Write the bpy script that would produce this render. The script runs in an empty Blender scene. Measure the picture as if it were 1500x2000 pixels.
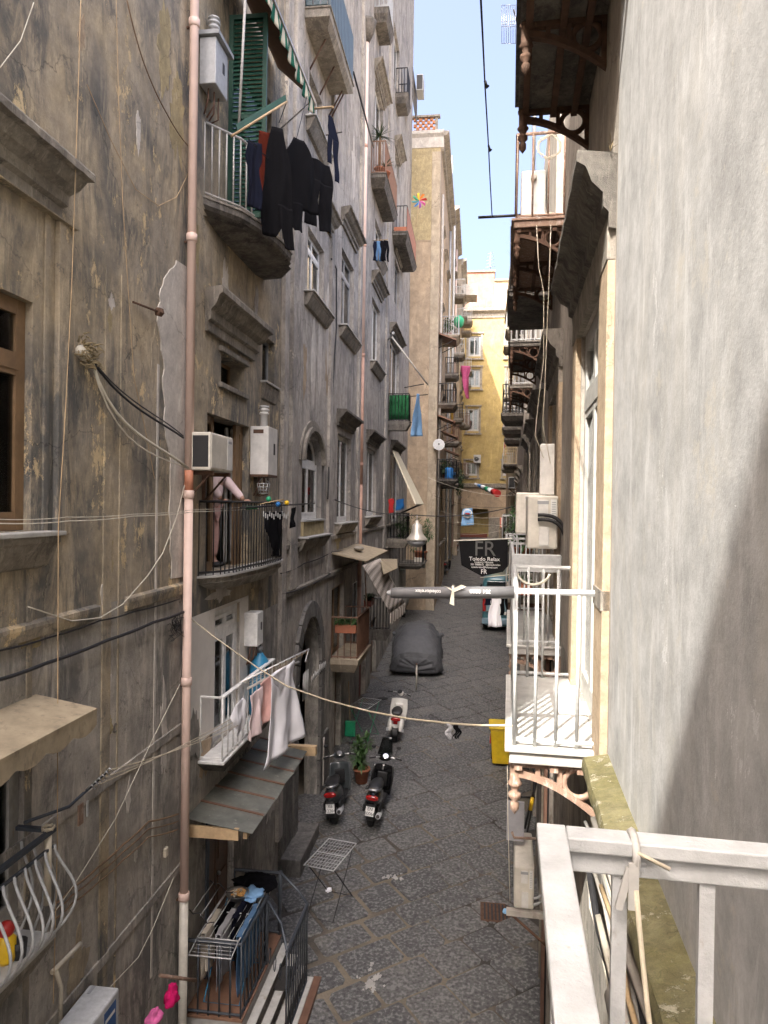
import bpy, bmesh, math, random
from mathutils import Vector as V, Matrix, noise as mnoise
random.seed(7)
R = math.radians
scn = bpy.context.scene
col = scn.collection
# ------------------------------------------------------------------ camera
FPX, CX, CY = 1400.0, 750.0, 1000.0            # focal length and centre in photo pixels (1500 x 2000)
def _basis():
    y = V((180, 10, -FPX)).normalized()         # the street's direction seen by the camera
    u = V((0.0155, 1.0, 0.0)); u = (u - y * u.dot(y)).normalized()
    x = y.cross(u)
    return Matrix((x, y, u))                    # camera -> world
BAS = _basis()
cam = bpy.data.objects.new('camera', bpy.data.cameras.new('camera')); col.objects.link(cam)
cam.data.sensor_fit = 'HORIZONTAL'; cam.data.sensor_width = 36; cam.data.lens = FPX / 1500 * 36
cam.data.clip_start = 0.05; cam.data.clip_end = 1500
cam.matrix_world = BAS.to_4x4()
scn.camera = cam
# ------------------------------------------------------------------ sky, sun, exposure
SUN_EL, SUN_H = R(50), V((0.42, 0.907, 0)).normalized()      # light travels away from the camera and to the right
w = bpy.data.worlds.new('World'); scn.world = w; w.use_nodes = True
nt = w.node_tree; bg = nt.nodes['Background']
sk = nt.nodes.new('ShaderNodeTexSky'); sk.sky_type = 'NISHITA'; sk.sun_disc = False
sk.sun_elevation = SUN_EL; sk.sun_rotation = math.atan2(-SUN_H.x, -SUN_H.y)
sk.air_density = .5; sk.dust_density = 10; sk.ozone_density = 1.0
hs = nt.nodes.new('ShaderNodeHueSaturation'); hs.inputs['Saturation'].default_value = 1.0
nt.links.new(sk.outputs[0], hs.inputs['Color']); nt.links.new(hs.outputs[0], bg.inputs[0]); bg.inputs[1].default_value = 0.15
sun = bpy.data.objects.new('sun', bpy.data.lights.new('sun', 'SUN')); col.objects.link(sun)
sun.data.energy = 2.0; sun.data.angle = R(0.5); sun.data.color = (1, .95, .87)
LD = V((SUN_H.x * math.cos(SUN_EL), SUN_H.y * math.cos(SUN_EL), -math.sin(SUN_EL)))
sun.rotation_euler = LD.to_track_quat('-Z', 'Y').to_euler()
scn.view_settings.view_transform = 'Standard'; scn.view_settings.look = 'None'
scn.view_settings.exposure = 2.6; scn.view_settings.gamma = 1
scn.render.engine = 'CYCLES'
scn.cycles.use_denoising = True; scn.cycles.max_bounces = 9; scn.cycles.diffuse_bounces = 7; scn.cycles.use_adaptive_sampling = True; scn.cycles.adaptive_threshold = .02
scn.cycles.caustics_reflective = False; scn.cycles.caustics_refractive = False
# ------------------------------------------------------------------ frames
XL = -3.45
def ray(px, py): return (BAS @ V((px - CX, CY - py, -FPX))).normalized()
class Fr:
    def __init__(s, O, U, N): s.O, s.U, s.N = V(O), V(U).normalized(), V(N).normalized()
    def p(s, u, v, w=0.0): return s.O + s.U * u + s.N * w + V((0, 0, v))
    def hit(s, px, py, w=0.0):
        d = ray(px, py); o = s.O + s.N * w; t = o.dot(s.N) / d.dot(s.N); q = d * t - s.O
        return q.dot(s.U), q.z                     # (u, v) on the plane w metres proud of the wall
    def off(s, o): return Fr(s.O + V(o), s.U, s.N)
FL = Fr((XL, 0, 0), (0, 1, 0), (1, 0, 0))
SL = 0.0443
FRR = Fr((0.61, 0, 0), (SL, 1, 0), (-1, SL, 0))
W0 = Fr((0, 0, 0), (1, 0, 0), (0, -1, 0))
GA, GB = -7.55, 0.065
def gz(y): return GA + GB * y
def onG(px, py, h=0.0):
    d = ray(px, py); t = (GA + h) / (d.z - GB * d.y); return d * t
def onX(px, py, x): d = ray(px, py); return d * (x / d.x)
def onY(px, py, y): d = ray(px, py); return d * (y / d.y)
# ------------------------------------------------------------------ mesh builder
class MB:
    def __init__(s): s.v, s.f, s.sm = [], [], []
    def add(s, vs, fs, smooth=False):
        n = len(s.v); s.v += [V(q) for q in vs]
        for f in fs: s.f.append([n + i for i in f]); s.sm.append(smooth)
        return s
    def box(s, F, u0, u1, v0, v1, w0, w1):
        P = [F.p(u, v, w) for w in (w0, w1) for v in (v0, v1) for u in (u0, u1)]
        return s.add(P, [(0, 2, 3, 1), (4, 5, 7, 6), (0, 1, 5, 4), (2, 6, 7, 3), (0, 4, 6, 2), (1, 3, 7, 5)])
    def bx(s, c, sz, rz=0.0, M=None):
        M = M or Matrix.Rotation(rz, 3, 'Z'); c = V(c)
        P = [c + M @ V((x * sz[0] / 2, y * sz[1] / 2, z * sz[2] / 2)) for z in (-1, 1) for y in (-1, 1) for x in (-1, 1)]
        return s.add(P, [(0, 2, 3, 1), (4, 5, 7, 6), (0, 1, 5, 4), (2, 6, 7, 3), (0, 4, 6, 2), (1, 3, 7, 5)])
    def tube(s, pts, r, n=6, closed=False, smooth=True):
        pts = [V(q) for q in pts]; m = len(pts); vs, fs = [], []
        ref = None
        for i, q in enumerate(pts):
            a = pts[i - 1] if (i or closed) else q; b = pts[(i + 1) % m] if (i < m - 1 or closed) else q
            d = (b - a); d = d.normalized() if d.length > 1e-9 else V((0, 0, 1))
            if ref is None: ref = V((0, 0, 1)) if abs(d.z) < .9 else V((1, 0, 0))
            e = d.cross(ref); e = e.normalized() if e.length > 1e-6 else d.orthogonal().normalized()
            g = e.cross(d).normalized(); ref = g
            rr = r[i] if isinstance(r, (list, tuple)) else r
            vs += [q + e * (rr * math.cos(2 * math.pi * k / n)) + g * (rr * math.sin(2 * math.pi * k / n)) for k in range(n)]
        for i in range(m if closed else m - 1):
            j = (i + 1) % m
            fs += [(i * n + k, i * n + (k + 1) % n, j * n + (k + 1) % n, j * n + k) for k in range(n)]
        k0 = len(s.f); s.add(vs, fs, smooth)
        if not closed:
            n0 = len(s.v) - len(vs)
            s.f.append([n0 + k for k in range(n)][::-1]); s.f.append([n0 + (m - 1) * n + k for k in range(n)]); s.sm += [False, False]
        return s
    def prof(s, F, pr, u0, u1, mit=0.0):           # closed profile [(w, v)] swept along u; mit pulls the ends back where w is small
        n = len(pr); wm = max(q[0] for q in pr)
        A = [F.p(u0 + mit * (wm - q[0]), q[1], q[0]) for q in pr]; B = [F.p(u1 - mit * (wm - q[0]), q[1], q[0]) for q in pr]
        return s.add(A + B, [(i, (i + 1) % n, n + (i + 1) % n, n + i) for i in range(n)] + [list(range(n))[::-1], list(range(n, 2 * n))])
    def worn(s, F, pr, u0, u1, mit=0.0, seg=.09, jit=.003, sd=0):    # the same sweep with an uneven, chipped surface
        n = len(pr); wm = max(q[0] for q in pr); k = max(2, int((u1 - u0) / seg)); rg = random.Random(int((u0 * 31 + pr[0][1] * 17) * 100) + sd); P = []
        for i in range(k + 1):
            chip = rg.random() < .10
            for w, v in pr:
                e0, e1 = u0 + mit * (wm - w), u1 - mit * (wm - w); u = e0 + (e1 - e0) * i / k; j = jit * (1 if w > wm * .3 else .3)
                P.append(F.p(u, v + rg.uniform(-j, j), max(0, w + rg.uniform(-j, j) - (.016 * rg.random() if chip and w > wm * .85 else 0))))
        return s.add(P, [(i * n + a, i * n + (a + 1) % n, (i + 1) * n + (a + 1) % n, (i + 1) * n + a) for i in range(k) for a in range(n)] + [list(range(n))[::-1], list(range(k * n, k * n + n))])
    def ext(s, F, out, w0, w1):                     # outline [(u, v)] in the wall plane, from w0 to w1
        n = len(out); A = [F.p(u, v, w0) for u, v in out]; B = [F.p(u, v, w1) for u, v in out]
        return s.add(A + B, [(i, (i + 1) % n, n + (i + 1) % n, n + i) for i in range(n)] + [list(range(n))[::-1], list(range(n, 2 * n))])
    def plan(s, F, out, v0, v1, sc=1.0):            # outline [(u, w)] seen from above, from v0 up to v1
        n = len(out); cu = sum(q[0] for q in out) / n
        A = [F.p(cu + (u - cu) * sc, v0, w * sc) for u, w in out]; B = [F.p(u, v1, w) for u, w in out]
        return s.add(A + B, [(i, (i + 1) % n, n + (i + 1) % n, n + i) for i in range(n)] + [list(range(n))[::-1], list(range(n, 2 * n))])
    def lathe(s, c, pr, n=12, axis=(0, 0, 1), smooth=True):
        c = V(c); a = V(axis).normalized(); e = a.orthogonal().normalized(); g = a.cross(e); m = len(pr); vs, fs = [], []
        for r, h in pr: vs += [c + a * h + e * (r * math.cos(2 * math.pi * k / n)) + g * (r * math.sin(2 * math.pi * k / n)) for k in range(n)]
        for i in range(m - 1): fs += [(i * n + k, i * n + (k + 1) % n, (i + 1) * n + (k + 1) % n, (i + 1) * n + k) for k in range(n)]
        s.add(vs, fs, smooth); n0 = len(s.v) - len(vs)
        s.f.append([n0 + k for k in range(n)][::-1]); s.f.append([n0 + (m - 1) * n + k for k in range(n)]); s.sm += [False, False]
        return s
    def grid(s, fn, nu, nv, smooth=True, wrap=False):
        vs = [fn(i / nu, j / nv) for j in range(nv + 1) for i in range(nu + (0 if wrap else 1))]
        k = nu if wrap else nu + 1
        return s.add(vs, [(j * k + i, j * k + (i + 1) % k, (j + 1) * k + (i + 1) % k, (j + 1) * k + i) for j in range(nv) for i in range(nu)], smooth)
    def ball(s, c, r, nu=12, nv=8, M=None):
        c = V(c); r = V(r) if hasattr(r, '__len__') else V((r, r, r))
        def fn(a, b):
            t = math.pi * b; q = V((r.x * math.sin(t) * math.cos(2 * math.pi * a), r.y * math.sin(t) * math.sin(2 * math.pi * a), r.z * math.cos(t)))
            return c + (M @ q if M else q)
        return s.grid(fn, nu, nv, True, True)
    def mesh(s, name, org=V((0, 0, 0))):
        me = bpy.data.meshes.new(name); me.from_pydata([q - org for q in s.v], [], s.f)
        me.polygons.foreach_set('use_smooth', s.sm); me.update()
        return me
    def build(s, name, m, parent=None, org=None, bevel=0, fix=True, solid=0, sub=0):
        o0 = ORG.get(parent.name, V((0, 0, 0))) if parent else V(org or (0, 0, 0))
        me = s.mesh(name, o0)
        if fix:
            b = bmesh.new(); b.from_mesh(me); bmesh.ops.recalc_face_normals(b, faces=b.faces[:]); b.to_mesh(me); b.free()
        me.materials.append(M[m] if isinstance(m, str) else m)
        o = bpy.data.objects.new(name, me); col.objects.link(o)
        if parent: o.parent = parent
        else: o.location = o0
        ORG[o.name] = o0
        if solid: k = o.modifiers.new('s', 'SOLIDIFY'); k.thickness = solid; k.offset = 0
        if sub: k = o.modifiers.new('u', 'SUBSURF'); k.levels = k.render_levels = sub
        if bevel: k = o.modifiers.new('b', 'BEVEL'); k.width = bevel; k.segments = 2; k.limit_method = 'ANGLE'; k.angle_limit = R(40)
        return o
ORG = {}
def tag(o, label, cat, group=None, kind=None):
    if label: o['label'] = label
    if cat: o['category'] = cat
    if group: o['group'] = group
    if kind: o['kind'] = kind
    return o
def thing(name, label, cat, loc=(0, 0, 0), group=None, local=False):
    o = bpy.data.objects.new(name, None); o.empty_display_size = .1; col.objects.link(o); o.location = loc
    ORG[o.name] = V((0, 0, 0)) if local else V(loc)
    return tag(o, label, cat, group)
def shared(name, me, parent, loc, rot=None, scale=None):     # another copy of a piece that shares its mesh; loc in the parent's frame
    o = bpy.data.objects.new(name, me); col.objects.link(o); o.parent = parent; o.location = V(loc) - ORG.get(parent.name, V((0, 0, 0)))
    if rot: o.rotation_euler = rot
    if scale: o.scale = scale
    return o
def copy_tree(o, parent=None):
    c = o.copy(); col.objects.link(c); c.parent = parent; ORG[c.name] = ORG.get(o.name, V((0, 0, 0)))
    for ch in o.children: copy_tree(ch, c)
    return c
def sag(a, b, d=0.1, n=14):
    a, b = V(a), V(b); return [a.lerp(b, i / n) - V((0, 0, d * 4 * (i / n) * (1 - i / n))) for i in range(n + 1)]
def wob(pts, k=.01):
    return [V(q) + V([random.uniform(-k, k) for _ in range(3)]) for q in pts]
def bez(a, b, c, d, n=10):
    a, b, c, d = V(a), V(b), V(c), V(d)
    return [a * (1 - t) ** 3 + b * 3 * t * (1 - t) ** 2 + c * 3 * t * t * (1 - t) + d * t ** 3 for t in [i / n for i in range(n + 1)]]
# ------------------------------------------------------------------ materials
M = {}
def nodes(name):
    m = bpy.data.materials.new(name); m.use_nodes = True; M[name] = m; n = m.node_tree
    return m, n, n.nodes['Principled BSDF'], (lambda t: n.nodes.new('ShaderNode' + t)), n.links.new
def tex(N, L, kind, co, scale, detail=4, rough=.6, vec=None):
    t = N(kind); t.inputs['Scale'].default_value = scale
    if kind == 'TexNoise': t.inputs['Detail'].default_value = detail; t.inputs['Roughness'].default_value = rough
    if vec:
        mp = N('Mapping'); mp.inputs['Scale'].default_value = vec; L(co, mp.inputs[0]); co = mp.outputs[0]
    L(co, t.inputs['Vector']); return t
def ramp(N, L, src, stops):
    r = N('ValToRGB'); L(src, r.inputs[0]); e = r.color_ramp.elements
    while len(e) < len(stops): e.new(.5)
    for k, (p, c) in zip(e, stops): k.position = p; k.color = (c, c, c, 1) if not hasattr(c, '__len__') else (*c, 1)
    return r.outputs[0]
def mix(N, L, f, a, b, mode='MIX'):
    x = N('MixRGB'); x.blend_type = mode
    for k, q in ((0, f), (1, a), (2, b)):
        if isinstance(q, (int, float)): x.inputs[k].default_value = q
        elif isinstance(q, tuple): x.inputs[k].default_value = (*q, 1)
        else: L(q, x.inputs[k])
    return x.outputs[0]
def bump(N, L, b, h, st=.4, d=.01):
    k = N('Bump'); k.inputs['Strength'].default_value = st; k.inputs['Distance'].default_value = d; L(h, k.inputs['Height']); L(k.outputs[0], b.inputs['Normal']); return k
def simple(name, c, rough=.6, metal=0.0, var=.18, sc=6.0, dirt=None, bp=.15, coat=0, bd=.004):
    m, n, b, N, L = nodes(name); co = N('TexCoord').outputs['Object']
    t = tex(N, L, 'TexNoise', co, sc, 6, .65)
    lo = tuple(max(0, q * (1 - var)) for q in c); hi = tuple(min(1, q * (1 + var)) for q in c)
    cc = ramp(N, L, t.outputs[0], [(.3, lo), (.7, hi)])
    if dirt:
        t2 = tex(N, L, 'TexNoise', co, sc * 1.7, 8, .7, (1, 1, .45)); f = ramp(N, L, t2.outputs[0], [(dirt[1], 0), (dirt[1] + .16, 1)])
        cc = mix(N, L, f, cc, dirt[0])
    L(cc, b.inputs['Base Color']); b.inputs['Roughness'].default_value = rough; b.inputs['Metallic'].default_value = metal
    if coat: b.inputs['Coat Weight'].default_value = coat
    if bp: bump(N, L, b, tex(N, L, 'TexNoise', co, sc * 7, 5, .7).outputs[0], bp, bd)
    return m
def plaster(name, base, alt, dark, peel, st=.5, dk=.55, pl=.63, sc=1.0, rough=.9, bd=.02, grain=.35, cr=.8):
    """aged render: two tones in soft patches, long run-down stains, flaked spots and fine grain"""
    m, n, b, N, L = nodes(name); co = N('TexCoord').outputs['Object']
    base, alt, peel = (tuple(min(.85, q * 1.3) for q in k) for k in (base, alt, peel)); dark = tuple(q * 1.5 for q in dark)
    t1 = tex(N, L, 'TexNoise', co, .7 * sc, 8, .66); c = mix(N, L, ramp(N, L, t1.outputs[0], [(.40, 0), (.60, 1)]), base, alt)
    t5 = tex(N, L, 'TexNoise', co, 3.2 * sc, 8, .78); c = mix(N, L, .9, c, ramp(N, L, t5.outputs[0], [(.34, .58), (.64, 1.0)]), 'MULTIPLY')
    t2 = tex(N, L, 'TexNoise', co, 1.7 * sc, 8, .74, (1, 1, .28)); t2.inputs['Distortion'].default_value = .7; t2b = tex(N, L, 'TexNoise', co, .55 * sc, 5, .68)
    s1 = ramp(N, L, t2.outputs[0], [(dk - .06, 0), (dk + .06, 1)]); s2 = ramp(N, L, t2b.outputs[0], [(.38, .1), (.58, 1)])
    sf = mix(N, L, 1.0, s1, s2, 'MULTIPLY'); sf = mix(N, L, 1.0, sf, (st, st, st), 'MULTIPLY'); c = mix(N, L, sf, c, dark)
    t6 = tex(N, L, 'TexNoise', co, 5 * sc, 7, .76, (1, 1, .22)); t6.inputs['Distortion'].default_value = .6
    c = mix(N, L, ramp(N, L, t6.outputs[0], [(.53, 0), (.66, .5)]), c, tuple(min(.9, q * 1.3) for q in base))
    t3 = tex(N, L, 'TexNoise', co, 1.5 * sc, 9, .78, (1, 1, .6)); pf = ramp(N, L, t3.outputs[0], [(pl, 0), (pl + .02, 1)]); c = mix(N, L, pf, c, peel)
    t7 = tex(N, L, 'TexNoise', co, 2.4 * sc, 8, .82); c = mix(N, L, ramp(N, L, t7.outputs[0], [(.58, 0), (.62, .6)]), c, dark)
    vo = N('TexVoronoi'); vo.feature = 'DISTANCE_TO_EDGE'; vo.inputs['Scale'].default_value = .8 * sc; dv = mix(N, L, .25, co, tex(N, L, 'TexNoise', co, 2.5, 4, .7).outputs['Color']); L(dv, vo.inputs['Vector'])
    ck = ramp(N, L, vo.outputs[0], [(.0, 1), (.006, 0)]); c = mix(N, L, mix(N, L, 1.0, mix(N, L, 1.0, ck, s2, 'MULTIPLY'), (cr, cr, cr), 'MULTIPLY'), c, tuple(q * .5 for q in dark))
    t4 = tex(N, L, 'TexNoise', co, 45 * sc, 3, .75); c = mix(N, L, grain, c, ramp(N, L, t4.outputs[0], [(.3, .6), (.7, 1.0)]), 'MULTIPLY')
    L(c, b.inputs['Base Color']); b.inputs['Roughness'].default_value = rough; b.inputs['Specular IOR Level'].default_value = .2
    h = mix(N, L, .5, t5.outputs[0], t4.outputs[0]); h = mix(N, L, .5, h, pf, 'SUBTRACT'); bump(N, L, b, h, .7, bd)
    return m
def glass(name, tint=(.75, .8, .8)):
    m, n, b, N, L = nodes(name); n.nodes.remove(b); o = n.nodes['Material Output']
    tr = N('BsdfTransparent'); tr.inputs[0].default_value = (*tint, 1); g = N('BsdfGlossy'); g.inputs['Roughness'].default_value = .03
    fr = N('Fresnel'); fr.inputs[0].default_value = 1.7; x = N('MixShader'); L(fr.outputs[0], x.inputs[0]); L(tr.outputs[0], x.inputs[1]); L(g.outputs[0], x.inputs[2]); L(x.outputs[0], o.inputs[0])
def fabric(name, c, var=.12, stripes=None, rough=.95, sheen=.0):
    m, n, b, N, L = nodes(name); co = N('TexCoord').outputs['Object']
    t = tex(N, L, 'TexNoise', co, 9, 6, .6); cc = ramp(N, L, t.outputs[0], [(.3, tuple(q * (1 - var) for q in c)), (.7, tuple(min(1, q * (1 + var)) for q in c))])
    if stripes:
        c2, ax, fq, th = stripes; sp = N('SeparateXYZ'); L(co, sp.inputs[0]); k = N('Math'); k.operation = 'MULTIPLY'; k.inputs[1].default_value = fq; L(sp.outputs[ax], k.inputs[0])
        f = N('Math'); f.operation = 'FRACT'; L(k.outputs[0], f.inputs[0]); g = N('Math'); g.operation = 'GREATER_THAN'; g.inputs[1].default_value = th; L(f.outputs[0], g.inputs[0]); cc = mix(N, L, g.outputs[0], cc, c2)
    L(cc, b.inputs['Base Color']); b.inputs['Roughness'].default_value = rough; b.inputs['Sheen Weight'].default_value = sheen; b.inputs['Specular IOR Level'].default_value = .12
    bump(N, L, b, tex(N, L, 'TexNoise', co, 180, 3, .6).outputs[0], .2, .002)
plaster('plaster_ochre', (.46, .38, .26), (.36, .315, .25), (.088, .088, .084), (.55, .44, .27), .95, .485, .585, 1.2)
plaster('plaster_grey', (.47, .435, .385), (.36, .33, .295), (.13, .125, .12), (.48, .43, .36), .8, .50, .6, 1.1)
plaster('plaster_low', (.47, .43, .37), (.37, .345, .305), (.115, .113, .108), (.50, .42, .30), .9, .485, .66, 1.3)
plaster('plaster_pale', (.58, .54, .485), (.51, .475, .43), (.32, .30, .265), (.62, .58, .52), .45, .6, .72, 1.0, bd=.006)
plaster('plaster_brown', (.42, .325, .225), (.35, .275, .195), (.20, .165, .13), (.46, .38, .26), .5, .56, .66, .7)
plaster('tufa', (.43, .35, .20), (.36, .30, .18), (.2, .17, .11), (.47, .40, .26), .4, .6, .6, 2.2, bd=.04)
plaster('plaster_yellow', (.385, .295, .125), (.36, .28, .125), (.24, .19, .11), (.40, .34, .2), .35, .6, .72, .5)
plaster('plaster_pink', (.27, .145, .115), (.255, .14, .115), (.28, .2, .17), (.42, .31, .26), .3, .6, .72, .5)
plaster('plaster_cream', (.43, .36, .265), (.37, .315, .24), (.2, .17, .14), (.47, .42, .34), .5, .56, .68, .8)
plaster('plaster_right', (.41, .412, .41), (.375, .378, .376), (.34, .325, .29), (.44, .442, .44), .35, .56, .62, 1.3, bd=.0035, grain=.06, cr=0)
plaster('plaster_rbrown', (.42, .38, .33), (.36, .32, .28), (.18, .17, .15), (.40, .36, .31), .6, .54, .68, 1.0)  # browner render of the right fronts, past the newly rendered near wall
plaster('stone', (.34, .31, .26), (.26, .235, .20), (.11, .10, .09), (.35, .32, .27), .8, .5, .64, 3.0)
plaster('stone_dark', (.21, .19, .165), (.15, .14, .125), (.045, .042, .04), (.24, .22, .19), .8, .5, .66, 3.0)
plaster('piperno', (.20, .19, .175), (.15, .145, .135), (.06, .058, .055), (.25, .235, .21), .7, .5, .66, 2.5)
plaster('jamb_orange', (.42, .325, .225), (.385, .305, .22), (.26, .19, .13), (.42, .34, .25), .4, .6, .68, 4.0)
plaster('moss_ledge', (.15, .135, .062), (.20, .18, .10), (.07, .065, .035), (.30, .28, .21), .6, .50, .585, 5.0, bd=.035, grain=.7)
simple('marble', (.44, .435, .41), .55, dirt=((.30, .27, .22), .56))
simple('white_paint', (.44, .45, .45), .42, dirt=((.27, .19, .13), .66), sc=16, bp=.45)
simple('white_worn', (.42, .41, .385), .5, dirt=((.42, .33, .22), .58), sc=12)
simple('render_white', (.72, .685, .63), .9, var=.1, sc=2.5, dirt=((.50, .46, .40), .60), bp=.3)
simple('white_shade_lift', (.76, .76, .74), .4, dirt=((.55, .50, .42), .64), sc=11)  # white paint brightened for the left fronts, to offset the shade there
simple('cream_metal', (.60, .57, .50), .4, dirt=((.40, .35, .27), .62))
simple('enamel', (.66, .65, .62), .35, dirt=((.42, .36, .28), .66))
simple('grey_plastic', (.33, .34, .35), .5)
simple('black_iron', (.018, .018, .019), .5, .3, dirt=((.09, .06, .04), .62))
simple('blue_iron', (.06, .07, .085), .45, .2, dirt=((.12, .10, .09), .64))
simple('rust', (.10, .055, .035), .85, .1, .35, 14, dirt=((.20, .115, .065), .58))
simple('rust_pink', (.27, .175, .125), .75, .05, .25, 14, dirt=((.50, .42, .36), .52))
simple('brown_iron', (.16, .085, .055), .6, .1, .2)
simple('wood_brown', (.20, .125, .065), .55, var=.25, sc=5)
simple('wood_door', (.13, .068, .036), .5, var=.3, sc=4)
simple('wood_pale', (.46, .33, .19), .65, var=.25, sc=7)
simple('wood_white', (.43, .425, .40), .5, dirt=((.36, .30, .22), .60), sc=10)
simple('green_shutter', (.006, .048, .029), .5, var=.2)
simple('pipe_pink', (.74, .56, .48), .5, var=.08, sc=3, dirt=((.55, .44, .38), .62))
simple('pipe_terra', (.46, .19, .11), .6, var=.15, dirt=((.50, .34, .26), .6))
simple('pipe_copper', (.45, .27, .20), .55, var=.2, sc=3, dirt=((.36, .26, .22), .58))
simple('pipe_grey', (.40, .37, .33), .6, dirt=((.22, .19, .16), .55))
simple('pvc_cream', (.62, .56, .44), .5)
simple('cable_white', (.62, .58, .48), .6)
simple('cable_black', (.02, .02, .022), .6)
simple('rope', (.50, .44, .33), .9, var=.2, sc=40)
simple('tin_sheet', (.15, .155, .135), .55, .25, .3, 5, dirt=((.42, .40, .35), .60))
simple('tin_tan', (.34, .28, .19), .75, 0, .25, 5, dirt=((.19, .155, .11), .53), bp=.4)
simple('panel_bluegrey', (.07, .105, .12), .5, var=.2)
simple('panel_orange', (.34, .12, .06), .6)
simple('panel_brown', (.22, .12, .075), .6)
simple('panel_cream', (.50, .40, .25), .6)
simple('steel', (.45, .45, .45), .3, .9, .1)
simple('chrome', (.72, .72, .72), .12, 1.0, .05, bp=0)
simple('lamp_metal', (.50, .47, .42), .4, .4, .15, dirt=((.35, .27, .2), .6))
simple('tyre', (.012, .012, .012), .8)
simple('black_paint', (.008, .008, .009), .2, coat=.6, bp=0, var=.1)
simple('slate_paint', (.05, .058, .062), .3, coat=.5, bp=0, var=.1)
simple('cream_paint', (.70, .69, .65), .25, coat=.6, bp=0, var=.05)
simple('teal_paint', (.05, .16, .19), .3, coat=.6, bp=0, var=.08)
simple('bumper_blue', (.16, .25, .31), .45, bp=0, var=.1)
simple('black_plastic', (.02, .02, .021), .55, bp=.1)
simple('seat_vinyl', (.022, .022, .023), .45)
simple('red_lens', (.30, .012, .012), .15, coat=.5, bp=0, var=.1)
simple('plate_white', (.70, .70, .68), .4, bp=0, var=.05)
simple('ink', (.02, .022, .03), .6, bp=0)
simple('ink_blue', (.03, .09, .25), .6, bp=0)
simple('plate_amber', (.65, .33, .10), .5, bp=0)
simple('silver_ink', (.075, .075, .073), .5, bp=0)
simple('white_ink', (.72, .72, .70), .6, bp=0, var=.05)
simple('yellow_bin', (.62, .44, .02), .4, dirt=((.38, .26, .03), .66))
simple('terracotta', (.36, .13, .07), .8)
simple('gas_blue', (.03, .20, .36), .35)
simple('dark_room', (.012, .012, .013), .9)
simple('curtain', (.58, .57, .54), .9)
simple('door_red', (.17, .045, .028), .6)
simple('brick', (.48, .21, .10), .85, var=.2, sc=20)
simple('leaf', (.045, .10, .025), .6, var=.35, sc=14)
simple('leaf_dark', (.03, .065, .02), .6, var=.35, sc=14)
simple('leaf_dry', (.28, .22, .12), .8, var=.3)
simple('soil', (.05, .035, .025), .9)
simple('food', (.55, .30, .10), .6, var=.5, sc=60)
simple('skin', (.50, .30, .22), .5, var=.08)
simple('hair', (.03, .02, .015), .6)
simple('plastic_green', (.02, .30, .14), .4, bp=0)
simple('plastic_blue', (.02, .16, .45), .4, bp=0)
simple('plastic_yellow', (.75, .48, .02), .4, bp=0)
simple('plastic_red', (.45, .03, .025), .4, bp=0)
simple('plastic_teal', (.03, .25, .28), .4, bp=0)
simple('plastic_violet', (.30, .06, .36), .4, bp=0)
simple('plastic_orange', (.72, .22, .03), .4, bp=0)
simple('cement', (.38, .37, .35), .95, var=.2, sc=8, bp=.5, bd=.01)
glass('glass'); glass('glass_dark', (.35, .38, .38))
fabric('cloth_black', (.0045, .0045, .006)); fabric('cloth_navy', (.008, .010, .022)); fabric('cloth_rust', (.12, .022, .013))
fabric('cloth_denim', (.10, .19, .33), .25); fabric('cloth_white', (.86, .86, .90), .03); fabric('cloth_pink', (.66, .42, .38), .12); fabric('cloth_palepink', (.78, .63, .63), .05)
fabric('cloth_grey', (.33, .33, .35)); fabric('cloth_cream', (.55, .50, .42)); fabric('cloth_magenta', (.58, .015, .13)); fabric('cloth_hotpink', (.72, .16, .38)); fabric('cloth_blue', (.13, .27, .46), .15, ((.24, .38, .55), 2, 22, .6))
fabric('cloth_lightblue', (.25, .45, .72)); fabric('cloth_yellow', (.66, .45, .12)); fabric('cloth_red', (.42, .03, .03)); fabric('pattern_white', (.70, .69, .72), .3)
fabric('awning_green', (.02, .12, .075), .1, ((.62, .56, .42), 1, 5.2, .5)); fabric('awning_cream', (.60, .55, .42), .1); fabric('awning_pleat', (.52, .47, .42), .1, ((.17, .15, .13), 1, 5.5, .5))
fabric('awning_red', (.60, .16, .12), .1, ((.70, .62, .56), 0, 5, .5)); fabric('awning_inner', (.22, .15, .11), .1)
fabric('car_cover', (.085, .088, .095), .15, None, .45, .0); fabric('black_banner', (.006, .006, .007), .1, None, .5, 0); fabric('grey_banner', (.115, .115, .12), .1, None, .35, 0); fabric('mesh_green', (.02, .10, .04), .4)
fabric('mat_dark', (.045, .042, .04), .3)
def basalt():
    m, n, b, N, L = nodes('basalt'); co = N('TexCoord').outputs['Object']; ob = N('ObjectInfo')
    t = tex(N, L, 'TexNoise', co, 20, 3, .55, (1, 1.0, 1)); t2 = tex(N, L, 'TexNoise', co, 1.6, 6, .6); t3 = tex(N, L, 'TexNoise', co, 90, 2, .5)
    base = ramp(N, L, ob.outputs['Random'], [(0, (.082, .083, .084)), (.5, (.102, .102, .101)), (1, (.128, .126, .122))])
    base = mix(N, L, .5, base, ramp(N, L, t2.outputs[0], [(.3, .7), (.7, 1.0)]), 'MULTIPLY')
    fl = ramp(N, L, t.outputs[0], [(.53, 0), (.60, .8)]); c = mix(N, L, fl, base, (.205, .205, .20))
    pit = ramp(N, L, t.outputs[0], [(.36, .9), (.46, 0)]); c = mix(N, L, pit, c, (.045, .045, .046))
    dust = ramp(N, L, t2.outputs[0], [(.58, 0), (.76, .45)]); c = mix(N, L, dust, c, (.24, .22, .185))
    L(c, b.inputs['Base Color']); b.inputs['Roughness'].default_value = .62
    bump(N, L, b, mix(N, L, .3, t.outputs[0], t3.outputs[0]), .8, .018)
basalt()
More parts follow.
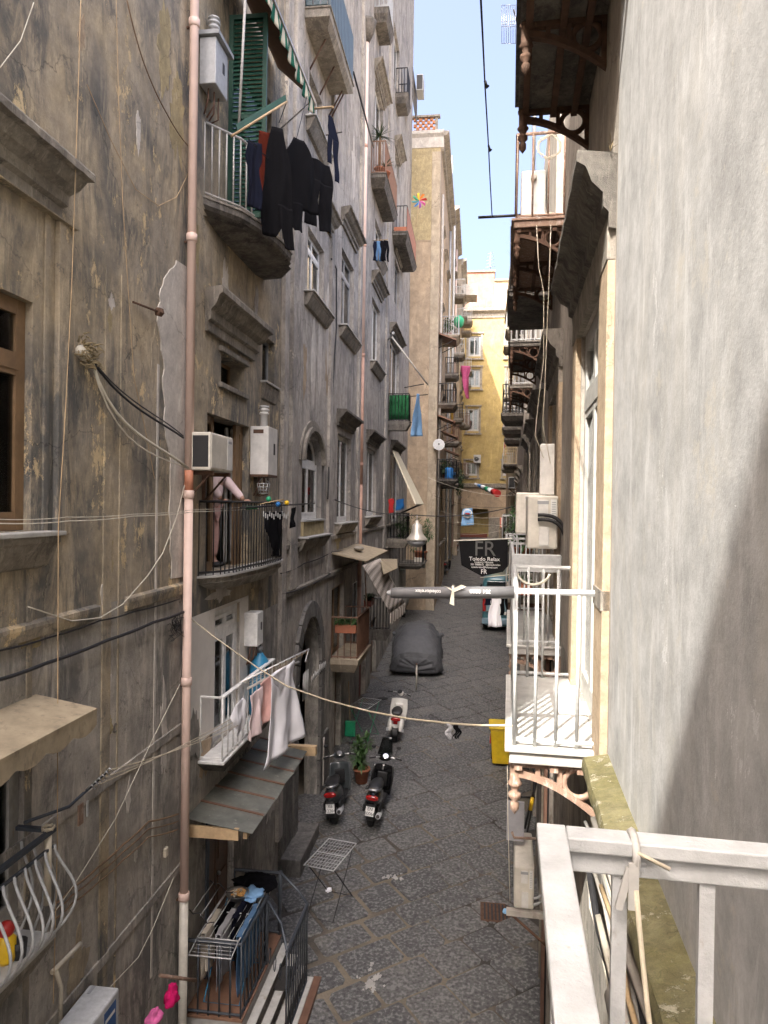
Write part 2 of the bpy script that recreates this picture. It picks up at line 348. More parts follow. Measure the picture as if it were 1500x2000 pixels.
def joint():
    m, n, b, N, L = nodes('joint_sand'); co = N('TexCoord').outputs['Object']
    t = tex(N, L, 'TexNoise', co, .45, 6, .6); t2 = tex(N, L, 'TexNoise', co, 30, 5, .6)
    c = ramp(N, L, t.outputs[0], [(.42, (.055, .05, .045)), (.6, (.20, .17, .13))]); c = mix(N, L, .4, c, ramp(N, L, t2.outputs[0], [(.3, .5), (.7, 1.1)]), 'MULTIPLY')
    L(c, b.inputs['Base Color']); b.inputs['Roughness'].default_value = .95; bump(N, L, b, t2.outputs[0], .6, .01)
joint()
# ------------------------------------------------------------------ builders for buildings
L_ = FL.hit
def Rw(px, py, w=0.0): return FRR.hit(px, py, w)
def opn(F, a, b, vb):                              # opening from the near top corner a (px), far edge b (px x) and the near bottom (px y)
    u0, v1 = F.hit(*a); u1, _ = F.hit(b, a[1]); _, v0 = F.hit(a[0], vb); return [u0, u1, v0, v1]
def facade(par, name, F, u0, u1, v0, v1, holes, mat, dep=.3):
    b = MB(); hs = [h for h in holes if h[1] > u0 and h[0] < u1 and h[3] > v0 and h[2] < v1]
    us = sorted({u0, u1, *[min(max(q, u0), u1) for h in hs for q in h[:2]]}); vs = sorted({v0, v1, *[min(max(q, v0), v1) for h in hs for q in h[2:4]]})
    ids = {}
    def vid(i, j):
        if (i, j) not in ids: ids[i, j] = len(b.v); b.v.append(F.p(us[i], vs[j], 0))
        return ids[i, j]
    for i in range(len(us) - 1):
        for j in range(len(vs) - 1):
            cu, cv = (us[i] + us[i + 1]) / 2, (vs[j] + vs[j + 1]) / 2
            if any(h[0] < cu < h[1] and h[2] < cv < h[3] for h in hs): continue
            b.f.append([vid(i, j), vid(i + 1, j), vid(i + 1, j + 1), vid(i, j + 1)]); b.sm.append(False)
    for h in hs:
        a0, a1, c0, c1 = max(h[0], u0), min(h[1], u1), max(h[2], v0), min(h[3], v1)
        Q = lambda u, v, w: F.p(u, v, w)
        if h[0] >= u0: b.add([Q(a0, c0, 0), Q(a0, c1, 0), Q(a0, c1, -dep), Q(a0, c0, -dep)], [(0, 1, 2, 3)])
        if h[1] <= u1: b.add([Q(a1, c0, 0), Q(a1, c1, 0), Q(a1, c1, -dep), Q(a1, c0, -dep)], [(3, 2, 1, 0)])
        if h[2] >= v0: b.add([Q(a0, c0, 0), Q(a1, c0, 0), Q(a1, c0, -dep), Q(a0, c0, -dep)], [(3, 2, 1, 0)])
        if h[3] <= v1: b.add([Q(a0, c1, 0), Q(a1, c1, 0), Q(a1, c1, -dep), Q(a0, c1, -dep)], [(0, 1, 2, 3)])
        if len(h) > 4 and h[3] <= v1:               # arched head: fill the two spandrels
            cu, r, rz = (h[0] + h[1]) / 2, (h[1] - h[0]) / 2, h[4]
            for sgn in (-1, 1):
                arc = [(cu + sgn * r * math.cos(t * math.pi / 20), h[3] - rz + rz * math.sin(t * math.pi / 20)) for t in range(0, 11)]
                b.ext(F, [(cu + sgn * r, h[3] + .001)] + arc, -dep + .002, -.001)
    return b.build(name, mat, par, fix=False)
def core(par, F, u0, u1, v0, v1, mat='plaster_cream', d=7.0, room=1.3):
    b = MB(); b.box(F, u0 + .01, u1 - .01, v0, v1 - .02, -d, -room)
    for u in (u0 + .004, u1 - .004): b.add([F.p(u, v0, 0), F.p(u, v1, 0), F.p(u, v1, -d), F.p(u, v0, -d)], [(0, 1, 2, 3)])
    b.add([F.p(u0, v1, .0), F.p(u1, v1, .0), F.p(u1, v1, -d), F.p(u0, v1, -d)], [(0, 1, 2, 3)])
    return b.build('core_wall', mat, par, fix=False)
def cornice(par, F, u0, u1, v, h, w, mat='stone', name='cornice'):
    pr = [(0, v - h), (w * .18, v - h), (w * .2, v - h * .78), (w * .34, v - h * .72), (w * .36, v - h * .52), (w * .62, v - h * .40), (w * .78, v - h * .22), (w * .8, v - h * .2), (w, v - h * .17), (w, v - .02), (w * .96, v), (0, v + .03)]
    return MB().worn(F, pr, u0, u1, .55).build(name, mat, par)
def sill(par, F, u0, u1, v, mat='stone', w=.18, name='sill', top='marble'):
    s = MB().worn(F, [(0, v - .26), (w * .3, v - .24), (w * .55, v - .16), (w * .8, v - .07), (w * .9, v - .05), (w * .9, v - .002), (0, v - .002)], u0, u1, .3).build(name, mat, par)
    MB().box(F, u0 - .02, u1 + .02, v, v + .035, -.05, w + .02).build('sill_slab', top, s, bevel=.006)
    return s
def window(par, F, h, m='white_paint', nx=2, tr=None, cur=.5, fw=.07, gl='glass', w=-.11, name='window', rail=None, th=.05):
    u0, u1, v0, v1 = h[:4]; b = MB(); e = .004
    u0 += e; u1 -= e; v0 += e; v1 -= e
    b.box(F, u0, u0 + fw, v0, v1, w - th, w); b.box(F, u1 - fw, u1, v0, v1, w - th, w)
    b.box(F, u0 + fw, u1 - fw, v1 - fw, v1, w - th, w - .003); b.box(F, u0 + fw, u1 - fw, v0, v0 + fw * 1.3, w - th, w - .003)
    rows = [(v0 + fw * 1.3, v1 - fw)]
    if tr: vt = v0 + (v1 - v0) * tr; b.box(F, u0 + fw, u1 - fw, vt - fw * .6, vt + fw * .6, w - th, w + .012); rows = [(v0 + fw * 1.3, vt - fw * .6), (vt + fw * .6, v1 - fw)]
    cells = []; du = (u1 - u0 - 2 * fw) / nx
    for a, c in rows:
        for i in range(nx):
            x0, x1 = u0 + fw + i * du, u0 + fw + (i + 1) * du; cells.append((x0, x1, a, c))
            g = fw * .55                             # each casement has its own stile round the pane
            for q in ((x0, x0 + g, a, c), (x1 - g, x1, a, c)): b.box(F, *q, w - th * .8, w + .006)
            for q in ((x0 + g, x1 - g, a, a + g), (x0 + g, x1 - g, c - g, c)): b.box(F, *q, w - th * .8, w + .004)
    o = b.build(name, m, par)
    for x0, x1, a, c in cells: g = fw * .5; MB().box(F, x0 + g, x1 - g, a + g, c - g, w - th * .55, w - th * .4).build('pane', gl, o)
    if cur:
        ph = random.random() * 6
        for k, (c0, c1) in enumerate([(u0, u0 + (u1 - u0) * cur), (u1 - (u1 - u0) * cur * .85, u1)]):
            MB().grid(lambda a, t: F.p(c0 + (c1 - c0) * a, v0 + (v1 - v0) * (.02 + .96 * t), w - .16 + .025 * math.sin(a * 19 + ph + k)), 20, 2).build('curtain', 'curtain', o)
    return o
def slatted(par, F, u0, u1, v0, v1, w, m='green_shutter', name='shutter', pitch=.055, th=.04):
    b = MB(); fw = .06
    b.box(F, u0, u0 + fw, v0, v1, w, w + th); b.box(F, u1 - fw, u1, v0, v1, w, w + th)
    vm = (v0 + v1) / 2
    for a, c in ((v0, v0 + fw), (vm - fw / 2, vm + fw / 2), (v1 - fw, v1)): b.box(F, u0 + fw, u1 - fw, a, c, w + .002, w + th - .002)
    o = b.build(name, m, par); n = int((v1 - v0) / pitch); sl = None
    for i in range(n):
        v = v0 + fw + (i + .5) * (v1 - v0 - 2 * fw) / n
        if sl is None:
            base = V(F.p((u0 + u1) / 2, v, w + th / 2)); q = MB(); P = []
            for uu in (-1, 1):
                for dv, dw in ((-.034, .016), (-.028, .018), (.034, -.016), (.028, -.018)): P.append(F.U * (uu * ((u1 - u0) / 2 - fw)) + F.N * dw + V((0, 0, dv)))
            q.add(P, [(0, 1, 2, 3), (7, 6, 5, 4), (0, 4, 5, 1), (1, 5, 6, 2), (2, 6, 7, 3), (3, 7, 4, 0)]); sl = q.mesh('slat'); sl.materials.append(M[m])
        shared('slat', sl, o, F.p((u0 + u1) / 2, v, w + th / 2))
    return o
TOPS = []
def railing(par, F, path, v0, v1, m, n_per=9.0, r=.009, top=.02, each=True, bot=True, name='railing'):
    """path [(u, w)]; top and bottom rail follow it, balusters stand between; each baluster its own piece when each is set"""
    b = MB(); pts = [F.p(u, v1, w) for u, w in path]; b.tube(pts, top, 6, smooth=False)
    bt = MB().tube([F.p(u, v0 + .04, w) for u, w in path], top * .75, 6, smooth=False)
    if bot and not each: b.v, n0 = b.v + bt.v, len(b.v); b.f += [[n0 + i for i in f] for f in bt.f]; b.sm += bt.sm
    pos = []
    for (a, c) in zip(path[:-1], path[1:]):
        d = math.hypot(c[0] - a[0], c[1] - a[1]); k = max(1, int(round(d * n_per)))
        pos += [(a[0] + (c[0] - a[0]) * i / k, a[1] + (c[1] - a[1]) * i / k) for i in range(k)]
    pos.append(path[-1])
    if not each:
        for u, w in pos: b.tube([F.p(u, v0, w), F.p(u, v1, w)], r, 4, smooth=False)
        return b.build(name, m, par)
    o = b.build(name, m, par)
    if bot: bt.build('bottom_rail', m, o if par in TOPS or par.parent is None else par)
    me = MB().tube([(0, 0, v0), (0, 0, v1)], r, 6).mesh('baluster'); me.materials.append(M[m])
    for u, w in pos: q = shared('baluster', me, o, F.p(u, 0, w)); q.location.z = 0 - ORG[par.name].z if par.name in ORG else 0
    return o
def slab(par, F, out, v, th=.12, mat='stone', top='marble', name='balcony', under=.16):
    b = MB(); b.plan(F, out, v - th - under, v - th, .84); b.plan(F, out, v - th, v - .035, 1.0)
    o = b.build(name, mat, par)
    cu = sum(q[0] for q in out) / len(out)
    MB().plan(F, [(cu + (u - cu) * 1.015, w * 1.05) for u, w in out], v - .035, v).build('slab_top', top, o, bevel=.006)
    return o
def iron_bracket(par, F, u, v, w, m='rust', th=.05, fin=True):
    """cast-iron bracket: a curved beam with two window-like openings, a ring by the wall and a turned drop at the outer end"""
    b = MB(); n = 14
    topb = v; low = lambda t: v - .10 - .26 * (t ** 1.8)                # t 0 outer .. 1 wall
    X = lambda t: w * (1 - t)
    for t0, t1 in [(i / n, (i + 1) / n) for i in range(n)]:             # the lower curved flange and the top bar
        for lo, hi in ((low, lambda t: low(t) + .045), (lambda t: topb - .035, lambda t: topb)):
            P = [F.p(uu, vv, X(t)) for uu in (u - th / 2, u + th / 2) for t, vv in ((t0, lo(t0)), (t1, lo(t1)), (t1, hi(t1)), (t0, hi(t0)))]
            b.add(P, [(0, 1, 2, 3), (7, 6, 5, 4), (0, 4, 5, 1), (1, 5, 6, 2), (2, 6, 7, 3), (3, 7, 4, 0)])
    for t in (.06, .30, .55, .97): b.box(F, u - th / 2 + .003, u + th / 2 - .003, low(t) + .01, topb - .01, X(t) - .016, X(t) + .016)
    ct, rr = .77, min(.098, w * .17); cv = (topb + low(ct)) / 2 + .01
    ring = [F.p(u, cv + rr * math.sin(k * math.pi / 10), X(ct) + rr * math.cos(k * math.pi / 10)) for k in range(20)]
    b.tube(ring, .022, 6, True)
    o = b.build('bracket', m, par)
    if fin:
        MB().lathe(F.p(u, 0, w - .02), [(.001, v - .36), (.012, v - .345), (.03, v - .32), (.03, v - .28), (.018, v - .265), (.042, v - .24), (.042, v - .215), (.02, v - .20), (.034, v - .17), (.05, v - .15), (.036, v - .13), (.036, v - .03), (.045, v - .02), (.045, v)], 10).build('drop_finial', m, o)
    return o
# ------------------------------------------------------------------ street
st = MB(); st.add([(-60, -40, gz(-40)), (60, -40, gz(-40)), (60, 400, gz(400)), (-60, 400, gz(400))], [(0, 1, 2, 3)])
street = st.build('street', 'joint_sand', fix=False); tag(street, None, None, kind='structure')
NG = V((0, -GB, 1)).normalized()
def paving():
    ang = R(38); ca, sa = math.cos(ang), math.sin(ang); rng = random.Random(3); cells = []
    b0 = -10.0
    while b0 < 70:
        wd = rng.uniform(.54, .74); a0 = -45.0 + rng.random()
        while a0 < 62:
            ln = rng.uniform(.56, 1.02); ac, bc = a0 + ln / 2, b0 + wd / 2
            x, y = ac * ca - bc * sa, ac * sa + bc * ca
            if 8.2 < y < 80 and -3.75 < x < (.61 + SL * y + .1): cells.append((y, x, a0, b0, ln, wd))
            a0 += ln
        b0 += wd
    cells.sort()
    def piece(mb, a0, b0, ln, wd, cx, cy, near):
        g = .011 if near else .013
        near_left = near and cx < -1.2 and cy < 14.5
        if near_left: g = rng.uniform(.02, .05)
        cs = [(a0 + g, b0 + g), (a0 + ln - g, b0 + g), (a0 + ln - g, b0 + wd - g), (a0 + g, b0 + wd - g)]; out = []
        for k in range(4):                                   # cut each corner for a worn outline
            p, q, r_ = cs[k - 1], cs[k], cs[(k + 1) % 4]; c = rng.uniform(.03, .07)
            for o in (p, r_):
                d = math.hypot(o[0] - q[0], o[1] - q[1]); out.append((q[0] + (o[0] - q[0]) / d * c + rng.uniform(-.012, .012), q[1] + (o[1] - q[1]) / d * c + rng.uniform(-.012, .012)))
        tz = rng.uniform(.012, .026); tl = [rng.uniform(-.007, .007) for _ in range(2)]
        P = [(a * ca - b * sa, a * sa + b * ca) for a, b in out]; n = len(P)
        low = [V((x, y, gz(y) - .02)) for x, y in P]; sh = [V((cx + (x - cx) * .985, cy + (y - cy) * .985, gz(y) + tz - .008)) for x, y in P]
        top = [V((cx + (x - cx) * .93, cy + (y - cy) * .93, gz(y) + tz + tl[0] * (x - cx) + tl[1] * (y - cy))) for x, y in P]
        mb.add(low + sh + top, [(i, (i + 1) % n, n + (i + 1) % n, n + i) for i in range(n)] + [(n + i, n + (i + 1) % n, 2 * n + (i + 1) % n, 2 * n + i) for i in range(n)] + [list(range(2 * n, 3 * n))])
    vis = [c for c in cells if c[1] < .061 * 0 + (.61 + SL * c[0])]
    far = MB()
    for k, (y, x, a0, b0, ln, wd) in enumerate(vis):
        if k < 300:
            q = MB(); piece(q, a0, b0, ln, wd, x, y, True); o = q.build('paving_slab', 'basalt', fix=False); o.parent = street
        else: piece(far, a0, b0, ln, wd, x, y, False)
    o = far.build('far_paving_slabs', 'basalt', fix=False); o.parent = street; o['kind'] = 'stuff'
paving()
# ------------------------------------------------------------------ left: ochre building beside the camera
A = thing('ochre_building', 'stained ochre building at the left edge, peeling render, moulded cornice over its window', 'building', (XL, 3, gz(3)))
aw = [4.2, L_(62, 800)[0], L_(40, 1037)[1], L_(40, 580)[1]]
ad = [3.6, 5.25, -3.3, -1.55]
uh, vh = L_(204, 1160); HA = [aw, ad, [uh - .035, uh + .05, vh - .13, vh + .13]]
UA = L_(368, 900)[0]
vS = L_(57, 1218)[1]
facade(A, 'wall', FL, -2.6, UA, vS, 17, HA, 'plaster_ochre'); facade(A, 'wall', FL, -2.6, UA, -8, vS, HA, 'plaster_low'); core(A, FL, -2.6, UA, -8, 17)
wA = window(A, FL, aw, 'wood_brown', 2, .72, .6, .075, w=-.06); MB().grid(lambda a, t: FL.p(aw[0] + (aw[1] - aw[0]) * a, aw[2] + (aw[3] - aw[2]) * t, -.15 + .006 * math.sin(a * 40)), 30, 2).build('blind', 'cloth_grey', wA)  # grey sheet added behind the panes, standing in for reflections in the glass
window(A, FL, ad, 'white_worn', 2, None, .5, .08)
u1, v1 = L_(187, 340, .27); cornice(A, FL, 3.2, u1, v1, .42, .27)
b = MB(); b.box(FL, 3.6, aw[1] + .52, aw[3] + .75, v1 - .42, 0, .075); b.build('frieze', 'plaster_ochre', A)
for a, c, w_ in ((aw[1] + .13, aw[1] + .2, .02), (aw[1] + .28, aw[1] + .42, .05), (aw[1] + .44, aw[1] + .5, .03)):
    MB().box(FL, a, c, aw[2] - .05, aw[3] + .75, 0, w_).build('architrave', 'plaster_ochre', A, bevel=.008)
u1, v1 = L_(130, 1037, .2); sill(A, FL, 3.4, u1, v1 - .035, 'stone', .17)
MB().prof(FL, [(0, vS - .13), (.03, vS - .12), (.05, vS - .03), (.05, vS), (0, vS + .02)], -2.5, L_(186, 1190)[0]).build('string_course', 'plaster_ochre', A)
MB().prof(FL, [(0, vS - .13), (.03, vS - .12), (.05, vS - .03), (.05, vS), (0, vS + .02)], L_(243, 1175)[0], UA - .05).build('string_course', 'plaster_ochre', A)
for px, wd, w_, a, c in ((50, .07, .012, -7.4, -.3), (197, .16, .014, -7.4, 2.2), (228, .03, .01, -7.4, 2.2), (300, .05, .008, -5.2, 1.5)):
    u = L_(px, 1300)[0]; MB().box(FL, u, u + wd, a, c, -.002, w_).build('lesene', 'plaster_pale' if w_ < .009 else 'plaster_ochre', A, bevel=.005)
rg = random.Random(9); rim = [(uh + .008 + (.075 + rg.uniform(-.012, .02)) * math.cos(k * .449), vh + (.165 + rg.uniform(-.02, .03)) * math.sin(k * .449)) for k in range(14)]; inn = [(uh + .008 + (.036 + rg.uniform(0, .008)) * math.cos(k * .449), vh + (.115 + rg.uniform(0, .02)) * math.sin(k * .449)) for k in range(14)]
b = MB()
for k in range(14): b.ext(FL, [rim[k], rim[(k + 1) % 14], inn[(k + 1) % 14], inn[k]], -.03, .012)
b.build('hole_rim', 'plaster_low', A)
for v in (-2.72, -4.4): MB().box(FL, -2.5, UA - .1, v, v + .1, -.002, .019).build('plaster_band', 'plaster_low', A, bevel=.004)
# a pale repair beside the pipe, with a ragged left edge
def ragged(F, par, left, right, name, mat, w_=.012, j=.03, seed=1):
    rg = random.Random(seed); pl = []
    for (a, c) in zip(left[:-1], left[1:]):
        for k in range(6): t = k / 6; pl.append((a[0] + (c[0] - a[0]) * t + rg.uniform(-j, j), a[1] + (c[1] - a[1]) * t))
    out = pl + [left[-1]] + right; MB().ext(F, out, -.01, w_).build(name, mat, par)
ragged(FL, A, [L_(p) if False else L_(*p) for p in ((345, 510), (318, 545), (306, 610), (318, 720), (320, 830), (333, 900), (330, 1020), (333, 1130))], [(UA - .02, L_(345, 1130)[1]), (UA - .02, L_(345, 505)[1])], 'plaster_patch', 'plaster_pale')
u, v = L_(225, 1422); MB().lathe(FL.p(u, v, -.02), [(.05, 0), (.05, .022), (.035, .03), (.03, .005)], 12, (1, 0, 0)).build('vent_ring', 'stone', A)
# ------------------------------------------------------------------ left: long grey palazzo
B = thing('grey_palazzo', 'long weathered grey palazzo on the left with rows of cornices, balconies and an arched portal', 'building', (XL, 20, gz(20)))
UB = 35.8; VT = 26
hd1 = [L_(446, 300)[0], 11.55, 3.83, 6.6]
hd2 = opn(FL, (405, 805), 487, 1135); hd2[2] = -.92
hnic = opn(FL, (432, 690), 478, 745)
hbl = opn(FL, (513, 652), 537, 745)
hd3 = opn(FL, (418, 1195), 468, 1400); hd3[2] = -3.27
hd4 = [L_(405, 1700)[0], L_(456, 1700)[0], -6.25, -4.0]
harch = opn(FL, (591, 838), 629, 1016) + [.62]
hport = [L_(578, 1400)[0], L_(621, 1400)[0], -7.6, L_(600, 1208)[1], 1.15]
UP = [opn(FL, (605, 138), 630, 240), opn(FL, (602, 440), 634, 575), opn(FL, (668, 482), 692, 640), opn(FL, (727, 578), 743, 708), opn(FL, (771, 503), 781, 590)]
MID = [opn(FL, (660, 845), 686, 1020), opn(FL, (717, 872), 736, 1008)]
HI = [opn(FL, (733, 150), 749, 270), opn(FL, (772, 290), 780, 330), opn(FL, (733, 425), 746, 490), opn(FL, (770, 40), 781, 160)]
DB = [opn(FL, (762, 655), 780, 815), opn(FL, (764, 880), 780, 1020)]
GR = [opn(FL, (648, 1150), 672, 1290), opn(FL, (688, 1140), 706, 1290), [L_(652, 1500)[0], L_(664, 1500)[0], -7, -4.2], [L_(700, 1400)[0], L_(712, 1400)[0], -7, -3.9], [L_(722, 1400)[0], L_(733, 1400)[0], -7, -3.9]]
HB = [hd1, hd2, hnic, hbl, hd3, hd4, harch, hport] + UP + MID + HI + DB + GR
uC = L_(556, 700)[0]; vB = -1.75
facade(B, 'wall', FL, UA, uC, vB, VT, HB, 'plaster_ochre'); facade(B, 'wall', FL, uC, UB, vB, VT, HB, 'plaster_grey'); facade(B, 'wall', FL, UA, UB, -8, vB, HB, 'plaster_low'); core(B, FL, UA, UB, -8, VT)
for px, wd in ((549, .28), (566, .5), (641, .3), (698, .35), (752, .5)):
    u = L_(px, 700)[0]; MB().box(FL, u, u + wd, -1.6 if px > 560 else -6, VT - .1, -.01, .07).build('pilaster', 'plaster_grey', B, bevel=.01)
FPt = FL.off((.012, 0, 0)); facade(B, 'plaster_patch', FPt, L_(366, 1300)[0], L_(482, 1300)[0], L_(388, 1452)[1], L_(470, 1168)[1], [hd3], 'render_white', .02)
for p0, seed in (((625, 690), 1), ((640, 640), 2), ((612, 705), 4)):
    u, v = L_(*p0); rg = random.Random(seed); k = 16
    MB().ext(FL, [(u + (.16 + .09 * rg.random()) * math.cos(2 * math.pi * i / k), v + (.8 + .4 * rg.random()) * math.sin(2 * math.pi * i / k)) for i in range(k)], -.01, .006).build('plaster_patch', 'plaster_pale', B)
window(B, FL, hd1, 'wood_brown', 2, None, 0)
window(B, FL, [hd2[0], L_(431, 900)[0]] + hd2[2:], 'wood_brown', 1, None, .56, .07, 'glass_dark', w=-.1, name='door'); window(B, FL, [10.27] + hd2[1:], 'wood_brown', 1, None, .2, .08, w=-.1, name='door')
window(B, FL, hnic, 'wood_brown', 1, None, 0, .03, 'glass_dark', w=-.22)
for a, c in ((hnic[2] - .09, hnic[2] - .02), (hnic[3] + .02, hnic[3] + .09)): MB().box(FL, hnic[0] - .1, hnic[1] + .1, a, c, -.005, .05).build('moulding', 'stone', B, bevel=.008)
window(B, FL, hbl, 'grey_plastic', 1, None, .5, .03)
sill(B, FL, hbl[0] - .06, hbl[1] + .06, hbl[2] - .03, 'stone', .08)
window(B, FL, hd3, 'white_shade_lift', 2, .82, .55, .09, w=-.04, name='door')
b = MB(); [b.box(FL, hd4[0] + i * (hd4[1] - hd4[0]) / 2 + .01, hd4[0] + (i + 1) * (hd4[1] - hd4[0]) / 2 - .01, hd4[2], hd4[3], -.14, -.09) for i in (0, 1)]; d4 = b.build('door', 'wood_door', B, bevel=.01)
for i in (0, 1):
    for a, c in ((.12, .45), (.55, .92)): q = (hd4[1] - hd4[0]) / 2; z0 = hd4[3] - hd4[2]; MB().box(FL, hd4[0] + i * q + .1, hd4[0] + (i + 1) * q - .1, hd4[2] + z0 * a, hd4[2] + z0 * c, -.092, -.075).build('door_panel', 'wood_door', d4, bevel=.012)
MB().ball(FL.p((hd4[0] + hd4[1]) / 2 + .08, -5.2, -.06), .03).build('door_knob', 'steel', d4)
MB().box(FL, hd4[0] - .08, hd4[0] - .01, hd4[2], hd4[3] + .1, -.02, .03).build('door_frame', 'blue_iron', B)
# arched window with its stone hood
window(B, FL, harch[:3] + [harch[3] - .62], 'white_shade_lift', 2, None, .3, .08, name='window')
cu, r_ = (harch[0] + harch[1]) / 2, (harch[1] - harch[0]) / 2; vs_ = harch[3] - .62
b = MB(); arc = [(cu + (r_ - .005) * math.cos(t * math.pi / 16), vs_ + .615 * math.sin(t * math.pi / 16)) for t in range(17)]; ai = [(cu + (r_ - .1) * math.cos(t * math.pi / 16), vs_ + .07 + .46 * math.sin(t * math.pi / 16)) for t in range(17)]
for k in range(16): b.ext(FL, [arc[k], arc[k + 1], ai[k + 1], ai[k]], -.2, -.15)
b.box(FL, cu - r_ + .1, cu + r_ - .1, vs_, vs_ + .075, -.2, -.14); b.box(FL, cu - .04, cu + .04, vs_ + .07, vs_ + .52, -.198, -.145); fl = b.build('fanlight', 'white_shade_lift', B)
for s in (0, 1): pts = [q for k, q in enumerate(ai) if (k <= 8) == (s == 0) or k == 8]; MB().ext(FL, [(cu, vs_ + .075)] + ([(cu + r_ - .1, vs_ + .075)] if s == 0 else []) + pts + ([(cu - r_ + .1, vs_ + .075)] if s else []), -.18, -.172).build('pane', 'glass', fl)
for r2, w_ in ((.14, .09), (.26, .04)):
    o1 = [(cu + (r_ + r2) * math.cos(t * math.pi / 16), vs_ + (.62 + r2) * math.sin(t * math.pi / 16)) for t in range(17)]; b = MB()
    for k in range(16): b.ext(FL, [o1[k], o1[k + 1], (cu + (o1[k + 1][0] - cu) * .88, vs_ + (o1[k + 1][1] - vs_) * .88), (cu + (o1[k][0] - cu) * .88, vs_ + (o1[k][1] - vs_) * .88)], -.01, w_)
    b.build('arch_moulding', 'stone', B)
sill(B, FL, harch[0] - .3, harch[1] + .25, harch[2] - .36, 'stone', .2); MB().box(FL, harch[0] - .05, harch[1] + .05, harch[2] - .32, harch[2] - .03, 0, .06).build('apron', 'tufa', B); MB().box(FL, harch[0] - .06, harch[1] + .08, harch[2] - .03, harch[2] + .002, -.1, .1).build('sill_slab', 'marble', B)
# portal: dark passage, voussoirs one by one, a side wall and a pavement step
cu, r_, rz = (hport[0] + hport[1]) / 2, (hport[1] - hport[0]) / 2, hport[4]; vs_ = hport[3] - rz
for k in range(11):
    t0, t1 = math.pi * k / 11 + .012, math.pi * (k + 1) / 11 - .012; f = lambda t, e: (cu + (r_ + e) * math.cos(t), vs_ + (rz + e) * math.sin(t))
    MB().ext(FL, [f(t0, .01), f((t0 + t1) / 2, .01), f(t1, .01), f(t1, .34), f((t0 + t1) / 2, .34), f(t0, .34)], -.02, .075).build('voussoir', 'piperno', B, bevel=.012)
for s in (-1, 1):
    for k in range(7):
        z0 = vs_ - .56 * (k + 1) + .008; u = cu + s * r_ + (.01 if s > 0 else -.34); MB().box(FL, u, u + .33, z0, z0 + .545, -.02, .075).build('jamb_stone', 'piperno', B, bevel=.012)
MB().box(FL, hport[0] - 1.2, hport[0] - .38, -7.2, -4.6, -.01, .05).build('plinth', 'piperno', B, bevel=.01); MB().box(FL, hport[1] + .38, hport[1] + 1.0, -7.2, -5.3, -.01, .06).build('plinth', 'piperno', B, bevel=.01)
MB().box(FL, L_(545, 1500)[0], L_(585, 1500)[0], -8, gz(12.5) + .34, 0, .42).build('bench_step', 'piperno', B, bevel=.02)
# windows of the upper floors
spec = [(0, 'white_shade_lift', .55), (1, 'white_shade_lift', .0), (2, 'grey_plastic', .35), (3, 'white_shade_lift', .0), (4, 'grey_plastic', .0)]
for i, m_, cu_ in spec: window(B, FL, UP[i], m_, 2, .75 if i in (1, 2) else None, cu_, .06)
for h in MID: window(B, FL, h, 'white_shade_lift', 2, None, .5, .07)
for h in HI: window(B, FL, h, 'white_shade_lift', 2, None, .5, .06)
for h in DB: window(B, FL, h, 'white_shade_lift', 2, None, .3, .06, name='door')
window(B, FL, GR[0], 'wood_brown', 2, None, 0, .06, 'glass_dark', name='door'); window(B, FL, GR[1], 'white_shade_lift', 2, None, .4, .06, name='door')
for h, m_ in ((GR[2], 'wood_door'), (GR[3], 'door_red'), (GR[4], 'wood_door')):
    q = (h[1] - h[0]) / 2; b = MB(); [b.box(FL, h[0] + i * q + .01, h[0] + (i + 1) * q - .01, h[2] - .4, h[3], -.2, -.14) for i in (0, 1)]; b.build('door', m_, B, bevel=.01)
u0, v0 = L_(394, 557, .02); u1, _ = L_(536, 645, .3); cornice(B, FL, u0, u1, v0, .52, .3)
cornice(B, FL, UP[1][0] - .15, UP[1][1] + .75, UP[1][3] + .95, .4, .28)
for h, up, m_ in ((UP[2], .9, 'stone'), (UP[3], .75, 'stone'), (UP[4], .55, 'stone'), (MID[0], .55, 'stone_dark'), (MID[1], .5, 'stone_dark'), (DB[1], .4, 'stone_dark'), (HI[0], .45, 'stone'), (HI[1], .4, 'stone'), (DB[0], .45, 'stone')):
    cornice(B, FL, h[0] - .35, h[1] + .35, h[3] + up, .38, .3, m_)
for h in (UP[0], UP[1], UP[2], UP[3], MID[0], MID[1], HI[2]): sill(B, FL, h[0] - .28, h[1] + .28, h[2] - .04, 'stone', .2)
for k, (a, w_) in enumerate(((-.75, .05), (-1.62, .06))): MB().prof(FL, [(0, a - .1), (w_, a - .08), (w_, a), (0, a + .02)], uC + .1, UB).build('string_course', 'stone', B)

# flaked spots, scars and old repairs on the left fronts: thin uneven plates of their own
def flake(par, px, py, ru, rv, mat, seed, w_=.006, k=34, name='flaked_render'):
    u, v = L_(px, py); s = V((seed * 7.3, seed * 1.9, 0)); out = []
    for i in range(k):
        a = 2 * math.pi * i / k; d = V((math.cos(a), math.sin(a), 0)); r = 1 + .75 * mnoise.noise(d * 1.3 + s) + .45 * mnoise.noise(d * 3.7 + s) + .25 * mnoise.noise(d * 9 + s); out.append((u + ru * r * d.x, v + rv * r * d.y))
    return MB().ext(FL, out, -.01, w_).build(name, mat, par)
rg = random.Random(21)
for k, (y, h) in enumerate(((560, .05), (590, .07), (625, .09), (665, .06), (960, .05), (1000, .08), (1035, .06), (1070, .1), (1105, .07), (1330, .06), (1420, .1))): flake(A, 213 + rg.uniform(-3, 3), y, .03 + .015 * rg.random(), h, rg.choice(('tufa', 'plaster_pale', 'plaster_ochre')), 3 + k, .008 + .008 * rg.random())
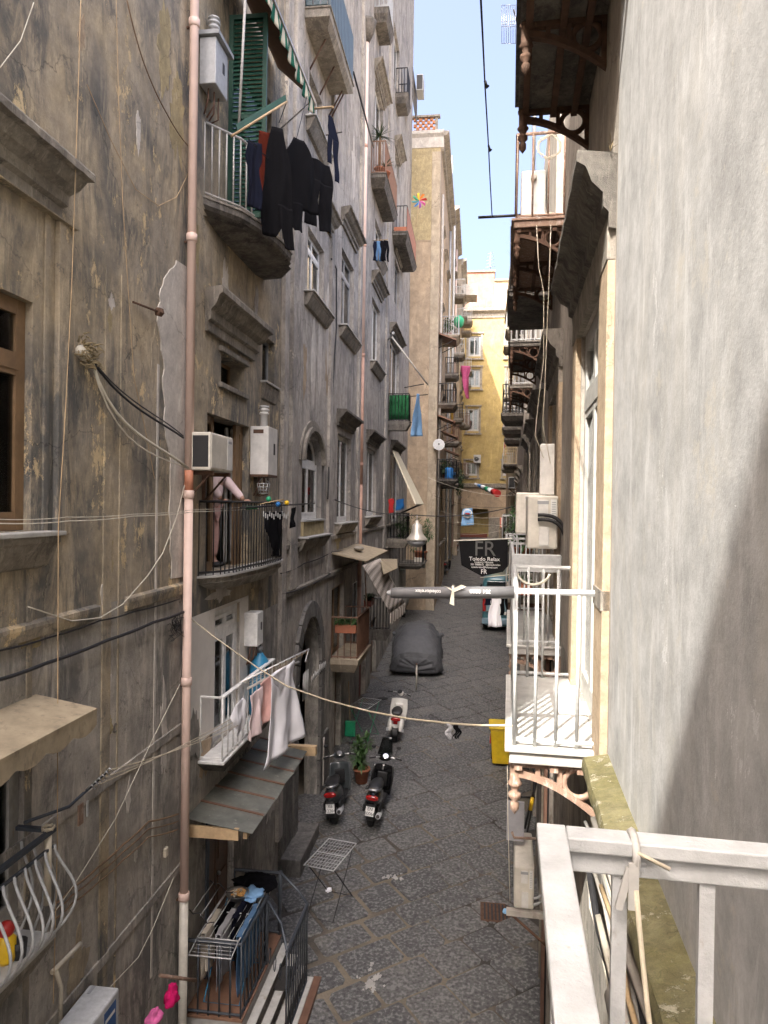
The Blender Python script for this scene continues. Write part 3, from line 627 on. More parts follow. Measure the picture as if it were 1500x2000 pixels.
for k, (px, py, ru, rv, m_) in enumerate(((160, 65, .05, .13, 'jamb_orange'), (345, 240, .16, .55, 'tufa'), (322, 90, .14, .4, 'tufa'), (270, 250, .05, .2, 'plaster_pale'), (255, 880, .07, .25, 'plaster_ochre'), (300, 700, .05, .3, 'plaster_ochre'), (155, 760, .06, .18, 'plaster_ochre'), (60, 1240, .12, .1, 'tufa'), (250, 1560, .04, .14, 'plaster_pale'), (265, 1670, .03, .06, 'plaster_pale'), (300, 1700, .1, .35, 'plaster_low'), (150, 1900, .14, .35, 'plaster_ochre'), (320, 1430, .09, .5, 'plaster_pale'))): flake(A, px, py, ru, rv, m_, 40 + k, .004)
for k, (px, py, ru, rv, m_) in enumerate(((440, 560, .1, .3, 'plaster_pale'), (385, 480, .06, .25, 'tufa'), (500, 590, .1, .25, 'plaster_grey'), (595, 720, .14, .5, 'plaster_brown'), (640, 700, .22, .8, 'plaster_brown'), (655, 250, .3, .6, 'plaster_brown'), (690, 330, .3, .8, 'plaster_pale'), (740, 520, .35, .6, 'plaster_pale'), (600, 1110, .2, .25, 'stone'), (660, 1050, .35, .25, 'tufa'), (735, 1080, .4, .5, 'plaster_pale'), (378, 1440, .15, .3, 'plaster_low'), (430, 1462, .3, .14, 'plaster_low'), (482, 1420, .22, .4, 'plaster_low'), (366, 1330, .08, .3, 'plaster_pale'), (430, 1160, .4, .1, 'plaster_pale'), (400, 1470, .2, .3, 'plaster_brown'), (530, 1560, .25, .3, 'plaster_pale'), (510, 1180, .12, .3, 'stone'), (620, 400, .2, .5, 'plaster_pale'))): flake(B, px, py, ru, rv, m_, 70 + k, .005 if py < 1400 or py > 1465 else .016)
# ------------------------------------------------------------------ right: the building the camera stands on
RB = thing('pale_palazzo', 'pale grey rendered palazzo on the right with white balcony doors and heavy door hoods', 'building', (1.1, 8, gz(8)))
UR = 24.0; VR = 7.0; VF = -1.57; VU = 3.47
DU = [[4.93, 6.45], [9.2, 10.7], [13.6, 15.1], [18.0, 19.5], [22.0, 23.4]]
HR = [[a, c, VF, 1.5] for a, c in DU] + [[a, c, VU, 6.3] for a, c in DU] + [[5.3, 6.6, -7.5, -4.4], [9.0, 11.2, -7.5, -4.2], [14, 15.4, -7.2, -4.2], [18.5, 20.2, -7, -4]]
uj = 4.42
facade(RB, 'wall', FRR, -8, uj, -1.5, VR, HR, 'plaster_right', .2); facade(RB, 'wall', FRR, uj, UR, -1.5, VR, HR, 'plaster_rbrown', .2); facade(RB, 'wall', FRR, -8, UR, -8.5, -1.5, HR, 'plaster_low', .3); core(RB, FRR, -8, UR, -8.5, VR)
for i, h in enumerate(HR[:5]): window(RB, FRR, h, 'wood_white', 2, .8, .4, .1, w=-.03 if i == 0 else -.08, name='door', th=.06)
for h in HR[5:10]: window(RB, FRR, h, 'wood_white', 2, None, .4, .09, w=-.1)
for h in HR[10:]:
    b = MB(); q = (h[1] - h[0]) / 2; [b.box(FRR, h[0] + i * q + .01, h[0] + (i + 1) * q - .01, h[2], h[3], -.22, -.17) for i in (0, 1)]; b.build('door', 'grey_plastic', RB, bevel=.01)
for i, (a, c) in enumerate(DU):
    for x0, x1 in ((a - .46, a - .06), (c + .06, c + .4)): MB().box(FRR, x0, x1, VF - .02, 1.5, -.01, .045).build('door_jamb', 'jamb_orange' if i < 2 else 'stone', RB, bevel=.008)
    MB().box(FRR, a - .46, c + .4, 1.5, 1.78, -.01, .05).build('lintel', 'stone', RB, bevel=.008)
    cornice(RB, FRR, a - .62, c + .55, 2.1, .42, .25, 'stone_dark', 'door_hood')
MB().box(FRR, 4.47, 4.87, -.62, -.5, .0, .052).build('dark_band', 'stone', RB)
# mossy ledge under the windows
rg = random.Random(4); b = MB(); prv = None; us = [-7.9 + i * .22 for i in range(57)]
edge = [(.155 + rg.uniform(-.008, .008), -1.50 + rg.uniform(-.004, .004)) for _ in us]
P = []
for u, (e, v) in zip(us, edge): P += [FRR.p(u, -1.78, 0), FRR.p(u, -1.66, e * .55), FRR.p(u, -1.57, e), FRR.p(u, v - .03, e), FRR.p(u, v, e * .93), FRR.p(u, v + .03, -.01)]
b.add(P, [(i * 6 + k, i * 6 + k + 1, i * 6 + k + 7, i * 6 + k + 6) for i in range(len(us) - 1) for k in range(5)]); b.build('mossy_ledge', 'moss_ledge', RB)
u, v = Rw(1185, 1325); MB().ball(FRR.p(u, v, 0), (.02, .07, .10)).build('broken_patch', 'stone', RB)
def rbalc(u0, u1, v, w, m_slab, m_rail, m_br, npr=7.5, r=.014, h=1.02, each=True, brk=True, name='balcony', mid=True):
    o = MB().box(FRR, u0, u1, v - .11, v - .03, 0, w).build(name, m_slab, RB, bevel=.008)
    MB().box(FRR, u0 - .02, u1 + .02, v - .03, v, 0, w + .03).build('slab_top', 'marble' if m_slab == 'white_worn' else m_slab, o, bevel=.005)
    rl = railing(o, FRR, [(u0 + .04, .015), (u0 + .04, w - .03), (u1 - .04, w - .03), (u1 - .04, .015)], v, v + h, m_rail, npr, r, .022, each)
    if brk:
        for k, u in enumerate((u0 + .07, (u0 + u1) / 2, u1 - .07)):
            if k == 1 and not mid: continue
            iron_bracket(o, FRR, u, v - .112, w - .02, m_br)
        b = MB()
        for x in (.12, w * .5, w - .06): b.box(FRR, u0 + .02, u1 - .02, v - .16, v - .112, x - .025, x + .025)
        b.build('under_beam', m_br, o)
    return o
own = MB().box(FRR, -2.2, 1.27, VF - .12, VF, 0, .58).build('balcony', 'white_worn', RB, bevel=.008)
wo = .53; uo = 1.2
b = MB(); rv = -.55
b.box(FRR, -2.1, uo + .024, rv - .012, rv + .012, wo - .024, wo + .024); b.box(FRR, uo - .024, uo + .024, rv - .0125, rv + .0115, .0, wo - .0245)
b.box(FRR, -2.1, uo + .012, rv - .052, rv - .0115, wo - .012, wo + .012); b.box(FRR, uo - .012, uo + .012, rv - .05, rv - .0115, .0, wo - .0125)
orl = b.build('railing', 'white_paint', own, bevel=.003); b = MB(); b.box(FRR, -2.1, uo + .012, VF + .06, VF + .085, wo - .012, wo + .012); b.box(FRR, uo - .012, uo + .012, VF + .06, VF + .085, .0, wo - .0115); b.build('bottom_rail', 'white_paint', own)
me = MB().bx((0, 0, (rv + VF) / 2 - .02), (.024, .012, rv - VF - .05)).mesh('baluster'); me.materials.append(M['white_paint'])
for w_ in (.02, .15, .285, .42): q = shared('baluster', me, orl, FRR.p(uo, 0, w_)); q.location.z = -ORG[RB.name].z
for k in range(16): q = shared('baluster', me, orl, FRR.p(uo - .13 * (k + 1), 0, wo), (0, 0, R(87))); q.location.z = -ORG[RB.name].z
b2 = rbalc(4.74, 6.78, VF, .58, 'white_worn', 'white_paint', 'rust_pink', 7.0, .013)
b3 = rbalc(8.3, 11.1, VF, .58, 'white_worn', 'white_paint', 'rust_pink', 8, .011)
MB().box(FRR, 8.28, 8.33, VF + .84, VF + 1.03, .02, .56).build('rail_panel', 'white_paint', b3)
rbalc(12.8, 15.4, VF, .6, 'stone', 'white_paint', 'rust', 8, .011, each=False)
rbalc(17.2, 19.9, VF, .6, 'stone', 'black_iron', 'rust', 8, .011, each=False)
rbalc(3.9, 6.25, VU, .58, 'stone_dark', 'rust', 'rust', 7, .012)
u2b = rbalc(8.75, 11.25, VU, .60, 'rust_pink', 'rust_pink', 'rust', 6, .012)
rbalc(11.65, 13.9, VU + .02, .66, 'stone_dark', 'black_iron', 'rust', 7, .011, each=False, brk=False)
rbalc(15.2, 18.0, VU, .64, 'stone_dark', 'white_paint', 'rust', 8, .011, each=False)
rbalc(20.5, 23.2, VU, .64, 'stone', 'white_paint', 'rust', 8, .011, each=False)
# ------------------------------------------------------------------ buildings further on, generic fronts
def front(name, label, F, u0, u1, v0, v1, mat, cols, floors, hw=.55, wh=1.9, wm='white_paint', balc=(), corn=True, d=7, low=None, curt=.5, loc=None):
    t = thing(name, label, 'building', loc or tuple(F.p((u0 + u1) / 2, 0, -d / 2) * 1) [:2] + (gz(F.p(u0, 0).y),))
    hs = [[c - hw, c + hw, f, f + wh] for f in floors for c in cols]
    if low is None: facade(t, 'wall', F, u0, u1, v0, v1, hs, mat)
    else: facade(t, 'wall', F, u0, u1, low[0], v1, hs, mat); facade(t, 'wall', F, u0, u1, v0, low[0], hs, low[1])
    core(t, F, u0, u1, v0, v1, mat, d)
    for h in hs:
        window(t, F, h, wm, 2, None, curt, .07)
        if corn: cornice(t, F, h[0] - .25, h[1] + .25, h[3] + .38, .26, .2, 'stone')
    MB().prof(F, [(0, v1 - .5), (.12, v1 - .45), (.15, v1 - .25), (.4, v1 - .12), (.42, v1), (0, v1 + .05)], u0, u1).build('roof_cornice', 'stone', t)
    for (c, f, hwid, w_, rm, sm) in balc:
        o = slab(t, F, [(c - hwid, 0), (c - hwid, w_), (c + hwid, w_), (c + hwid, 0)], f, .1, sm, sm)
        railing(o, F, [(c - hwid + .03, .02), (c - hwid + .03, w_ - .03), (c + hwid - .03, w_ - .03), (c + hwid - .03, .02)], f, f + 1.0, rm, 8, .013, .024, False)
    return t
# low house behind the camera on the left, past the side street: its roof edge shades the near right wall
front('corner_house', 'cream house on the left past the side street behind the camera', FL, -26, -8.62, -9, 14, 'plaster_cream', (-22, -18, -13), (-6.5, -2, 2.5, 7))
# brown building that steps out into the street
YF = 35.8; FS = Fr((XL, YF, 0), (1, 0, 0), (0, -1, 0)); XF = -2.02; FF = Fr((XF, 0, 0), (0, 1, 0), (1, 0, 0)); WF = XF - XL
vt = onY(820, 258, YF).z; vtu = onY(820, 470, YF).z
F_ = front('brown_building', 'tan brown building stepping out into the street, bare tufa high on its blank side', FF, YF, 47.5, -7, vt, 'plaster_brown', (38.2, 41.6, 45.2), (-4.4, -.2, 4.0, 8.2, 12.2), .55, 2.0, balc=((37.6, 1.4, 1.0, 1.0, 'black_iron', 'stone_dark'), (41.6, 1.3, 1.4, 1.0, 'black_iron', 'stone_dark'), (37.9, 5.3, 1.1, .9, 'black_iron', 'stone'), (45, 4.0, .8, .9, 'brown_iron', 'stone'), (40.0, 9.3, 1.0, .95, 'white_paint', 'plaster_cream'), (44.8, 8.1, .9, .8, 'black_iron', 'stone')), loc=(-4, 41, gz(41)))
facade(F_, 'side_wall', FS, 0, WF, -7, vtu, [], 'plaster_brown'); facade(F_, 'side_wall', FS, -.0, WF, vtu, vt, [], 'tufa')
for v in (vtu, 5.6, -1.0, -2.9): MB().box(FS, 0, WF, v - .06, v + .02, -.01, .015).build('plaster_joint', 'plaster_brown', F_)
MB().box(FS, WF - .42, WF + .012, -7, vt - 1, -.4, .02).build('corner_strip', 'plaster_cream', F_, bevel=.02)
MB().prof(FS, [(-.3, vt - .85), (.02, vt - .8), (.05, vt - .3), (.16, vt - .15), (.16, vt), (-.3, vt + .02)], -.05, WF + .15).build('roof_cap', 'plaster_pale', F_)
v = vt + .02
for r in range(5):
    for k in range(4): MB().box(FS, .05 + k * .27 + (.13 if r % 2 else 0), .05 + k * .27 + (.13 if r % 2 else 0) + .16, v + r * .15 + .004, v + r * .15 + .146, -.25, -.12).build('brick', 'brick', F_, bevel=.006)
MB().box(FS, -.05, WF - .05, v + .755, v + .85, -.32, -.05).build('parapet_cap', 'stone', F_); MB().box(FS, WF - .3, WF - .17, v, v + .755, -.26, -.1).build('parapet_post', 'stone', F_)
# further houses on the left
G1 = Fr((-1.8, 0, 0), (0, 1, 0), (1, 0, 0)); G2 = Fr((-1.45, 0, 0), (0, 1, 0), (1, 0, 0))
def side(par, F, y, v0, v1, mat, wd=.5): FQ = Fr((F.O.x - wd, y, 0), (1, 0, 0), (0, -1, 0)); facade(par, 'side_wall', FQ, 0, wd, v0, v1, [], mat)
g = front('cream_house', 'tall narrow cream house beyond the brown building, balconies stacked over each other', G1, 47.6, 56.5, -6, 19.8, 'plaster_cream', (49.6, 52.2, 54.8), (-2.2, 2.2, 6.4, 10.4, 14.4), .5, 2.0, balc=[(49.4, f, .85, .85, 'white_paint', 'stone') for f in (14.3, 10.3)] + [(52.3, f, .8, .75, 'black_iron', 'stone') for f in (6.3, 2.1)] + [(55, f, .8, .85, 'white_paint', 'stone') for f in (14.3, 6.3)] + [(49.4, 2.1, .9, .7, 'black_iron', 'stone')])
side(g, G1, 47.6, -6, 19.8, 'plaster_cream')
h_ = front('far_house', 'small pale house at the far left end of the street under a roof terrace', G2, 56.6, 68.5, -5, 19.4, 'plaster_cream', (58.6, 61.8, 65.4), (-1.5, 2.8, 7.0, 11.0, 15.0), .5, 2.0, balc=[(58.6, f, .8, .9, 'white_paint', 'stone') for f in (14.9, 10.9)] + [(62, f, .8, .8, 'brown_iron', 'stone') for f in (14.9, 6.9, 2.7)] + [(65.4, 10.9, .8, .8, 'black_iron', 'stone')])
side(h_, G2, 56.6, -5, 19.4, 'plaster_cream')
# the yellow house closing the street
YY = 70.0; FY = Fr((0, YY, 0), (1, 0, 0), (0, -1, 0)); yt = onY(930, 604, YY).z
yw = []
for (a, c, t_, b_) in ((913, 941, 655, 697), (914, 940, 720, 757), (911, 937, 797, 843), (907, 934, 902, 930)):
    p0, p1 = onY(a, t_, YY), onY(c, b_, YY); yw.append([p0.x + .12, p1.x - .12, p1.z + .05, p0.z - .05])
Yb = thing('yellow_house', 'yellow house closing the far end of the street, upper floors in the sun', 'building', (1, YY + 3, gz(YY)))
yx = [[q[0] + s, q[1] + s, q[2], q[3]] for q in yw for s in (-5.2, 3.6, 8)]
ysh = [[-3.2, 1.2, gz(YY) - .5, -.2], [2.6, 3.6, gz(YY) - .5, -.9, .5]]
vsh = onY(930, 945, YY).z
facade(Yb, 'wall', FY, -14, 16, vsh, yt, yw + yx, 'plaster_yellow'); facade(Yb, 'wall', FY, -14, 16, -5, vsh, ysh, 'plaster_brown'); core(Yb, FY, -14, 16, -5, yt, 'plaster_yellow', 8)
for h in yw + yx:
    window(Yb, FY, h, 'white_paint', 2, None, .5, .1); b = MB()
    for q in ((h[0] - .2, h[0] + .0, h[2] - .2, h[3] + .2), (h[1], h[1] + .2, h[2] - .2, h[3] + .2)): b.box(FY, *q, -.01, .05)
    b.box(FY, h[0] - .28, h[1] + .28, h[3] + .2, h[3] + .34, -.01, .12); b.box(FY, h[0] - .3, h[1] + .3, h[2] - .34, h[2] - .2, -.01, .14); b.build('window_surround', 'stone', Yb)
MB().prof(FY, [(0, yt - .9), (.1, yt - .85), (.15, yt - .5), (.5, yt - .25), (.55, yt), (0, yt + .05)], -14, 16).build('roof_cornice', 'stone', Yb)
MB().prof(FY, [(0, vsh - .4), (.2, vsh - .35), (.25, vsh), (0, vsh + .05)], -14, 16).build('string_course', 'stone', Yb)
MB().box(FY, -3.1, 1.1, gz(YY), -2.6, -.25, -.2).build('shop_shutter', 'door_red', Yb); MB().box(FY, 1.25, 2.2, gz(YY) - .5, -1, -.01, .1).build('pilaster', 'stone', Yb)
Pk = thing('pink_house', 'pink rooftop storey above the yellow house against the sky', 'building', (1, YY + 9, yt)); FP = Fr((0, YY + 5, 0), (1, 0, 0), (0, -1, 0))
p0, p1 = onY(921, 532, YY + 5), onY(965, 600, YY + 5); hp = [onY(926, 0, YY + 5).x, onY(936, 0, YY + 5).x, onY(930, 597, YY + 5).z, onY(930, 570, YY + 5).z]
facade(Pk, 'wall', FP, p0.x - 4, p1.x, yt - 2, p0.z, [hp], 'plaster_pink'); core(Pk, FP, p0.x - 4, p1.x, yt - 2, p0.z, 'plaster_pink', 8); window(Pk, FP, hp, 'white_paint', 2, None, .5, .08)
MB().box(FP, p0.x - 4.2, p1.x + .1, p0.z, p0.z + .15, -8, .15).build('roof_edge', 'stone', Pk)
p2 = onY(1010, 548, YY + 5); facade(Pk, 'wall', FP, p1.x + .02, p2.x, yt - 2, p2.z, [], 'plaster_cream'); core(Pk, FP, p1.x + .02, p2.x, yt - 2, p2.z, 'plaster_cream', 8)
MB().box(FP, p1.x, p2.x, p2.z, p2.z + .15, -8, .2).build('roof_edge', 'stone', Pk)
# right side beyond the pale palazzo
FR2 = FRR.off((-.15, 0, 0))
r2 = front('grey_house', 'shaded grey house on the right beyond the pale palazzo, black door hoods', FR2, 24.1, 44, -8, 8.6, 'plaster_rbrown', (26.5, 31, 35.5, 40), (-1.2, 3.4), .6, 2.3, balc=((26.5, -1.3, 1.1, .7, 'white_paint', 'stone'), (31, -1.3, 1.1, .7, 'black_iron', 'stone'), (26.5, 3.3, 1.1, .75, 'black_iron', 'stone_dark'), (31, 3.3, 1.1, .75, 'white_paint', 'stone_dark'), (35.5, 3.3, 1, .7, 'white_paint', 'stone_dark')), loc=(5.5, 34, gz(34)))
X3 = 1.95; FR3 = Fr((X3, 0, 0), (.012, 1, 0), (-1, .012, 0))
r3 = front('pale_house', 'sunlit pale house at the far right, white balconies one above the other', FR3, 44.2, 69, -7, 17.5, 'plaster_cream', (46.5, 50.5, 55, 60), (-1.5, 2.8, 7.0, 11.2), .6, 2.2, balc=((46.4, -1.6, 1.2, .7, 'black_iron', 'stone'), (46.4, 2.7, 1.2, .8, 'panel_cream', 'stone_dark'), (46.4, 6.9, 1.2, .8, 'white_paint', 'stone'), (46.4, 11.1, 1.2, .8, 'white_paint', 'stone'), (51, 11.1, 1.2, .8, 'white_paint', 'stone'), (51, 6.9, 1.2, .8, 'white_paint', 'stone'), (51, 2.7, 1.2, .8, 'white_paint', 'stone')), loc=(6, 56, gz(56)))
FQ = Fr((X3 + .53, 44.2, 0), (1, 0, 0), (0, -1, 0)); q = facade(r3, 'side_wall', FQ, 0, 3.5, -7, 17.5, [], 'plaster_cream')
# ------------------------------------------------------------------ helpers for cloth, units, wires
def cloth(name, label, cat, mat, a, b, ln, panels, fold=.02, fq=3.0, group=None, sway=(0, 0, 0), seed=0, sol=.004, nu=26, nv=22, dbl=0):
    """hanging textile between points a and b; panels = lists of (t, left, right) in units of length and top width"""
    a, b = V(a), V(b); d = b - a; nrm = V((d.y, -d.x, 0)); nrm = nrm.normalized() if nrm.length > 1e-6 else V((1, 0, 0)); mb = MB(); rg = random.Random(seed); ph = [rg.random() * 6 for _ in range(4)]
    for pi_, pan in enumerate(panels):
        t0, t1 = pan[0][0], pan[-1][0]
        def lr(t):
            for q, r in zip(pan[:-1], pan[1:]):
                if t <= r[0] + 1e-9: k = (t - q[0]) / max(1e-9, r[0] - q[0]); return q[1] + (r[1] - q[1]) * k, q[2] + (r[2] - q[2]) * k
            return pan[-1][1:]
        def fn(s, tt):
            t = t0 + (t1 - t0) * tt; l, r = lr(t); x = l + (r - l) * s
            f = fold * (.4 + .8 * t) * (.7 * math.sin(fq * 5 * x + ph[0] + 1.6 * t) + 1.5 * mnoise.noise(V((x * fq * 1.6 + ph[1], t * 1.3 + ph[2], seed * 1.7))) + .9 * mnoise.noise(V((x * fq * 3.4, t * 3.2, seed * 2.3 + ph[3])))) + fold * .8 * (pi_ % 2) * .5
            return a + d * x + V((0, 0, -ln * t)) + nrm * f + V(sway) * t * t + d.normalized() * (.012 * math.sin(9 * t + ph[3]))
        mb.grid(fn, nu, nv)
        if dbl:
            n0 = len(mb.v); k = nu + 1; mb.grid(lambda s_, q_: fn(s_, q_ * .8) + nrm * dbl, nu, nv); m0 = n0 - k * (nv + 1)
            for i in range(nu): mb.f.append([m0 + i, m0 + i + 1, n0 + i + 1, n0 + i]); mb.sm.append(True)
    o = mb.build(name, mat, org=a, solid=sol, fix=False); return tag(o, label, cat, group)
SHEET = [[(0, 0, 1), (1, -.02, 1.02)]]
TROU = [[(0, .08, .92), (.3, 0, 1)], [(.3, 0, .5), (1, -.05, .36)], [(.3, .5, 1), (1, .62, 1.05)]]
SHIRT = [[(0, .25, .75), (.12, .2, .8), (1, .18, .84)], [(.02, .05, .28), (.3, -.08, .2), (.78, -.12, .06)], [(.02, .72, .95), (.3, .8, 1.08), (.78, .94, 1.12)]]
TOP = [[(0, .1, .9), (.25, .02, .98), (.4, .16, .84), (1, .12, .9)]]
def wire(name, label, pts, r, m, cat='cable', group=None, n=5): return tag(MB().tube(pts, r, n).build(name, m, org=pts[0], fix=False), label, cat, group)
def pegs(par, pts, m, dirn=(0, 0, -1)):
    for q in pts: MB().bx(V(q) - V((0, 0, .025)), (.012, .012, .075)).build('peg', m, par)
def ac_unit(name, label, F, u0, u1, v0, v1, w0, w1, grille='side', m='enamel', group=None, bracket='rust', fan=True):
    t = thing(name, label, 'air conditioner', F.p((u0 + u1) / 2, v0, (w0 + w1) / 2), group)
    MB().box(F, u0, u1, v0, v1, w0, w1).build('casing', m, t, bevel=.018)
    h = v1 - v0
    b = MB(); k = int(h / .028)                                   # coil louvres on the near end
    for i in range(k): b.box(F, u0 - .004, u0 + .002, v0 + .05 + i * (h - .1) / k, v0 + .05 + (i + .45) * (h - .1) / k, w0 + .03, w1 - .03)
    if grille == 'side': MB().box(F, u0 - .003, u0 + .001, v0 + .04, v1 - .04, w0 + .025, w1 - .025).build('coil', 'black_plastic', t); b.build('louvre', 'black_plastic', t)
    if not fan:
        MB().box(F, u0 + .03, u0 + (u1 - u0) * .7, v0 + .03, v1 - .03, w1 - .001, w1 + .006).build('front_panel', m, t, bevel=.004); MB().box(F, u0 + (u1 - u0) * .73, u1 - .02, v0 + .03, v1 - .03, w1 - .001, w1 + .006).build('side_panel', 'enamel', t, bevel=.004)
    c = u0 + (u1 - u0) * .4; r = min(h * .4, (u1 - u0) * .33); q = MB()
    for rr in [r * (i + 1) / 6 for i in range(6)]: q.tube([F.p(c + rr * math.cos(a * .3142), (v0 + v1) / 2 + rr * math.sin(a * .3142), w1 + .008) for a in range(20)], .004, 4, True)
    for a in range(8): q.tube([F.p(c, (v0 + v1) / 2, w1 + .008), F.p(c + r * math.cos(a * .7854), (v0 + v1) / 2 + r * math.sin(a * .7854), w1 + .008)], .004, 4)
    if fan: q.build('fan_grille', m, t); MB().lathe(F.p(c, (v0 + v1) / 2, w1 - .002), [(r, 0), (r, .004), (.01, .005)], 20, F.N).build('fan_well', 'black_plastic', t)
    if bracket:
        for u in (u0 + .1, u1 - .12): b = MB(); b.box(F, u, u + .04, v0 - .05, v0 - .003, 0, w1); b.box(F, u, u + .04, v0 - .38, v0 - .045, 0, .04); b.tube([F.p(u + .02, v0 - .36, .03), F.p(u + .02, v0 - .04, w1 - .05)], .014, 5); b.build('bracket', bracket, t)
    return t
def boiler(label, F, u0, u1, v0, v1, w1, m='enamel', flue=.35, rusty=False):
    t = thing('wall_boiler', label, 'boiler', F.p((u0 + u1) / 2, v0, w1 / 2), 'gas boilers on the left wall')
    MB().box(F, u0, u1, v0, v1, .01, w1).build('casing', m, t, bevel=.012)
    c, wc = (u0 + u1) / 2, w1 * .5; h = v1 - v0
    if rusty: MB().box(F, u0 - .003, u0 + .004, v1 - .11, v1 - .05, .06, w1 - .08).build('rust_stain', 'rust', t); MB().box(F, u0 - .004, u1 + .003, v0 - .006, v0 + .03, .012, w1 + .003).build('rust_edge', 'rust', t)
    MB().box(F, u0 + (u1 - u0) * .55, u0 + (u1 - u0) * .7, v0 + h * .45, v0 + h * .68, w1, w1 + .006).build('inspection_slot', 'black_plastic', t)
    b = MB()
    for k, (du, dw) in enumerate(((.25, .4), (.45, .6), (.65, .45), (.8, .6))): b.tube([F.p(u0 + (u1 - u0) * du, v0, w1 * dw), F.p(u0 + (u1 - u0) * du, v0 - .12 - .05 * k, w1 * dw), F.p(u0 + (u1 - u0) * (du + .05), v0 - .3, .03)], .011, 5)
    b.build('pipework', 'brown_iron', t)
    if flue:
        MB().lathe(F.p(c, v1, wc), [(.055, 0), (.055, flue * .6), (.075, flue * .62), (.075, flue * .68), (.058, flue * .7), (.058, flue * .76), (.08, flue * .78), (.08, flue * .84), (.06, flue * .86), (.06, flue * .92), (.082, flue * .94), (.07, flue)], 14).build('flue', m, t)
    return t
# ------------------------------------------------------------------ drainpipes
def pipe(label, u, v0, v1, r, mats, w=.1, joints=()):
    t = thing('drainpipe', label, 'drainpipe', FL.p(u, v0, w), 'drainpipes on the left fronts')
    for a, c, m in mats: MB().tube([FL.p(u, a, w), FL.p(u, c, w)], r, 14).build('pipe_length', m, t)
    for v in joints:
        MB().lathe(FL.p(u, v, w), [(r + .003, -.05), (r + .012, -.045), (r + .012, .04), (r + .003, .045)], 14).build('collar', mats[0][2], t); MB().box(FL, u - .015, u + .015, v - .06, v - .04, 0, w).build('clamp', 'rust', t)
    return t
up = L_(368, 900, .09)[0] + .02; P_ = lambda y: L_(365, y, .09)[1]
pipe('pink painted drainpipe between the ochre wall and the balconies, full height', up, -7.2, 14, .052, ((P_(918), 14, 'pipe_pink'), (P_(965), P_(918), 'pipe_terra'), (P_(1740), P_(965), 'pipe_pink'), (-7.2, P_(1740), 'cream_metal')), .09, (P_(455), P_(965), P_(1330), P_(1742), P_(20)))
uq = L_(708, 700, .08)[0]; pipe('copper pink drainpipe halfway along the grey palazzo', uq, L_(708, 1255)[1], L_(708, 62)[1], .062, ((-2.4, .6, 'pipe_copper'), (.6, 4.4, 'pipe_copper'), (4.4, L_(708, 70)[1], 'pipe_pink'), (L_(708, 1255)[1], -2.4, 'pipe_copper')), .08, (1.2, 4.4, 7.6, 10.5))
MB().lathe(FL.p(uq, L_(708, 70)[1], .1), [(.06, 0), (.2, .3), (.26, .55), (.26, .62)], 8).build('rain_hopper', 'stone_dark', B)
# ------------------------------------------------------------------ ochre wall: window trim, low balcony, awning, unit, anchor, cables
ua, va = L_(95, 1345); uo2, vo2 = L_(190, 1383, .52)
t = thing('flat_awning', 'flat tan metal awning with a scalloped edge over the low balcony', 'awning', FL.p(4.6, va, .25))
MB().prof(FL, [(0, va), (.52, vo2), (.52, vo2 - .02), (0, va - .02)], 3.3, uo2).build('roof_sheet', 'tin_tan', t)
b = MB(); n = 24
top_ = [(3.3 + (uo2 - 3.3) * i / n, vo2 - .021) for i in range(n + 1)]; bot_ = [(u, vo2 - .13 - .045 * abs(math.sin(i * math.pi / 4))) for i, (u, _) in enumerate(top_)]
for i in range(n): b.ext(FL, [top_[i], top_[i + 1], bot_[i + 1], bot_[i]], .505, .517)
b.build('valance', 'tin_tan', t); MB().box(FL, uo2 - .012, uo2, vo2 - .12, vo2 - .021, .02, .5).build('side_valance', 'tin_tan', t)
# low balcony with belly-shaped balusters
vF, vRl = -3.3, -2.52; bw = .3; ue = 5.08
bal = slab(A, FL, [(2.8, 0), (2.8, bw), (ue, bw), (ue, 0)], vF, .08, 'stone', 'marble', under=.1)
b = MB(); b.box(FL, 2.8, ue + .01, vRl, vRl + .03, bw - .03, bw + .01); b.box(FL, ue - .03, ue + .01, vRl - .001, vRl + .029, 0, bw - .031); b.box(FL, 2.8, ue, vRl - .12, vRl - .1, bw - .02, bw); rl = b.build('railing', 'blue_iron', bal)
def belly(F, u, w, du, dw): return bez(F.p(u, vRl - .1, w), F.p(u + du * .1, vRl - .3, w + dw * .1), F.p(u + du * 1.7, vF + .25, w + dw * 1.7), F.p(u, vF, w), 12)
for k in range(12): MB().tube(belly(FL, ue - .12 - k * .12, bw, 0, .19), .011, 6).build('baluster', 'white_paint', rl)
for k in range(3): MB().tube(belly(FL, ue, .03 + k * .1, .19, 0), .011, 6).build('baluster', 'white_paint', rl)
MB().tube(belly(FL, ue, bw, .15, .15), .011, 6).build('baluster', 'white_paint', rl)
MB().tube([FL.p(ue - .05, vRl + .04, bw - .02), FL.p(ue - .05, vF + .25, bw - .02)], .028, 10).build('corner_post', 'pvc_cream', rl)
q = [FL.p(ue - .05 + .045 * math.cos(a * .9), vRl + .05 + .012 * math.sin(a * 2.3), bw - .02 + .045 * math.sin(a * .9)) for a in range(40)]
tag(MB().tube(q, .006, 5).build('rope_coil', 'rope', org=q[0]), 'cream rope wound round the corner post of the low balcony', 'rope')
p = FL.p(4.72, vF, .16); t = thing('spray_bottle', 'yellow container with a red lid behind the curved white balusters', 'container', p)
MB().lathe(p, [(.06, 0), (.07, .03), (.07, .16), (.04, .2)], 12).build('body', 'plastic_yellow', t); MB().ball(p + V((0, 0, .23)), (.06, .06, .06)).build('lid', 'plastic_red', t)
p = FL.p(4.78, vF, .22); tag(MB().lathe(p, [(.05, 0), (.06, .12), (.052, .12), (.04, .02)], 12).build('small_pot', 'black_plastic', org=p), 'small dark pot on the floor of the low balcony', 'pot')
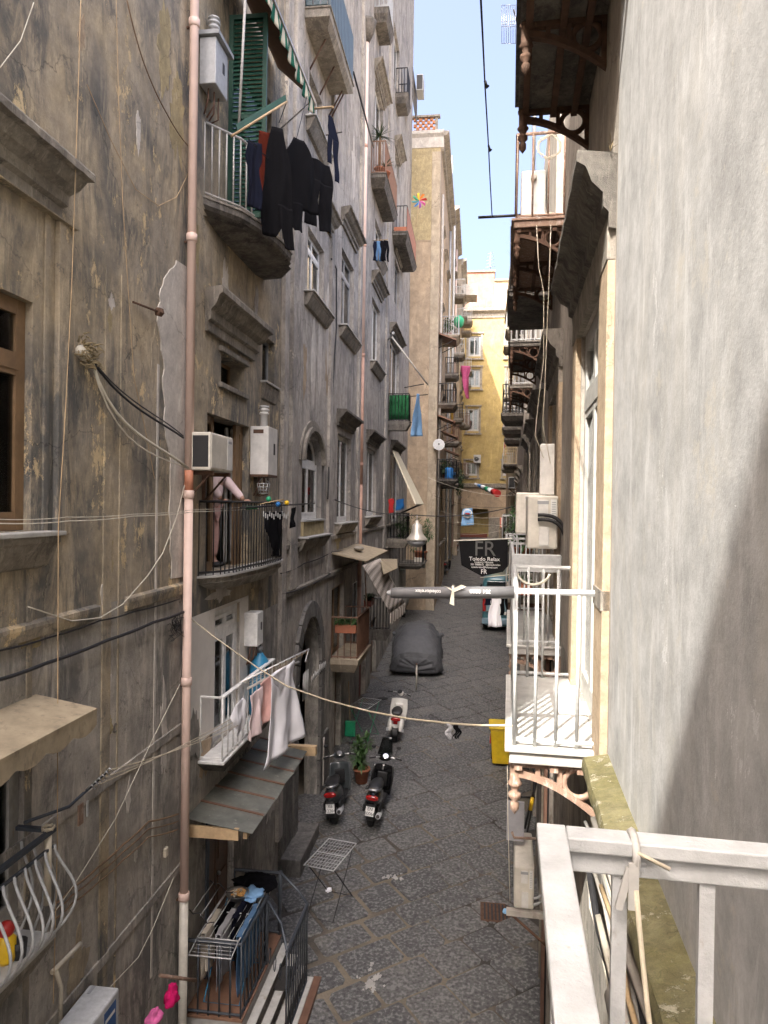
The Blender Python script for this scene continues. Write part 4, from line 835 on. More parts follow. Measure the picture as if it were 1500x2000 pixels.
# drying arm above the low balcony
a0, a1, a2 = FL.p(ue - .1, vRl + .1, .12), FL.p(ue + .28, vRl + .07, .25), FL.p(ue + .78, vRl + .17, .3)
t = thing('clothes_hanger_bracket', 'grey metal drying arm with pegs reaching out from the low balcony', 'drying arm', a0)
MB().tube([a0, a1, a2], .013, 6).build('arm', 'blue_iron', t); b = MB()
for k in range(6): q = a1.lerp(a2, .45 + k * .1); b.tube([q, q + V((.04, 0, .05)), q + V((.07, .01, .01))], .007, 5)
b.build('pulley', 'steel', t); MB().bx(a1 + V((.03, .12, -.11)), (.012, .07, .17)).build('peg_bag', 'rust_pink', t); MB().bx(a1 + V((.05, .19, -.09)), (.008, .02, .13)).build('peg', 'white_paint', t)
for k in range(3):
    p0 = a1.lerp(a2, .35 + .3 * k) + V((0, 0, .02)); p1 = onX(478 - 6 * k, 1388 + 14 * k, -3.12 + .05 * k)
    wire('clothesline', ['top clothesline running from the drying arm to the white balcony', 'middle clothesline running from the drying arm to the white balcony', 'lowest clothesline running from the drying arm to the white balcony'][k], sag(p0, p1, .04), .0045, 'rope', 'clothesline', 'clotheslines along the ochre wall')
# white unit at the bottom left
u1_, v1_ = L_(175, 1922, .12); un = ac_unit('air_conditioner', 'white air conditioner at the bottom left corner with a blue sticker', FL, u1_ - .95, u1_, v1_ - .62, v1_, .12, .40, 'none', 'white_paint')
MB().box(FL, u1_ - .26, u1_ - .06, v1_ - .3, v1_ - .06, .4, .4015).build('sticker', 'ink_blue', un); MB().box(FL, u1_ - .24, u1_ - .08, v1_ - .16, v1_ - .13, .4016, .402).build('sticker_text', 'white_ink', un)
MB().box(FL, u1_ - .12, u1_ - .02, v1_ + .001, v1_ + .003, .16, .19).build('vent_label', 'grey_plastic', un)
p = FL.p(5.62, -3.95, .0); t = thing('wall_bracket', 'old white pipe bracket on the wall beside the bottom left unit', 'bracket', p)
b = MB(); b.tube([FL.p(5.5, -3.9, .03), FL.p(5.9, -3.9, .05)], .02, 8); b.tube([FL.p(5.55, -3.9, .03), FL.p(5.62, -4.1, .04), FL.p(5.62, -4.6, .04)], .018, 8); b.build('tube', 'pvc_cream', t)
# anchor, insulation tuft, cables
a, c = onX(260, 590, XL + .02), onX(318, 612, XL + .12); t = thing('tie_anchor', 'rusty iron tie rod with a nut sticking out of the ochre wall', 'tie rod', a)
MB().tube([a, c], .012, 8).build('rod', 'rust', t); MB().lathe(a.lerp(c, .86), [(.035, -.03), (.05, -.015), (.05, .03), (.03, .045)], 6, c - a, False).build('nut', 'rust', t)
u, v = L_(160, 690); t = thing('foam_tuft', 'ragged yellowed foam tuft round the cables on the ochre wall', 'insulation', FL.p(u, v, 0)); rg = random.Random(8)
b = MB()
for k in range(90):
    q = FL.p(u + rg.gauss(0, .07), v + rg.gauss(0, .06) - .0, .02 + .05 * rg.random()); d = V((rg.uniform(.2, 1), rg.uniform(-.6, 1), rg.uniform(-.7, .9))) * .05; b.tube([q, q + d, q + d * 1.6 + V((0, 0, -.02))], [.009, .006, .002], 4)
b.build('fibres', 'leaf_dry', t); MB().ball(FL.p(u, v, .02), (.06, .12, .07)).build('foam', 'cable_white', t)
s0 = FL.p(L_(165, 700)[0], L_(165, 700)[1], .06); uac = L_(372, 880, .12)
e1, e2 = onX(358, 855, XL + .14), onX(368, 915, XL + .14)
wire('black_cable', 'twin black cable drooping from the foam tuft to the wall unit', bez(s0, s0 + V((.02, .5, -.35)), e1 + V((0, -.6, .12)), e1), .012, 'cable_black')
wire('black_cable', 'thinner black cable beside the twin one above the wall unit', bez(s0 + V((0, 0, .01)), s0 + V((.02, .5, -.3)), e1 + V((0, -.6, .18)), e1 + V((0, 0, .02))), .007, 'cable_black')
wire('cream_hose', 'cream insulated hose curving from the foam tuft to the bottom of the unit', bez(s0, s0 + V((.02, .35, -.65)), e2 + V((0, -.9, .25)), e2), .016, 'cable_white', 'hose')
wire('cream_hose', 'thin cream hose below the thicker hose', bez(s0 - V((0, 0, .01)), s0 + V((.02, .4, -.8)), e2 + V((0, -.9, .1)), e2), .008, 'cable_white', 'hose')
def wl(name, label, px, r, m, w=.02, cat='cable', d=0): pts = [onX(x, y, XL + w) for x, y in px]; return wire(name, label, [q for a, c in zip(pts[:-1], pts[1:]) for q in sag(a, c, d, 8)[:-1]] + [pts[-1]], r, m, cat)
wl('thin_cord', 'pale cord hanging straight down the ochre wall beside the window', [(158, 0), (152, 200), (140, 560), (128, 800), (114, 1030), (113, 1300), (112, 1650), (104, 1960)], .004, 'wood_pale', .24, 'cord')
wl('thin_cord', 'pale cord hanging down the middle of the ochre wall', [(227, 0), (232, 200), (240, 400), (250, 560), (262, 740), (282, 830), (302, 935)], .004, 'wood_pale', .03, 'cord')
wl('thin_cord', 'pale cord crossing the top left corner of the ochre wall', [(66, 5), (40, 80), (0, 132)], .004, 'cable_white', .1, 'cord')
wl('wall_cable', 'brown cable slanting down to the pink drainpipe near the top', [(248, 0), (280, 120), (325, 220), (372, 290)], .007, 'wood_brown', .03, d=.03)
wl('wall_cable', 'pale cable looping under the drainpipe joint on the ochre wall', [(372, 330), (345, 385), (310, 402), (265, 370), (215, 270), (170, 165)], .004, 'wood_pale', .02)
wl('wall_cable', 'thick black cable crossing the lower ochre wall to the drainpipe', [(-20, 1332), (90, 1295), (210, 1250), (300, 1215), (365, 1192)], .016, 'cable_black', .06, d=.01)
wl('wall_cable', 'thin dark cable above the thick one on the lower ochre wall', [(-10, 1272), (95, 1245), (195, 1212), (260, 1195), (350, 1170)], .008, 'cable_black', .03, d=.01)
wl('wall_cable', 'white wire dropping from the wall unit in a long curve', [(366, 925), (345, 1010), (318, 1080), (288, 1125), (240, 1180), (195, 1207), (140, 1213), (55, 1185)], .006, 'cable_white', .05)
wl('wall_cable', 'twin thin wires crossing the pipe to the black balcony', [(-10, 1022), (130, 1018), (260, 1008), (375, 1000), (540, 990)], .004, 'cable_white', .22, d=.01)
wl('wall_cable', 'single thin wire just above the twin wires on the ochre wall', [(-10, 1014), (130, 1010), (260, 1004), (375, 996), (520, 986)], .003, 'cable_white', .2, d=.01)
for k, (o_, lab) in enumerate(((0, 'upper of the loose dark cables sagging over the low ochre wall'), (14, 'middle loose dark cable sagging over the low ochre wall'), (30, 'lowest loose dark cable sagging over the low ochre wall'))): wl('loose_cable', lab, [(348, 1590 + o_), (290, 1605 + o_), (240, 1650 + o_), (190, 1695 + o_), (140, 1735 + o_), (108, 1765 + o_)], .007 if k else .01, 'wood_brown', .04, d=.01)
wl('wall_cable', 'pale string running diagonally down from the drainpipe across the lower wall', [(352, 1335), (300, 1440), (225, 1600), (150, 1720), (104, 1785)], .004, 'cable_white', .1, 'string')
wl('wall_cable', 'pale wire slanting down beside the foot of the drainpipe', [(340, 1712), (300, 1810), (270, 1870), (215, 1928)], .004, 'cable_white', .06, 'string')
u, v = L_(321, 1664); tag(MB().box(FL, u - .035, u + .035, v - .05, v + .05, 0, .035).build('junction_box', 'pvc_cream', org=FL.p(u, v, 0), bevel=.006), 'small cream junction box left of the drainpipe', 'junction box')
b = MB(); u, v = L_(335, 1225); rg = random.Random(2)
for k in range(22): q = [FL.p(u + rg.uniform(-.2, .2), v + rg.uniform(-.15, .15), .02 + .08 * rg.random()) for _ in range(4)]; b.tube(bez(*q, 6), .004, 4)
tag(b.build('cable_tangle', 'cable_black', org=FL.p(u, v, 0)), 'tangle of dark wires behind the drainpipe under the string course', 'wires')
# ------------------------------------------------------------------ bay with three balconies
vg = 3.83; plan_g = [(L_(397, 404)[0], 0), (9.12, .34), (9.5, .46), (10.2, .56), (10.75, .58), (11.2, .3), (11.25, 0)]
b = MB(); b.plan(FL, plan_g, vg - .22, vg - .14, .8); b.plan(FL, plan_g, vg - .14, vg - .08, .93); b.plan(FL, plan_g, vg - .08, vg, 1.0); b.plan(FL, plan_g, vg - .28, vg - .22, .62)
gb = b.build('balcony', 'stone_dark', B); MB().plan(FL, [(10.4 + (u - 10.4) * 1.01, w * 1.03) for u, w in plan_g], vg, vg + .03).build('slab_top', 'stone', gb)
railing(gb, FL, [(u + (.02 if i == 0 else 0), w * .93) for i, (u, w) in enumerate(plan_g)], vg + .03, vg + .95, 'white_worn', 8.5, .011, .017)
us_ = L_(443, 200)[0]; FSh = Fr(FL.p(us_, 0, 0), (1, 0, 0), (0, -1, 0)); slatted(B, FSh, .03, .56, vg + .04, 6.62, -.02, 'green_shutter', 'shutter', .06)
boiler('white boiler with a capped flue behind the green shutter balcony', FL, L_(388, 100)[0], L_(388, 100)[0] + .42, L_(388, 165)[1], L_(388, 72)[1], .22, 'white_paint', .36)
MB().box(FL, L_(388, 100)[0] - .04, L_(388, 100)[0] + .5, L_(388, 70)[1], L_(388, 70)[1] + .05, 0, .27).build('boiler_shelf', 'grey_plastic', B)
# striped awning
t = thing('striped_awning', 'green and cream striped awning let down over the top balcony', 'awning', FL.p(10.5, 6.7, .3)); vz = 6.72
MB().grid(lambda s, q: FL.p(8.6 + 3.1 * s, vz + .55 * (1 - q) + .03 * math.sin(s * 9), .05 + .6 * q), 20, 6).build('canvas', 'awning_inner', t, solid=.004)
MB().grid(lambda s, q: FL.p(8.6 + 3.1 * s, vz - .02 - (.2 + .05 * abs(math.sin(s * 25))) * q, .66 + .035 * math.sin(s * 45) * q), 90, 5).build('valance', 'awning_green', t, solid=.004)
MB().tube([FL.p(8.5, vz, .66), FL.p(11.75, vz, .66)], .028, 8).build('front_bar', 'steel', t)
pp = onX(466, 258, XL + .42); MB().tube([pp, FL.p(pp.y, vz, .5)], .018, 8).build('prop', 'white_worn', t)
MB().tube([FL.p(11.7, vz, .66), FL.p(11.72, vz - .5, .04)], .012, 6).build('arm', 'steel', t)
q0, q1 = onX(452, 266, XL + .44), onX(560, 199, XL + .95); t = thing('drying_pole', 'wooden pole with a green board angled out from the top balcony rail', 'drying pole', q0)
MB().tube([q0, q1], .017, 6).build('pole', 'wood_pale', t); d = q1 - q0; MB().add([q0 + d * .1 + V((0, 0, .02)), q1 + V((0, 0, .0)), q1 + V((-.02, 0, .09)), q0 + d * .1 + V((-.02, 0, .1))], [(0, 1, 2, 3)]).build('board', 'green_shutter', t, solid=.015)
ln0, ln1 = onX(482, 268, XL + .75), FL.p(12.3, 5.15, .85); wire('clothesline', 'clothesline of the top balcony carrying the black clothes', sag(ln0, ln1, .06), .005, 'cable_black', 'clothesline')
wire('clothes_rope', 'dark cord tied from the awning bar down to the black clothes', sag(FL.p(11.4, vz, .66), onX(578, 275, XL + .75), .0, 3), .006, 'cable_black', 'cord')
wire('clothes_rope', 'dark cord tied from the wooden pole to the black jacket', sag(q1, onX(545, 240, XL + .75), .0, 3), .006, 'cable_black', 'cord')
def LC(px, py, w): return onX(px, py, XL + w)
GRB = 'clothes on the top balcony line'
cloth('trousers', 'navy trousers hanging at the near end of the top balcony line', 'trousers', 'cloth_navy', LC(480, 272, .58), LC(514, 282, .85), .8, TOP, .02, 2, GRB, seed=1)
cloth('shirt', 'rust red shirt among the black clothes of the top balcony', 'shirt', 'cloth_rust', LC(503, 254, .52), LC(536, 262, .80), .85, TOP, .02, 2, GRB, seed=2)
cloth('jacket', 'longest black jacket hanging by one corner in front of the red shirt', 'jacket', 'cloth_black', LC(512, 240, .70), LC(578, 262, 1.1), 1.38, [[(0, .3, .62), (.3, .1, .86), (.75, .0, .95), (1, .05, .45)], [(.7, .5, .95), (1.08, .7, .98)]], .035, 2, GRB, seed=3)
cloth('hooded_top', 'broad black hooded top with a pale zip on the top balcony line', 'hooded top', 'cloth_black', LC(556, 260, .80), LC(626, 290, 1.15), 1.18, [[(0, .22, .5), (.2, .0, .8), (.7, -.05, .95), (.82, .0, .95)], [(.75, .1, .5), (1.08, .3, .55)]], .035, 2, GRB, seed=4)
cloth('trousers', 'black trousers at the far end of the top balcony line', 'trousers', 'cloth_black', LC(597, 300, .8), LC(648, 328, 1.1), 1.05, TROU, .03, 2, GRB, seed=5)
z0, z1 = LC(607, 362, .99), LC(610, 405, .99); tag(MB().tube([z0, z1], .006, 5).build('zip', 'white_ink', org=z0), 'pale zip strip on the broad black hooded top', 'zip')
# black balcony
vb = -.92; plan_b = [(L_(386, 1135)[0], 0), (8.9, .2), (9.2, .27), (10.4, .33), (11.4, .3), (11.75, .22), (11.85, 0)]
bb = MB().plan(FL, plan_b, vb - .22, vb - .10, .75).plan(FL, plan_b, vb - .10, vb - .03, .95).build('balcony', 'stone', B); MB().plan(FL, [(10.3 + (u - 10.3) * 1.02, w * 1.06) for u, w in plan_b], vb - .03, vb).build('slab_top', 'marble', bb)
railing(bb, FL, [(u + (.02 if i == 0 else 0), w * .95) for i, (u, w) in enumerate(plan_b)], vb, vb + .94, 'black_iron', 9.5, .008, .02)
u0, v0 = L_(372, 918, .12); acm = ac_unit('air_conditioner', 'cream air conditioner mounted on a rusty bracket beside the drainpipe', FL, u0, u0 + .78, v0, L_(372, 843, .12)[1], .12, .36, 'side', 'cream_metal', fan=False); MB().box(FL, u0 + .6, u0 + .72, v0 + .36, v0 + .39, .366, .368).build('logo', 'grey_plastic', acm)
boiler('rust-streaked white boiler above the black balcony', FL, L_(487, 880)[0], L_(487, 880)[0] + .5, L_(487, 930)[1], L_(487, 832)[1], .3, 'enamel', .34, True)
u = L_(487, 880)[0]; t = thing('hanging_basket', 'white plastic peg basket hanging below the rusty boiler', 'basket', FL.p(u + .15, .15, .2)); c = FL.p(u + .1, .16, .2)
b = MB()
for k in range(10): a = k * .628; b.tube([c + V((.07 * math.cos(a), .07 * math.sin(a), 0)), c + V((.1 * math.cos(a), .1 * math.sin(a), .15))], .005, 4)
for r_, z in ((.07, 0), (.08, .05), (.09, .1), (.1, .15)): b.tube([c + V((r_ * math.cos(k * .4189), r_ * math.sin(k * .4189), z)) for k in range(15)], .005, 4, True)
b.build('wires', 'white_paint', t); MB().tube([c + V((.1, 0, .15)), c + V((0, 0, .26)), c + V((-.1, 0, .15))], .004, 4).build('handle', 'white_paint', t)
# drying frame and dark clothes at the far end of the black balcony
f0, f1 = onX(470, 992, XL + .34), onX(614, 983, XL + .5); t = thing('laundry_bar', 'black bar with coloured pegs at the far end of the black balcony', 'drying rack', f0); MB().tube([f0, f1], .014, 6).build('bar', 'black_iron', t); MB().tube([onX(505, 985, XL + .3), onX(555, 975, XL + .6)], .008, 5).build('rod', 'wood_pale', t)
for px, py, m_ in ((525, 975, 'plastic_green'), (543, 985, 'plastic_blue'), (560, 982, 'plastic_yellow')):
    c = onX(px, py, XL + .48); MB().ball(c, (.04, .06, .04), 8, 6).build('peg_cluster', m_, t)
pegs(t, [onX(515 + 4 * k, 1000 + (k % 3) * 3, XL + .5) for k in range(13)], 'white_paint')
cloth('underwear', 'black vests hanging in a bunch outside the black balcony', 'vest', 'cloth_black', LC(517, 1000, .42), LC(552, 1000, .5), .66, [[(0, 0, 1), (.35, .05, .95), (.6, .2, .85), (1, .6, .85)]], .03, 3, 'dark clothes at the black balcony', seed=6)
cloth('sock', 'black sock pegged out at the end of the black balcony bar', 'sock', 'cloth_black', LC(566, 994, .48), LC(579, 990, .5), .32, [[(0, .2, .9), (.6, .1, .7), (.75, .0, .75), (1, .1, .8)]], .015, 1, 'dark clothes at the black balcony', seed=7)
cloth('towel', 'pale green cloth folded over the black balcony rail', 'cloth', 'mesh_green', onX(482, 988, XL + .31), onX(503, 988, XL + .32), .05, SHEET, .004, 2, seed=3)
# white balcony
vw = -3.27; vr = -2.46; pw = [(L_(388, 1376)[0], 0), (L_(388, 1376)[0], .33), (11.02, .31), (11.02, 0)]
wb = slab(B, FL, pw, vw, .05, 'stone_dark', 'white_shade_lift', under=.14)
railing(wb, FL, [(pw[0][0] + .02, .02), (pw[0][0] + .02, .31), (11.0, .29), (11.0, .02)], vw, vr, 'white_shade_lift', 4.6, .010, .016)
MB().box(FL, pw[0][0] + .01, 11.0, vr - .002, vr + .02, .28, .34).build('hand_rail', 'white_shade_lift', wb)
boiler('small clean white boiler above the blue gas cylinder', FL, L_(475, 1230)[0], L_(475, 1230)[0] + .3, L_(475, 1262)[1], L_(475, 1197)[1], .22, 'white_shade_lift', 0)
c = FL.p(10.72, vw, .17); t = thing('gas_cylinder', 'blue gas cylinder standing on the white balcony', 'gas cylinder', c); MB().lathe(c, [(.1, 0), (.15, .03), (.155, .1), (.155, .72), (.13, .86), (.06, .95), (.05, .97)], 18).build('body', 'gas_blue', t); MB().lathe(c + V((0, 0, .96)), [(.03, 0), (.03, .05), (.05, .06), (.05, .1), (.02, .11)], 10).build('valve', 'steel', t); MB().tube(bez(c + V((0, 0, 1.03)), c + V((.02, .2, 1.15)), c + V((-.1, -.3, 1.2)), c + V((-.13, -.1, 1.6))), .009, 6).build('hose', 'cable_black', t)
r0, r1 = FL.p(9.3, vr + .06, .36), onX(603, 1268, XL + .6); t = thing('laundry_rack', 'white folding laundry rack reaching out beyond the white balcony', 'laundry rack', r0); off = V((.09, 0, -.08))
MB().tube([r0, r1], .014, 7).build('upper_bar', 'white_shade_lift', t); MB().tube([r0 + off, r0.lerp(r1, .72) + off], .02, 7).build('lower_bar', 'white_worn', t); b = MB()
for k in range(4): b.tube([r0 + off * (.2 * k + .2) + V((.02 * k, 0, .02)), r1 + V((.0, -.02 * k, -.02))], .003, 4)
b.build('lines', 'rope', t); MB().tube([r1, r0.lerp(r1, .8) + off * 1.4], .007, 5).build('brace', 'white_shade_lift', t); pegs(t, [r0.lerp(r1, .3 + .09 * k) + V((.03, 0, 0)) for k in range(8)], 'wood_brown')
GL = 'washing on the white balcony rack'
cloth('sheet', 'large white sheet hanging lowest from the white laundry rack', 'sheet', 'cloth_white', LC(528, 1318, .60), LC(576, 1290, .78), 1.26, [[(0, .0, 1), (.2, .05, 1.02), (1, -.28, 1.48)]], .045, 1.4, GL, seed=11)
cloth('patterned_cloth', 'patterned pillowcase folded over the white sheet', 'pillowcase', 'pattern_white', LC(530, 1322, .66), LC(574, 1290, .75), .30, [[(0, 0, 1), (.35, .1, 1.02), (1, .42, .5)]], .015, 1, GL, seed=12)
cloth('pink_towel', 'pink printed towel hanging beside the white sheet', 'towel', 'cloth_pink', LC(507, 1335, .5), LC(540, 1312, .6), .62, [[(0, 0, 1), (.3, .15, .95), (1, .1, .9)]], .03, 1.5, GL, seed=13)
cloth('pale_pink_top', 'pale pink pyjama top hanging in the middle of the white rack', 'pyjama top', 'cloth_palepink', LC(488, 1358, .46), LC(512, 1340, .52), .62, [[(0, 0, 1), (.4, .1, 1), (1, -.1, .9)]], .03, 1.5, GL, seed=14)
cloth('napkin', 'small white napkin knotted at the near end of the white rack', 'napkin', 'cloth_white', LC(458, 1376, .4), LC(483, 1358, .45), .47, [[(0, .1, .7), (.3, -.2, 1.0), (.6, .0, .95), (1, .4, .55)]], .03, 1.5, GL, seed=15)
# long rope across the street with gloves
e0, e1 = onX(360, 1200, XL + .16), FRR.p(4.8, onY(1000, 1417, 4.8).z, .55); rp = []
px_ = [(360, 1198, 8.4), (420, 1245, 8.1), (500, 1302, 7.6), (560, 1340, 7.2), (640, 1368, 6.7), (720, 1389, 6.2), (800, 1404, 5.7), (880, 1413, 5.3), (940, 1417, 5.0), (1000, 1417, 4.8)]
wire('slack_rope', 'pale rope strung across the street from the drainpipe to the right balcony', [onY(x, y, d) for x, y, d in px_], .008, 'rope', 'rope')
for k, (px, lab) in enumerate(((872, 'left'), (887, 'right'))):
    q = onY(px, 1413, 5.3); cloth('glove', 'black and white work glove, the %s one of the pair pegged on the rope' % lab, 'glove', 'cloth_black' if k else 'cloth_grey', q, q + V((.045, 0, .0)), .11, [[(0, .15, .85), (.5, 0, 1), (.6, 0, 1)], [(.6, 0, .3), (1, -.02, .26)], [(.6, .36, .64), (1.05, .36, .62)], [(.6, .7, 1), (.95, .74, 1.05)]], .008, 1, 'pair of gloves on the rope', seed=20 + k, nu=6, nv=6)
# ------------------------------------------------------------------ metal canopy over the low door
vc = L_(362, 1608)[1]; cw = .83; uc0 = L_(362, 1608)[0]; uc1 = 11.35
t = thing('metal_canopy', 'grey sheet metal canopy in overlapping strips above the brown door', 'canopy', FL.p(9.9, vc, .4)); n = 6; rg = random.Random(5)
for k in range(n):
    a, c = uc0 + (uc1 - uc0) * k / n, uc0 + (uc1 - uc0) * (k + 1) / n - .012; z = rg.uniform(-.004, .004)
    MB().add([FL.p(a, vc + .06 + z, 0), FL.p(c, vc + .06 + z, 0), FL.p(c, vc - .07 + z, cw + rg.uniform(-.02, .02)), FL.p(a, vc - .07 + z, cw + rg.uniform(-.02, .02))], [(0, 1, 2, 3)]).build('metal_sheet', 'tin_sheet', t, solid=.006)
    MB().add([FL.p(c - .01, vc + .075, 0), FL.p(c + .03, vc + .075, 0), FL.p(c + .03, vc - .055, cw), FL.p(c - .01, vc - .055, cw)], [(0, 1, 2, 3)]).build('batten', 'brown_iron', t, solid=.012)
MB().box(FL, uc0 + .01, uc0 + .05, vc - .17, vc - .03, .0, cw * .8).build('end_board', 'wood_pale', t); MB().box(FL, uc0 + .05, uc1, vc - .16, vc - .09, cw - .12, cw - .07).build('front_board', 'wood_pale', t); MB().box(FL, uc1 - .1, uc1 + .02, vc - .14, vc + .0, .3, cw + .12).build('end_rafter', 'wood_pale', t)
# ------------------------------------------------------------------ landing, steps and railings
lz = -6.25; lr = -5.35; lu0, lu1, lw = 8.34, 10.1, .71; gy = gz(9)
t = thing('entrance_steps', 'raised entrance landing with blue-black railings and white marble steps', 'steps', FL.p(9.2, gy, .5))
MB().box(FL, lu0, lu1, gy - .5, lz - .03, 0, lw + .02).build('landing', 'cement', t); MB().box(FL, lu0 - .01, lu1 + .01, lz - .03, lz, 0, lw + .03).build('landing_floor', 'panel_brown', t)
for k in range(4): MB().box(FL, 7.6, lu1 - .02, gy - .6, lz - .15 * (k + 1), lw + .02 + .12 * k, lw + .02 + .12 * (k + 1)).build('step', 'stone_dark', t, bevel=.008); MB().box(FL, 7.58, lu1, lz - .15 * (k + 1), lz - .15 * (k + 1) + .026, lw + .045 + .12 * k, lw + .155 + .12 * k).build('tread', 'marble', t, bevel=.006)
MB().box(FL, 8.3, lu1 + .05, gy - .5, gy + .12, lw + .51, lw + .62).build('kerb', 'brown_iron', t)
railing(t, FL, [(lu0 + .02, .03), (lu0 + .02, lw), (9.4, lw)], lz, lr, 'blue_iron', 7, .012, .024, True); railing(t, FL, [(lu1 - .02, .03), (lu1 - .02, lw)], lz, lr, 'blue_iron', 6, .012, .024, True)
railing(t, FL, [(8.88, 1.14), (10.0, 1.14)], gy + .1, -5.72, 'blue_iron', 8, .012, .024, True)
for pp_ in ([FL.p(9.42, lr - .02, lw), FL.p(9.3, -5.62, .95), FL.p(8.9, -5.72, 1.14)], [FL.p(lu1, lr, lw), FL.p(lu1 - .02, -5.6, 1.0), FL.p(10.0, -5.72, 1.14)]): MB().tube(pp_, .02, 6).build('hand_rail', 'blue_iron', t)
for uu in (9.42, lu1): MB().tube([FL.p(uu, lz, lw), FL.p(uu, lr + .02, lw)], .03, 6).build('newel_post', 'blue_iron', t)
for k in range(4): c0 = FL.p(9.35 - .1 * k, -6.0 - .03 * k, lw + .1 * k); MB().tube([c0 + V((0, .05 * math.cos(a * .63), .1 * math.sin(a * .63))) for a in range(10)], .007, 4, True).build('scroll', 'blue_iron', t)
p = FL.p(9.55, lz - .15 * 2 + .03, lw + .24); tag(MB().bx(p + V((0, 0, .008)), (.22, .5, .016)).build('door_mat', 'mat_dark', org=p), 'dark grey door mat on the marble steps', 'mat')
# drying rack on the landing
def rack(label, c, rz, L=1.1, W=.5, H=.86, leg='white_paint', wing=0, name='drying_rack', top='white_paint', nl=9):
    t = thing(name, label, 'drying rack', c, 'folding drying racks', True); t.rotation_euler = (0, 0, rz)
    b = MB(); b.tube([(-W / 2, -L / 2, H), (W / 2, -L / 2, H), (W / 2, L / 2, H), (-W / 2, L / 2, H)], .010, 6, True); b.tube([(-W / 2, 0, H), (W / 2, 0, H)], .008, 5); b.build('frame', top, t)
    b = MB(); [b.tube([(-W / 2 + W * (k + 1) / (nl + 1), -L / 2, H), (-W / 2 + W * (k + 1) / (nl + 1), L / 2, H)], .0035, 4) for k in range(nl)]
    if nl > 8: [b.tube([(-W / 2, -L / 2 + L * (k + 1) / 9, H - .004), (W / 2, -L / 2 + L * (k + 1) / 9, H - .004)], .003, 4) for k in range(8)]
    b.build('wires', top, t)
    for s in (-1, 1): MB().tube([(-W / 2 + .03, s * .42, H - .02), (-W / 2 + .03, -s * .42, .02), (W / 2 - .03, -s * .42, .02), (W / 2 - .03, s * .42, H - .02)], .009, 6).build('leg', leg, t)
    if wing:
        b = MB(); y0 = -L / 2; b.tube([(-W / 2, y0, H), (-W / 2, y0 - wing, H - .05), (W / 2, y0 - wing, H - .05), (W / 2, y0, H)], .009, 6); [b.tube([(-W / 2 + .02, y0 - wing * k / 5, H - .01 * k), (W / 2 - .02, y0 - wing * k / 5, H - .01 * k)], .004, 4) for k in range(1, 5)]; b.build('wing', top, t)
    return t
rc = FL.p(8.97, lz, .40); rh = lr + .02 - lz
rk = rack('white drying rack loaded with dark washing on the entrance landing', rc, 0, 1.15, .52, rh, 'gas_blue', .27, nl=6)
GW = 'washing on the landing rack'; zt = lz + rh + .012
for k, (x, m_, lab, cat_, ln, y0, y1) in enumerate(((-.24, 'cloth_cream', 'cream towel folded over the wall side of the landing rack', 'towel', .62, -.5, .05), (-.15, 'cloth_black', 'black vest second from the wall on the landing rack', 'vest', .5, -.3, .3), (-.06, 'cloth_grey', 'grey shirt hanging lowest in the middle of the landing rack', 'shirt', .75, -.5, .1), (.02, 'cloth_navy', 'navy top in the middle of the landing rack', 'top', .55, -.15, .4), (.12, 'cloth_black', 'black trousers beside the jeans on the landing rack', 'trousers', .6, -.3, .3), (.21, 'cloth_denim', 'blue jeans on the street side of the landing rack', 'jeans', .8, -.5, .25))):
    q = rc + V((x, 0, rh + .012)); cloth('washing', lab, cat_, m_, q + V((0, y0, 0)), q + V((0, y1, 0)), ln, [[(0, 0, 1), (1, .06, .94)]], .018, 3, GW, seed=30 + k, dbl=.06)
def rumple(name, label, cat, mat, c, sz, seed, group=None):
    b = MB(); b.ball((0, 0, 0), 1, 26, 16); s = V((seed * 3.1, 1.7, 9.2))
    for i, q in enumerate(b.v): n_ = mnoise.noise(q * 1.6 + s) * .5 + mnoise.noise(q * 4 + s) * .22; b.v[i] = V(c) + V((q.x * sz[0], q.y * sz[1], max(q.z, -.25) * sz[2])) * (1 + n_)
    return tag(b.build(name, mat, org=c), label, cat, group)
rumple('crumpled_cloth', 'light denim shirt crumpled on the far end of the landing rack', 'shirt', 'cloth_lightblue', rc + V((.14, .38, rh + .05)), (.13, .16, .06), 1, GW); rumple('crumpled_cloth', 'black coat bundled over the far rail of the landing', 'coat', 'cloth_black', rc + V((.06, .72, rh + .02)), (.26, .2, .1), 2, GW)
c = onX(463, 1795, XL + .35); c = V((c.x, c.y, zt + .01)); t = thing('bread_bowl', 'steel bowl of bread pieces drying on top of the landing rack', 'bowl', c); MB().lathe(c, [(.08, 0), (.12, .02), (.155, .085), (.16, .09), (.15, .085), (.115, .04), (.06, .02)], 22).build('bowl', 'steel', t); rg = random.Random(3)
for k in range(34): a, r_ = rg.random() * 6.28, .095 * math.sqrt(rg.random()); MB().bx(c + V((r_ * math.cos(a), r_ * math.sin(a), .07 + .03 * rg.random())), (.045, .03, .02), M=Matrix.Rotation(rg.random() * 3, 3, 'Z') @ Matrix.Rotation(rg.random(), 3, 'X')).build('bread_piece', 'food' if k % 3 else 'cloth_cream', t, bevel=.004)
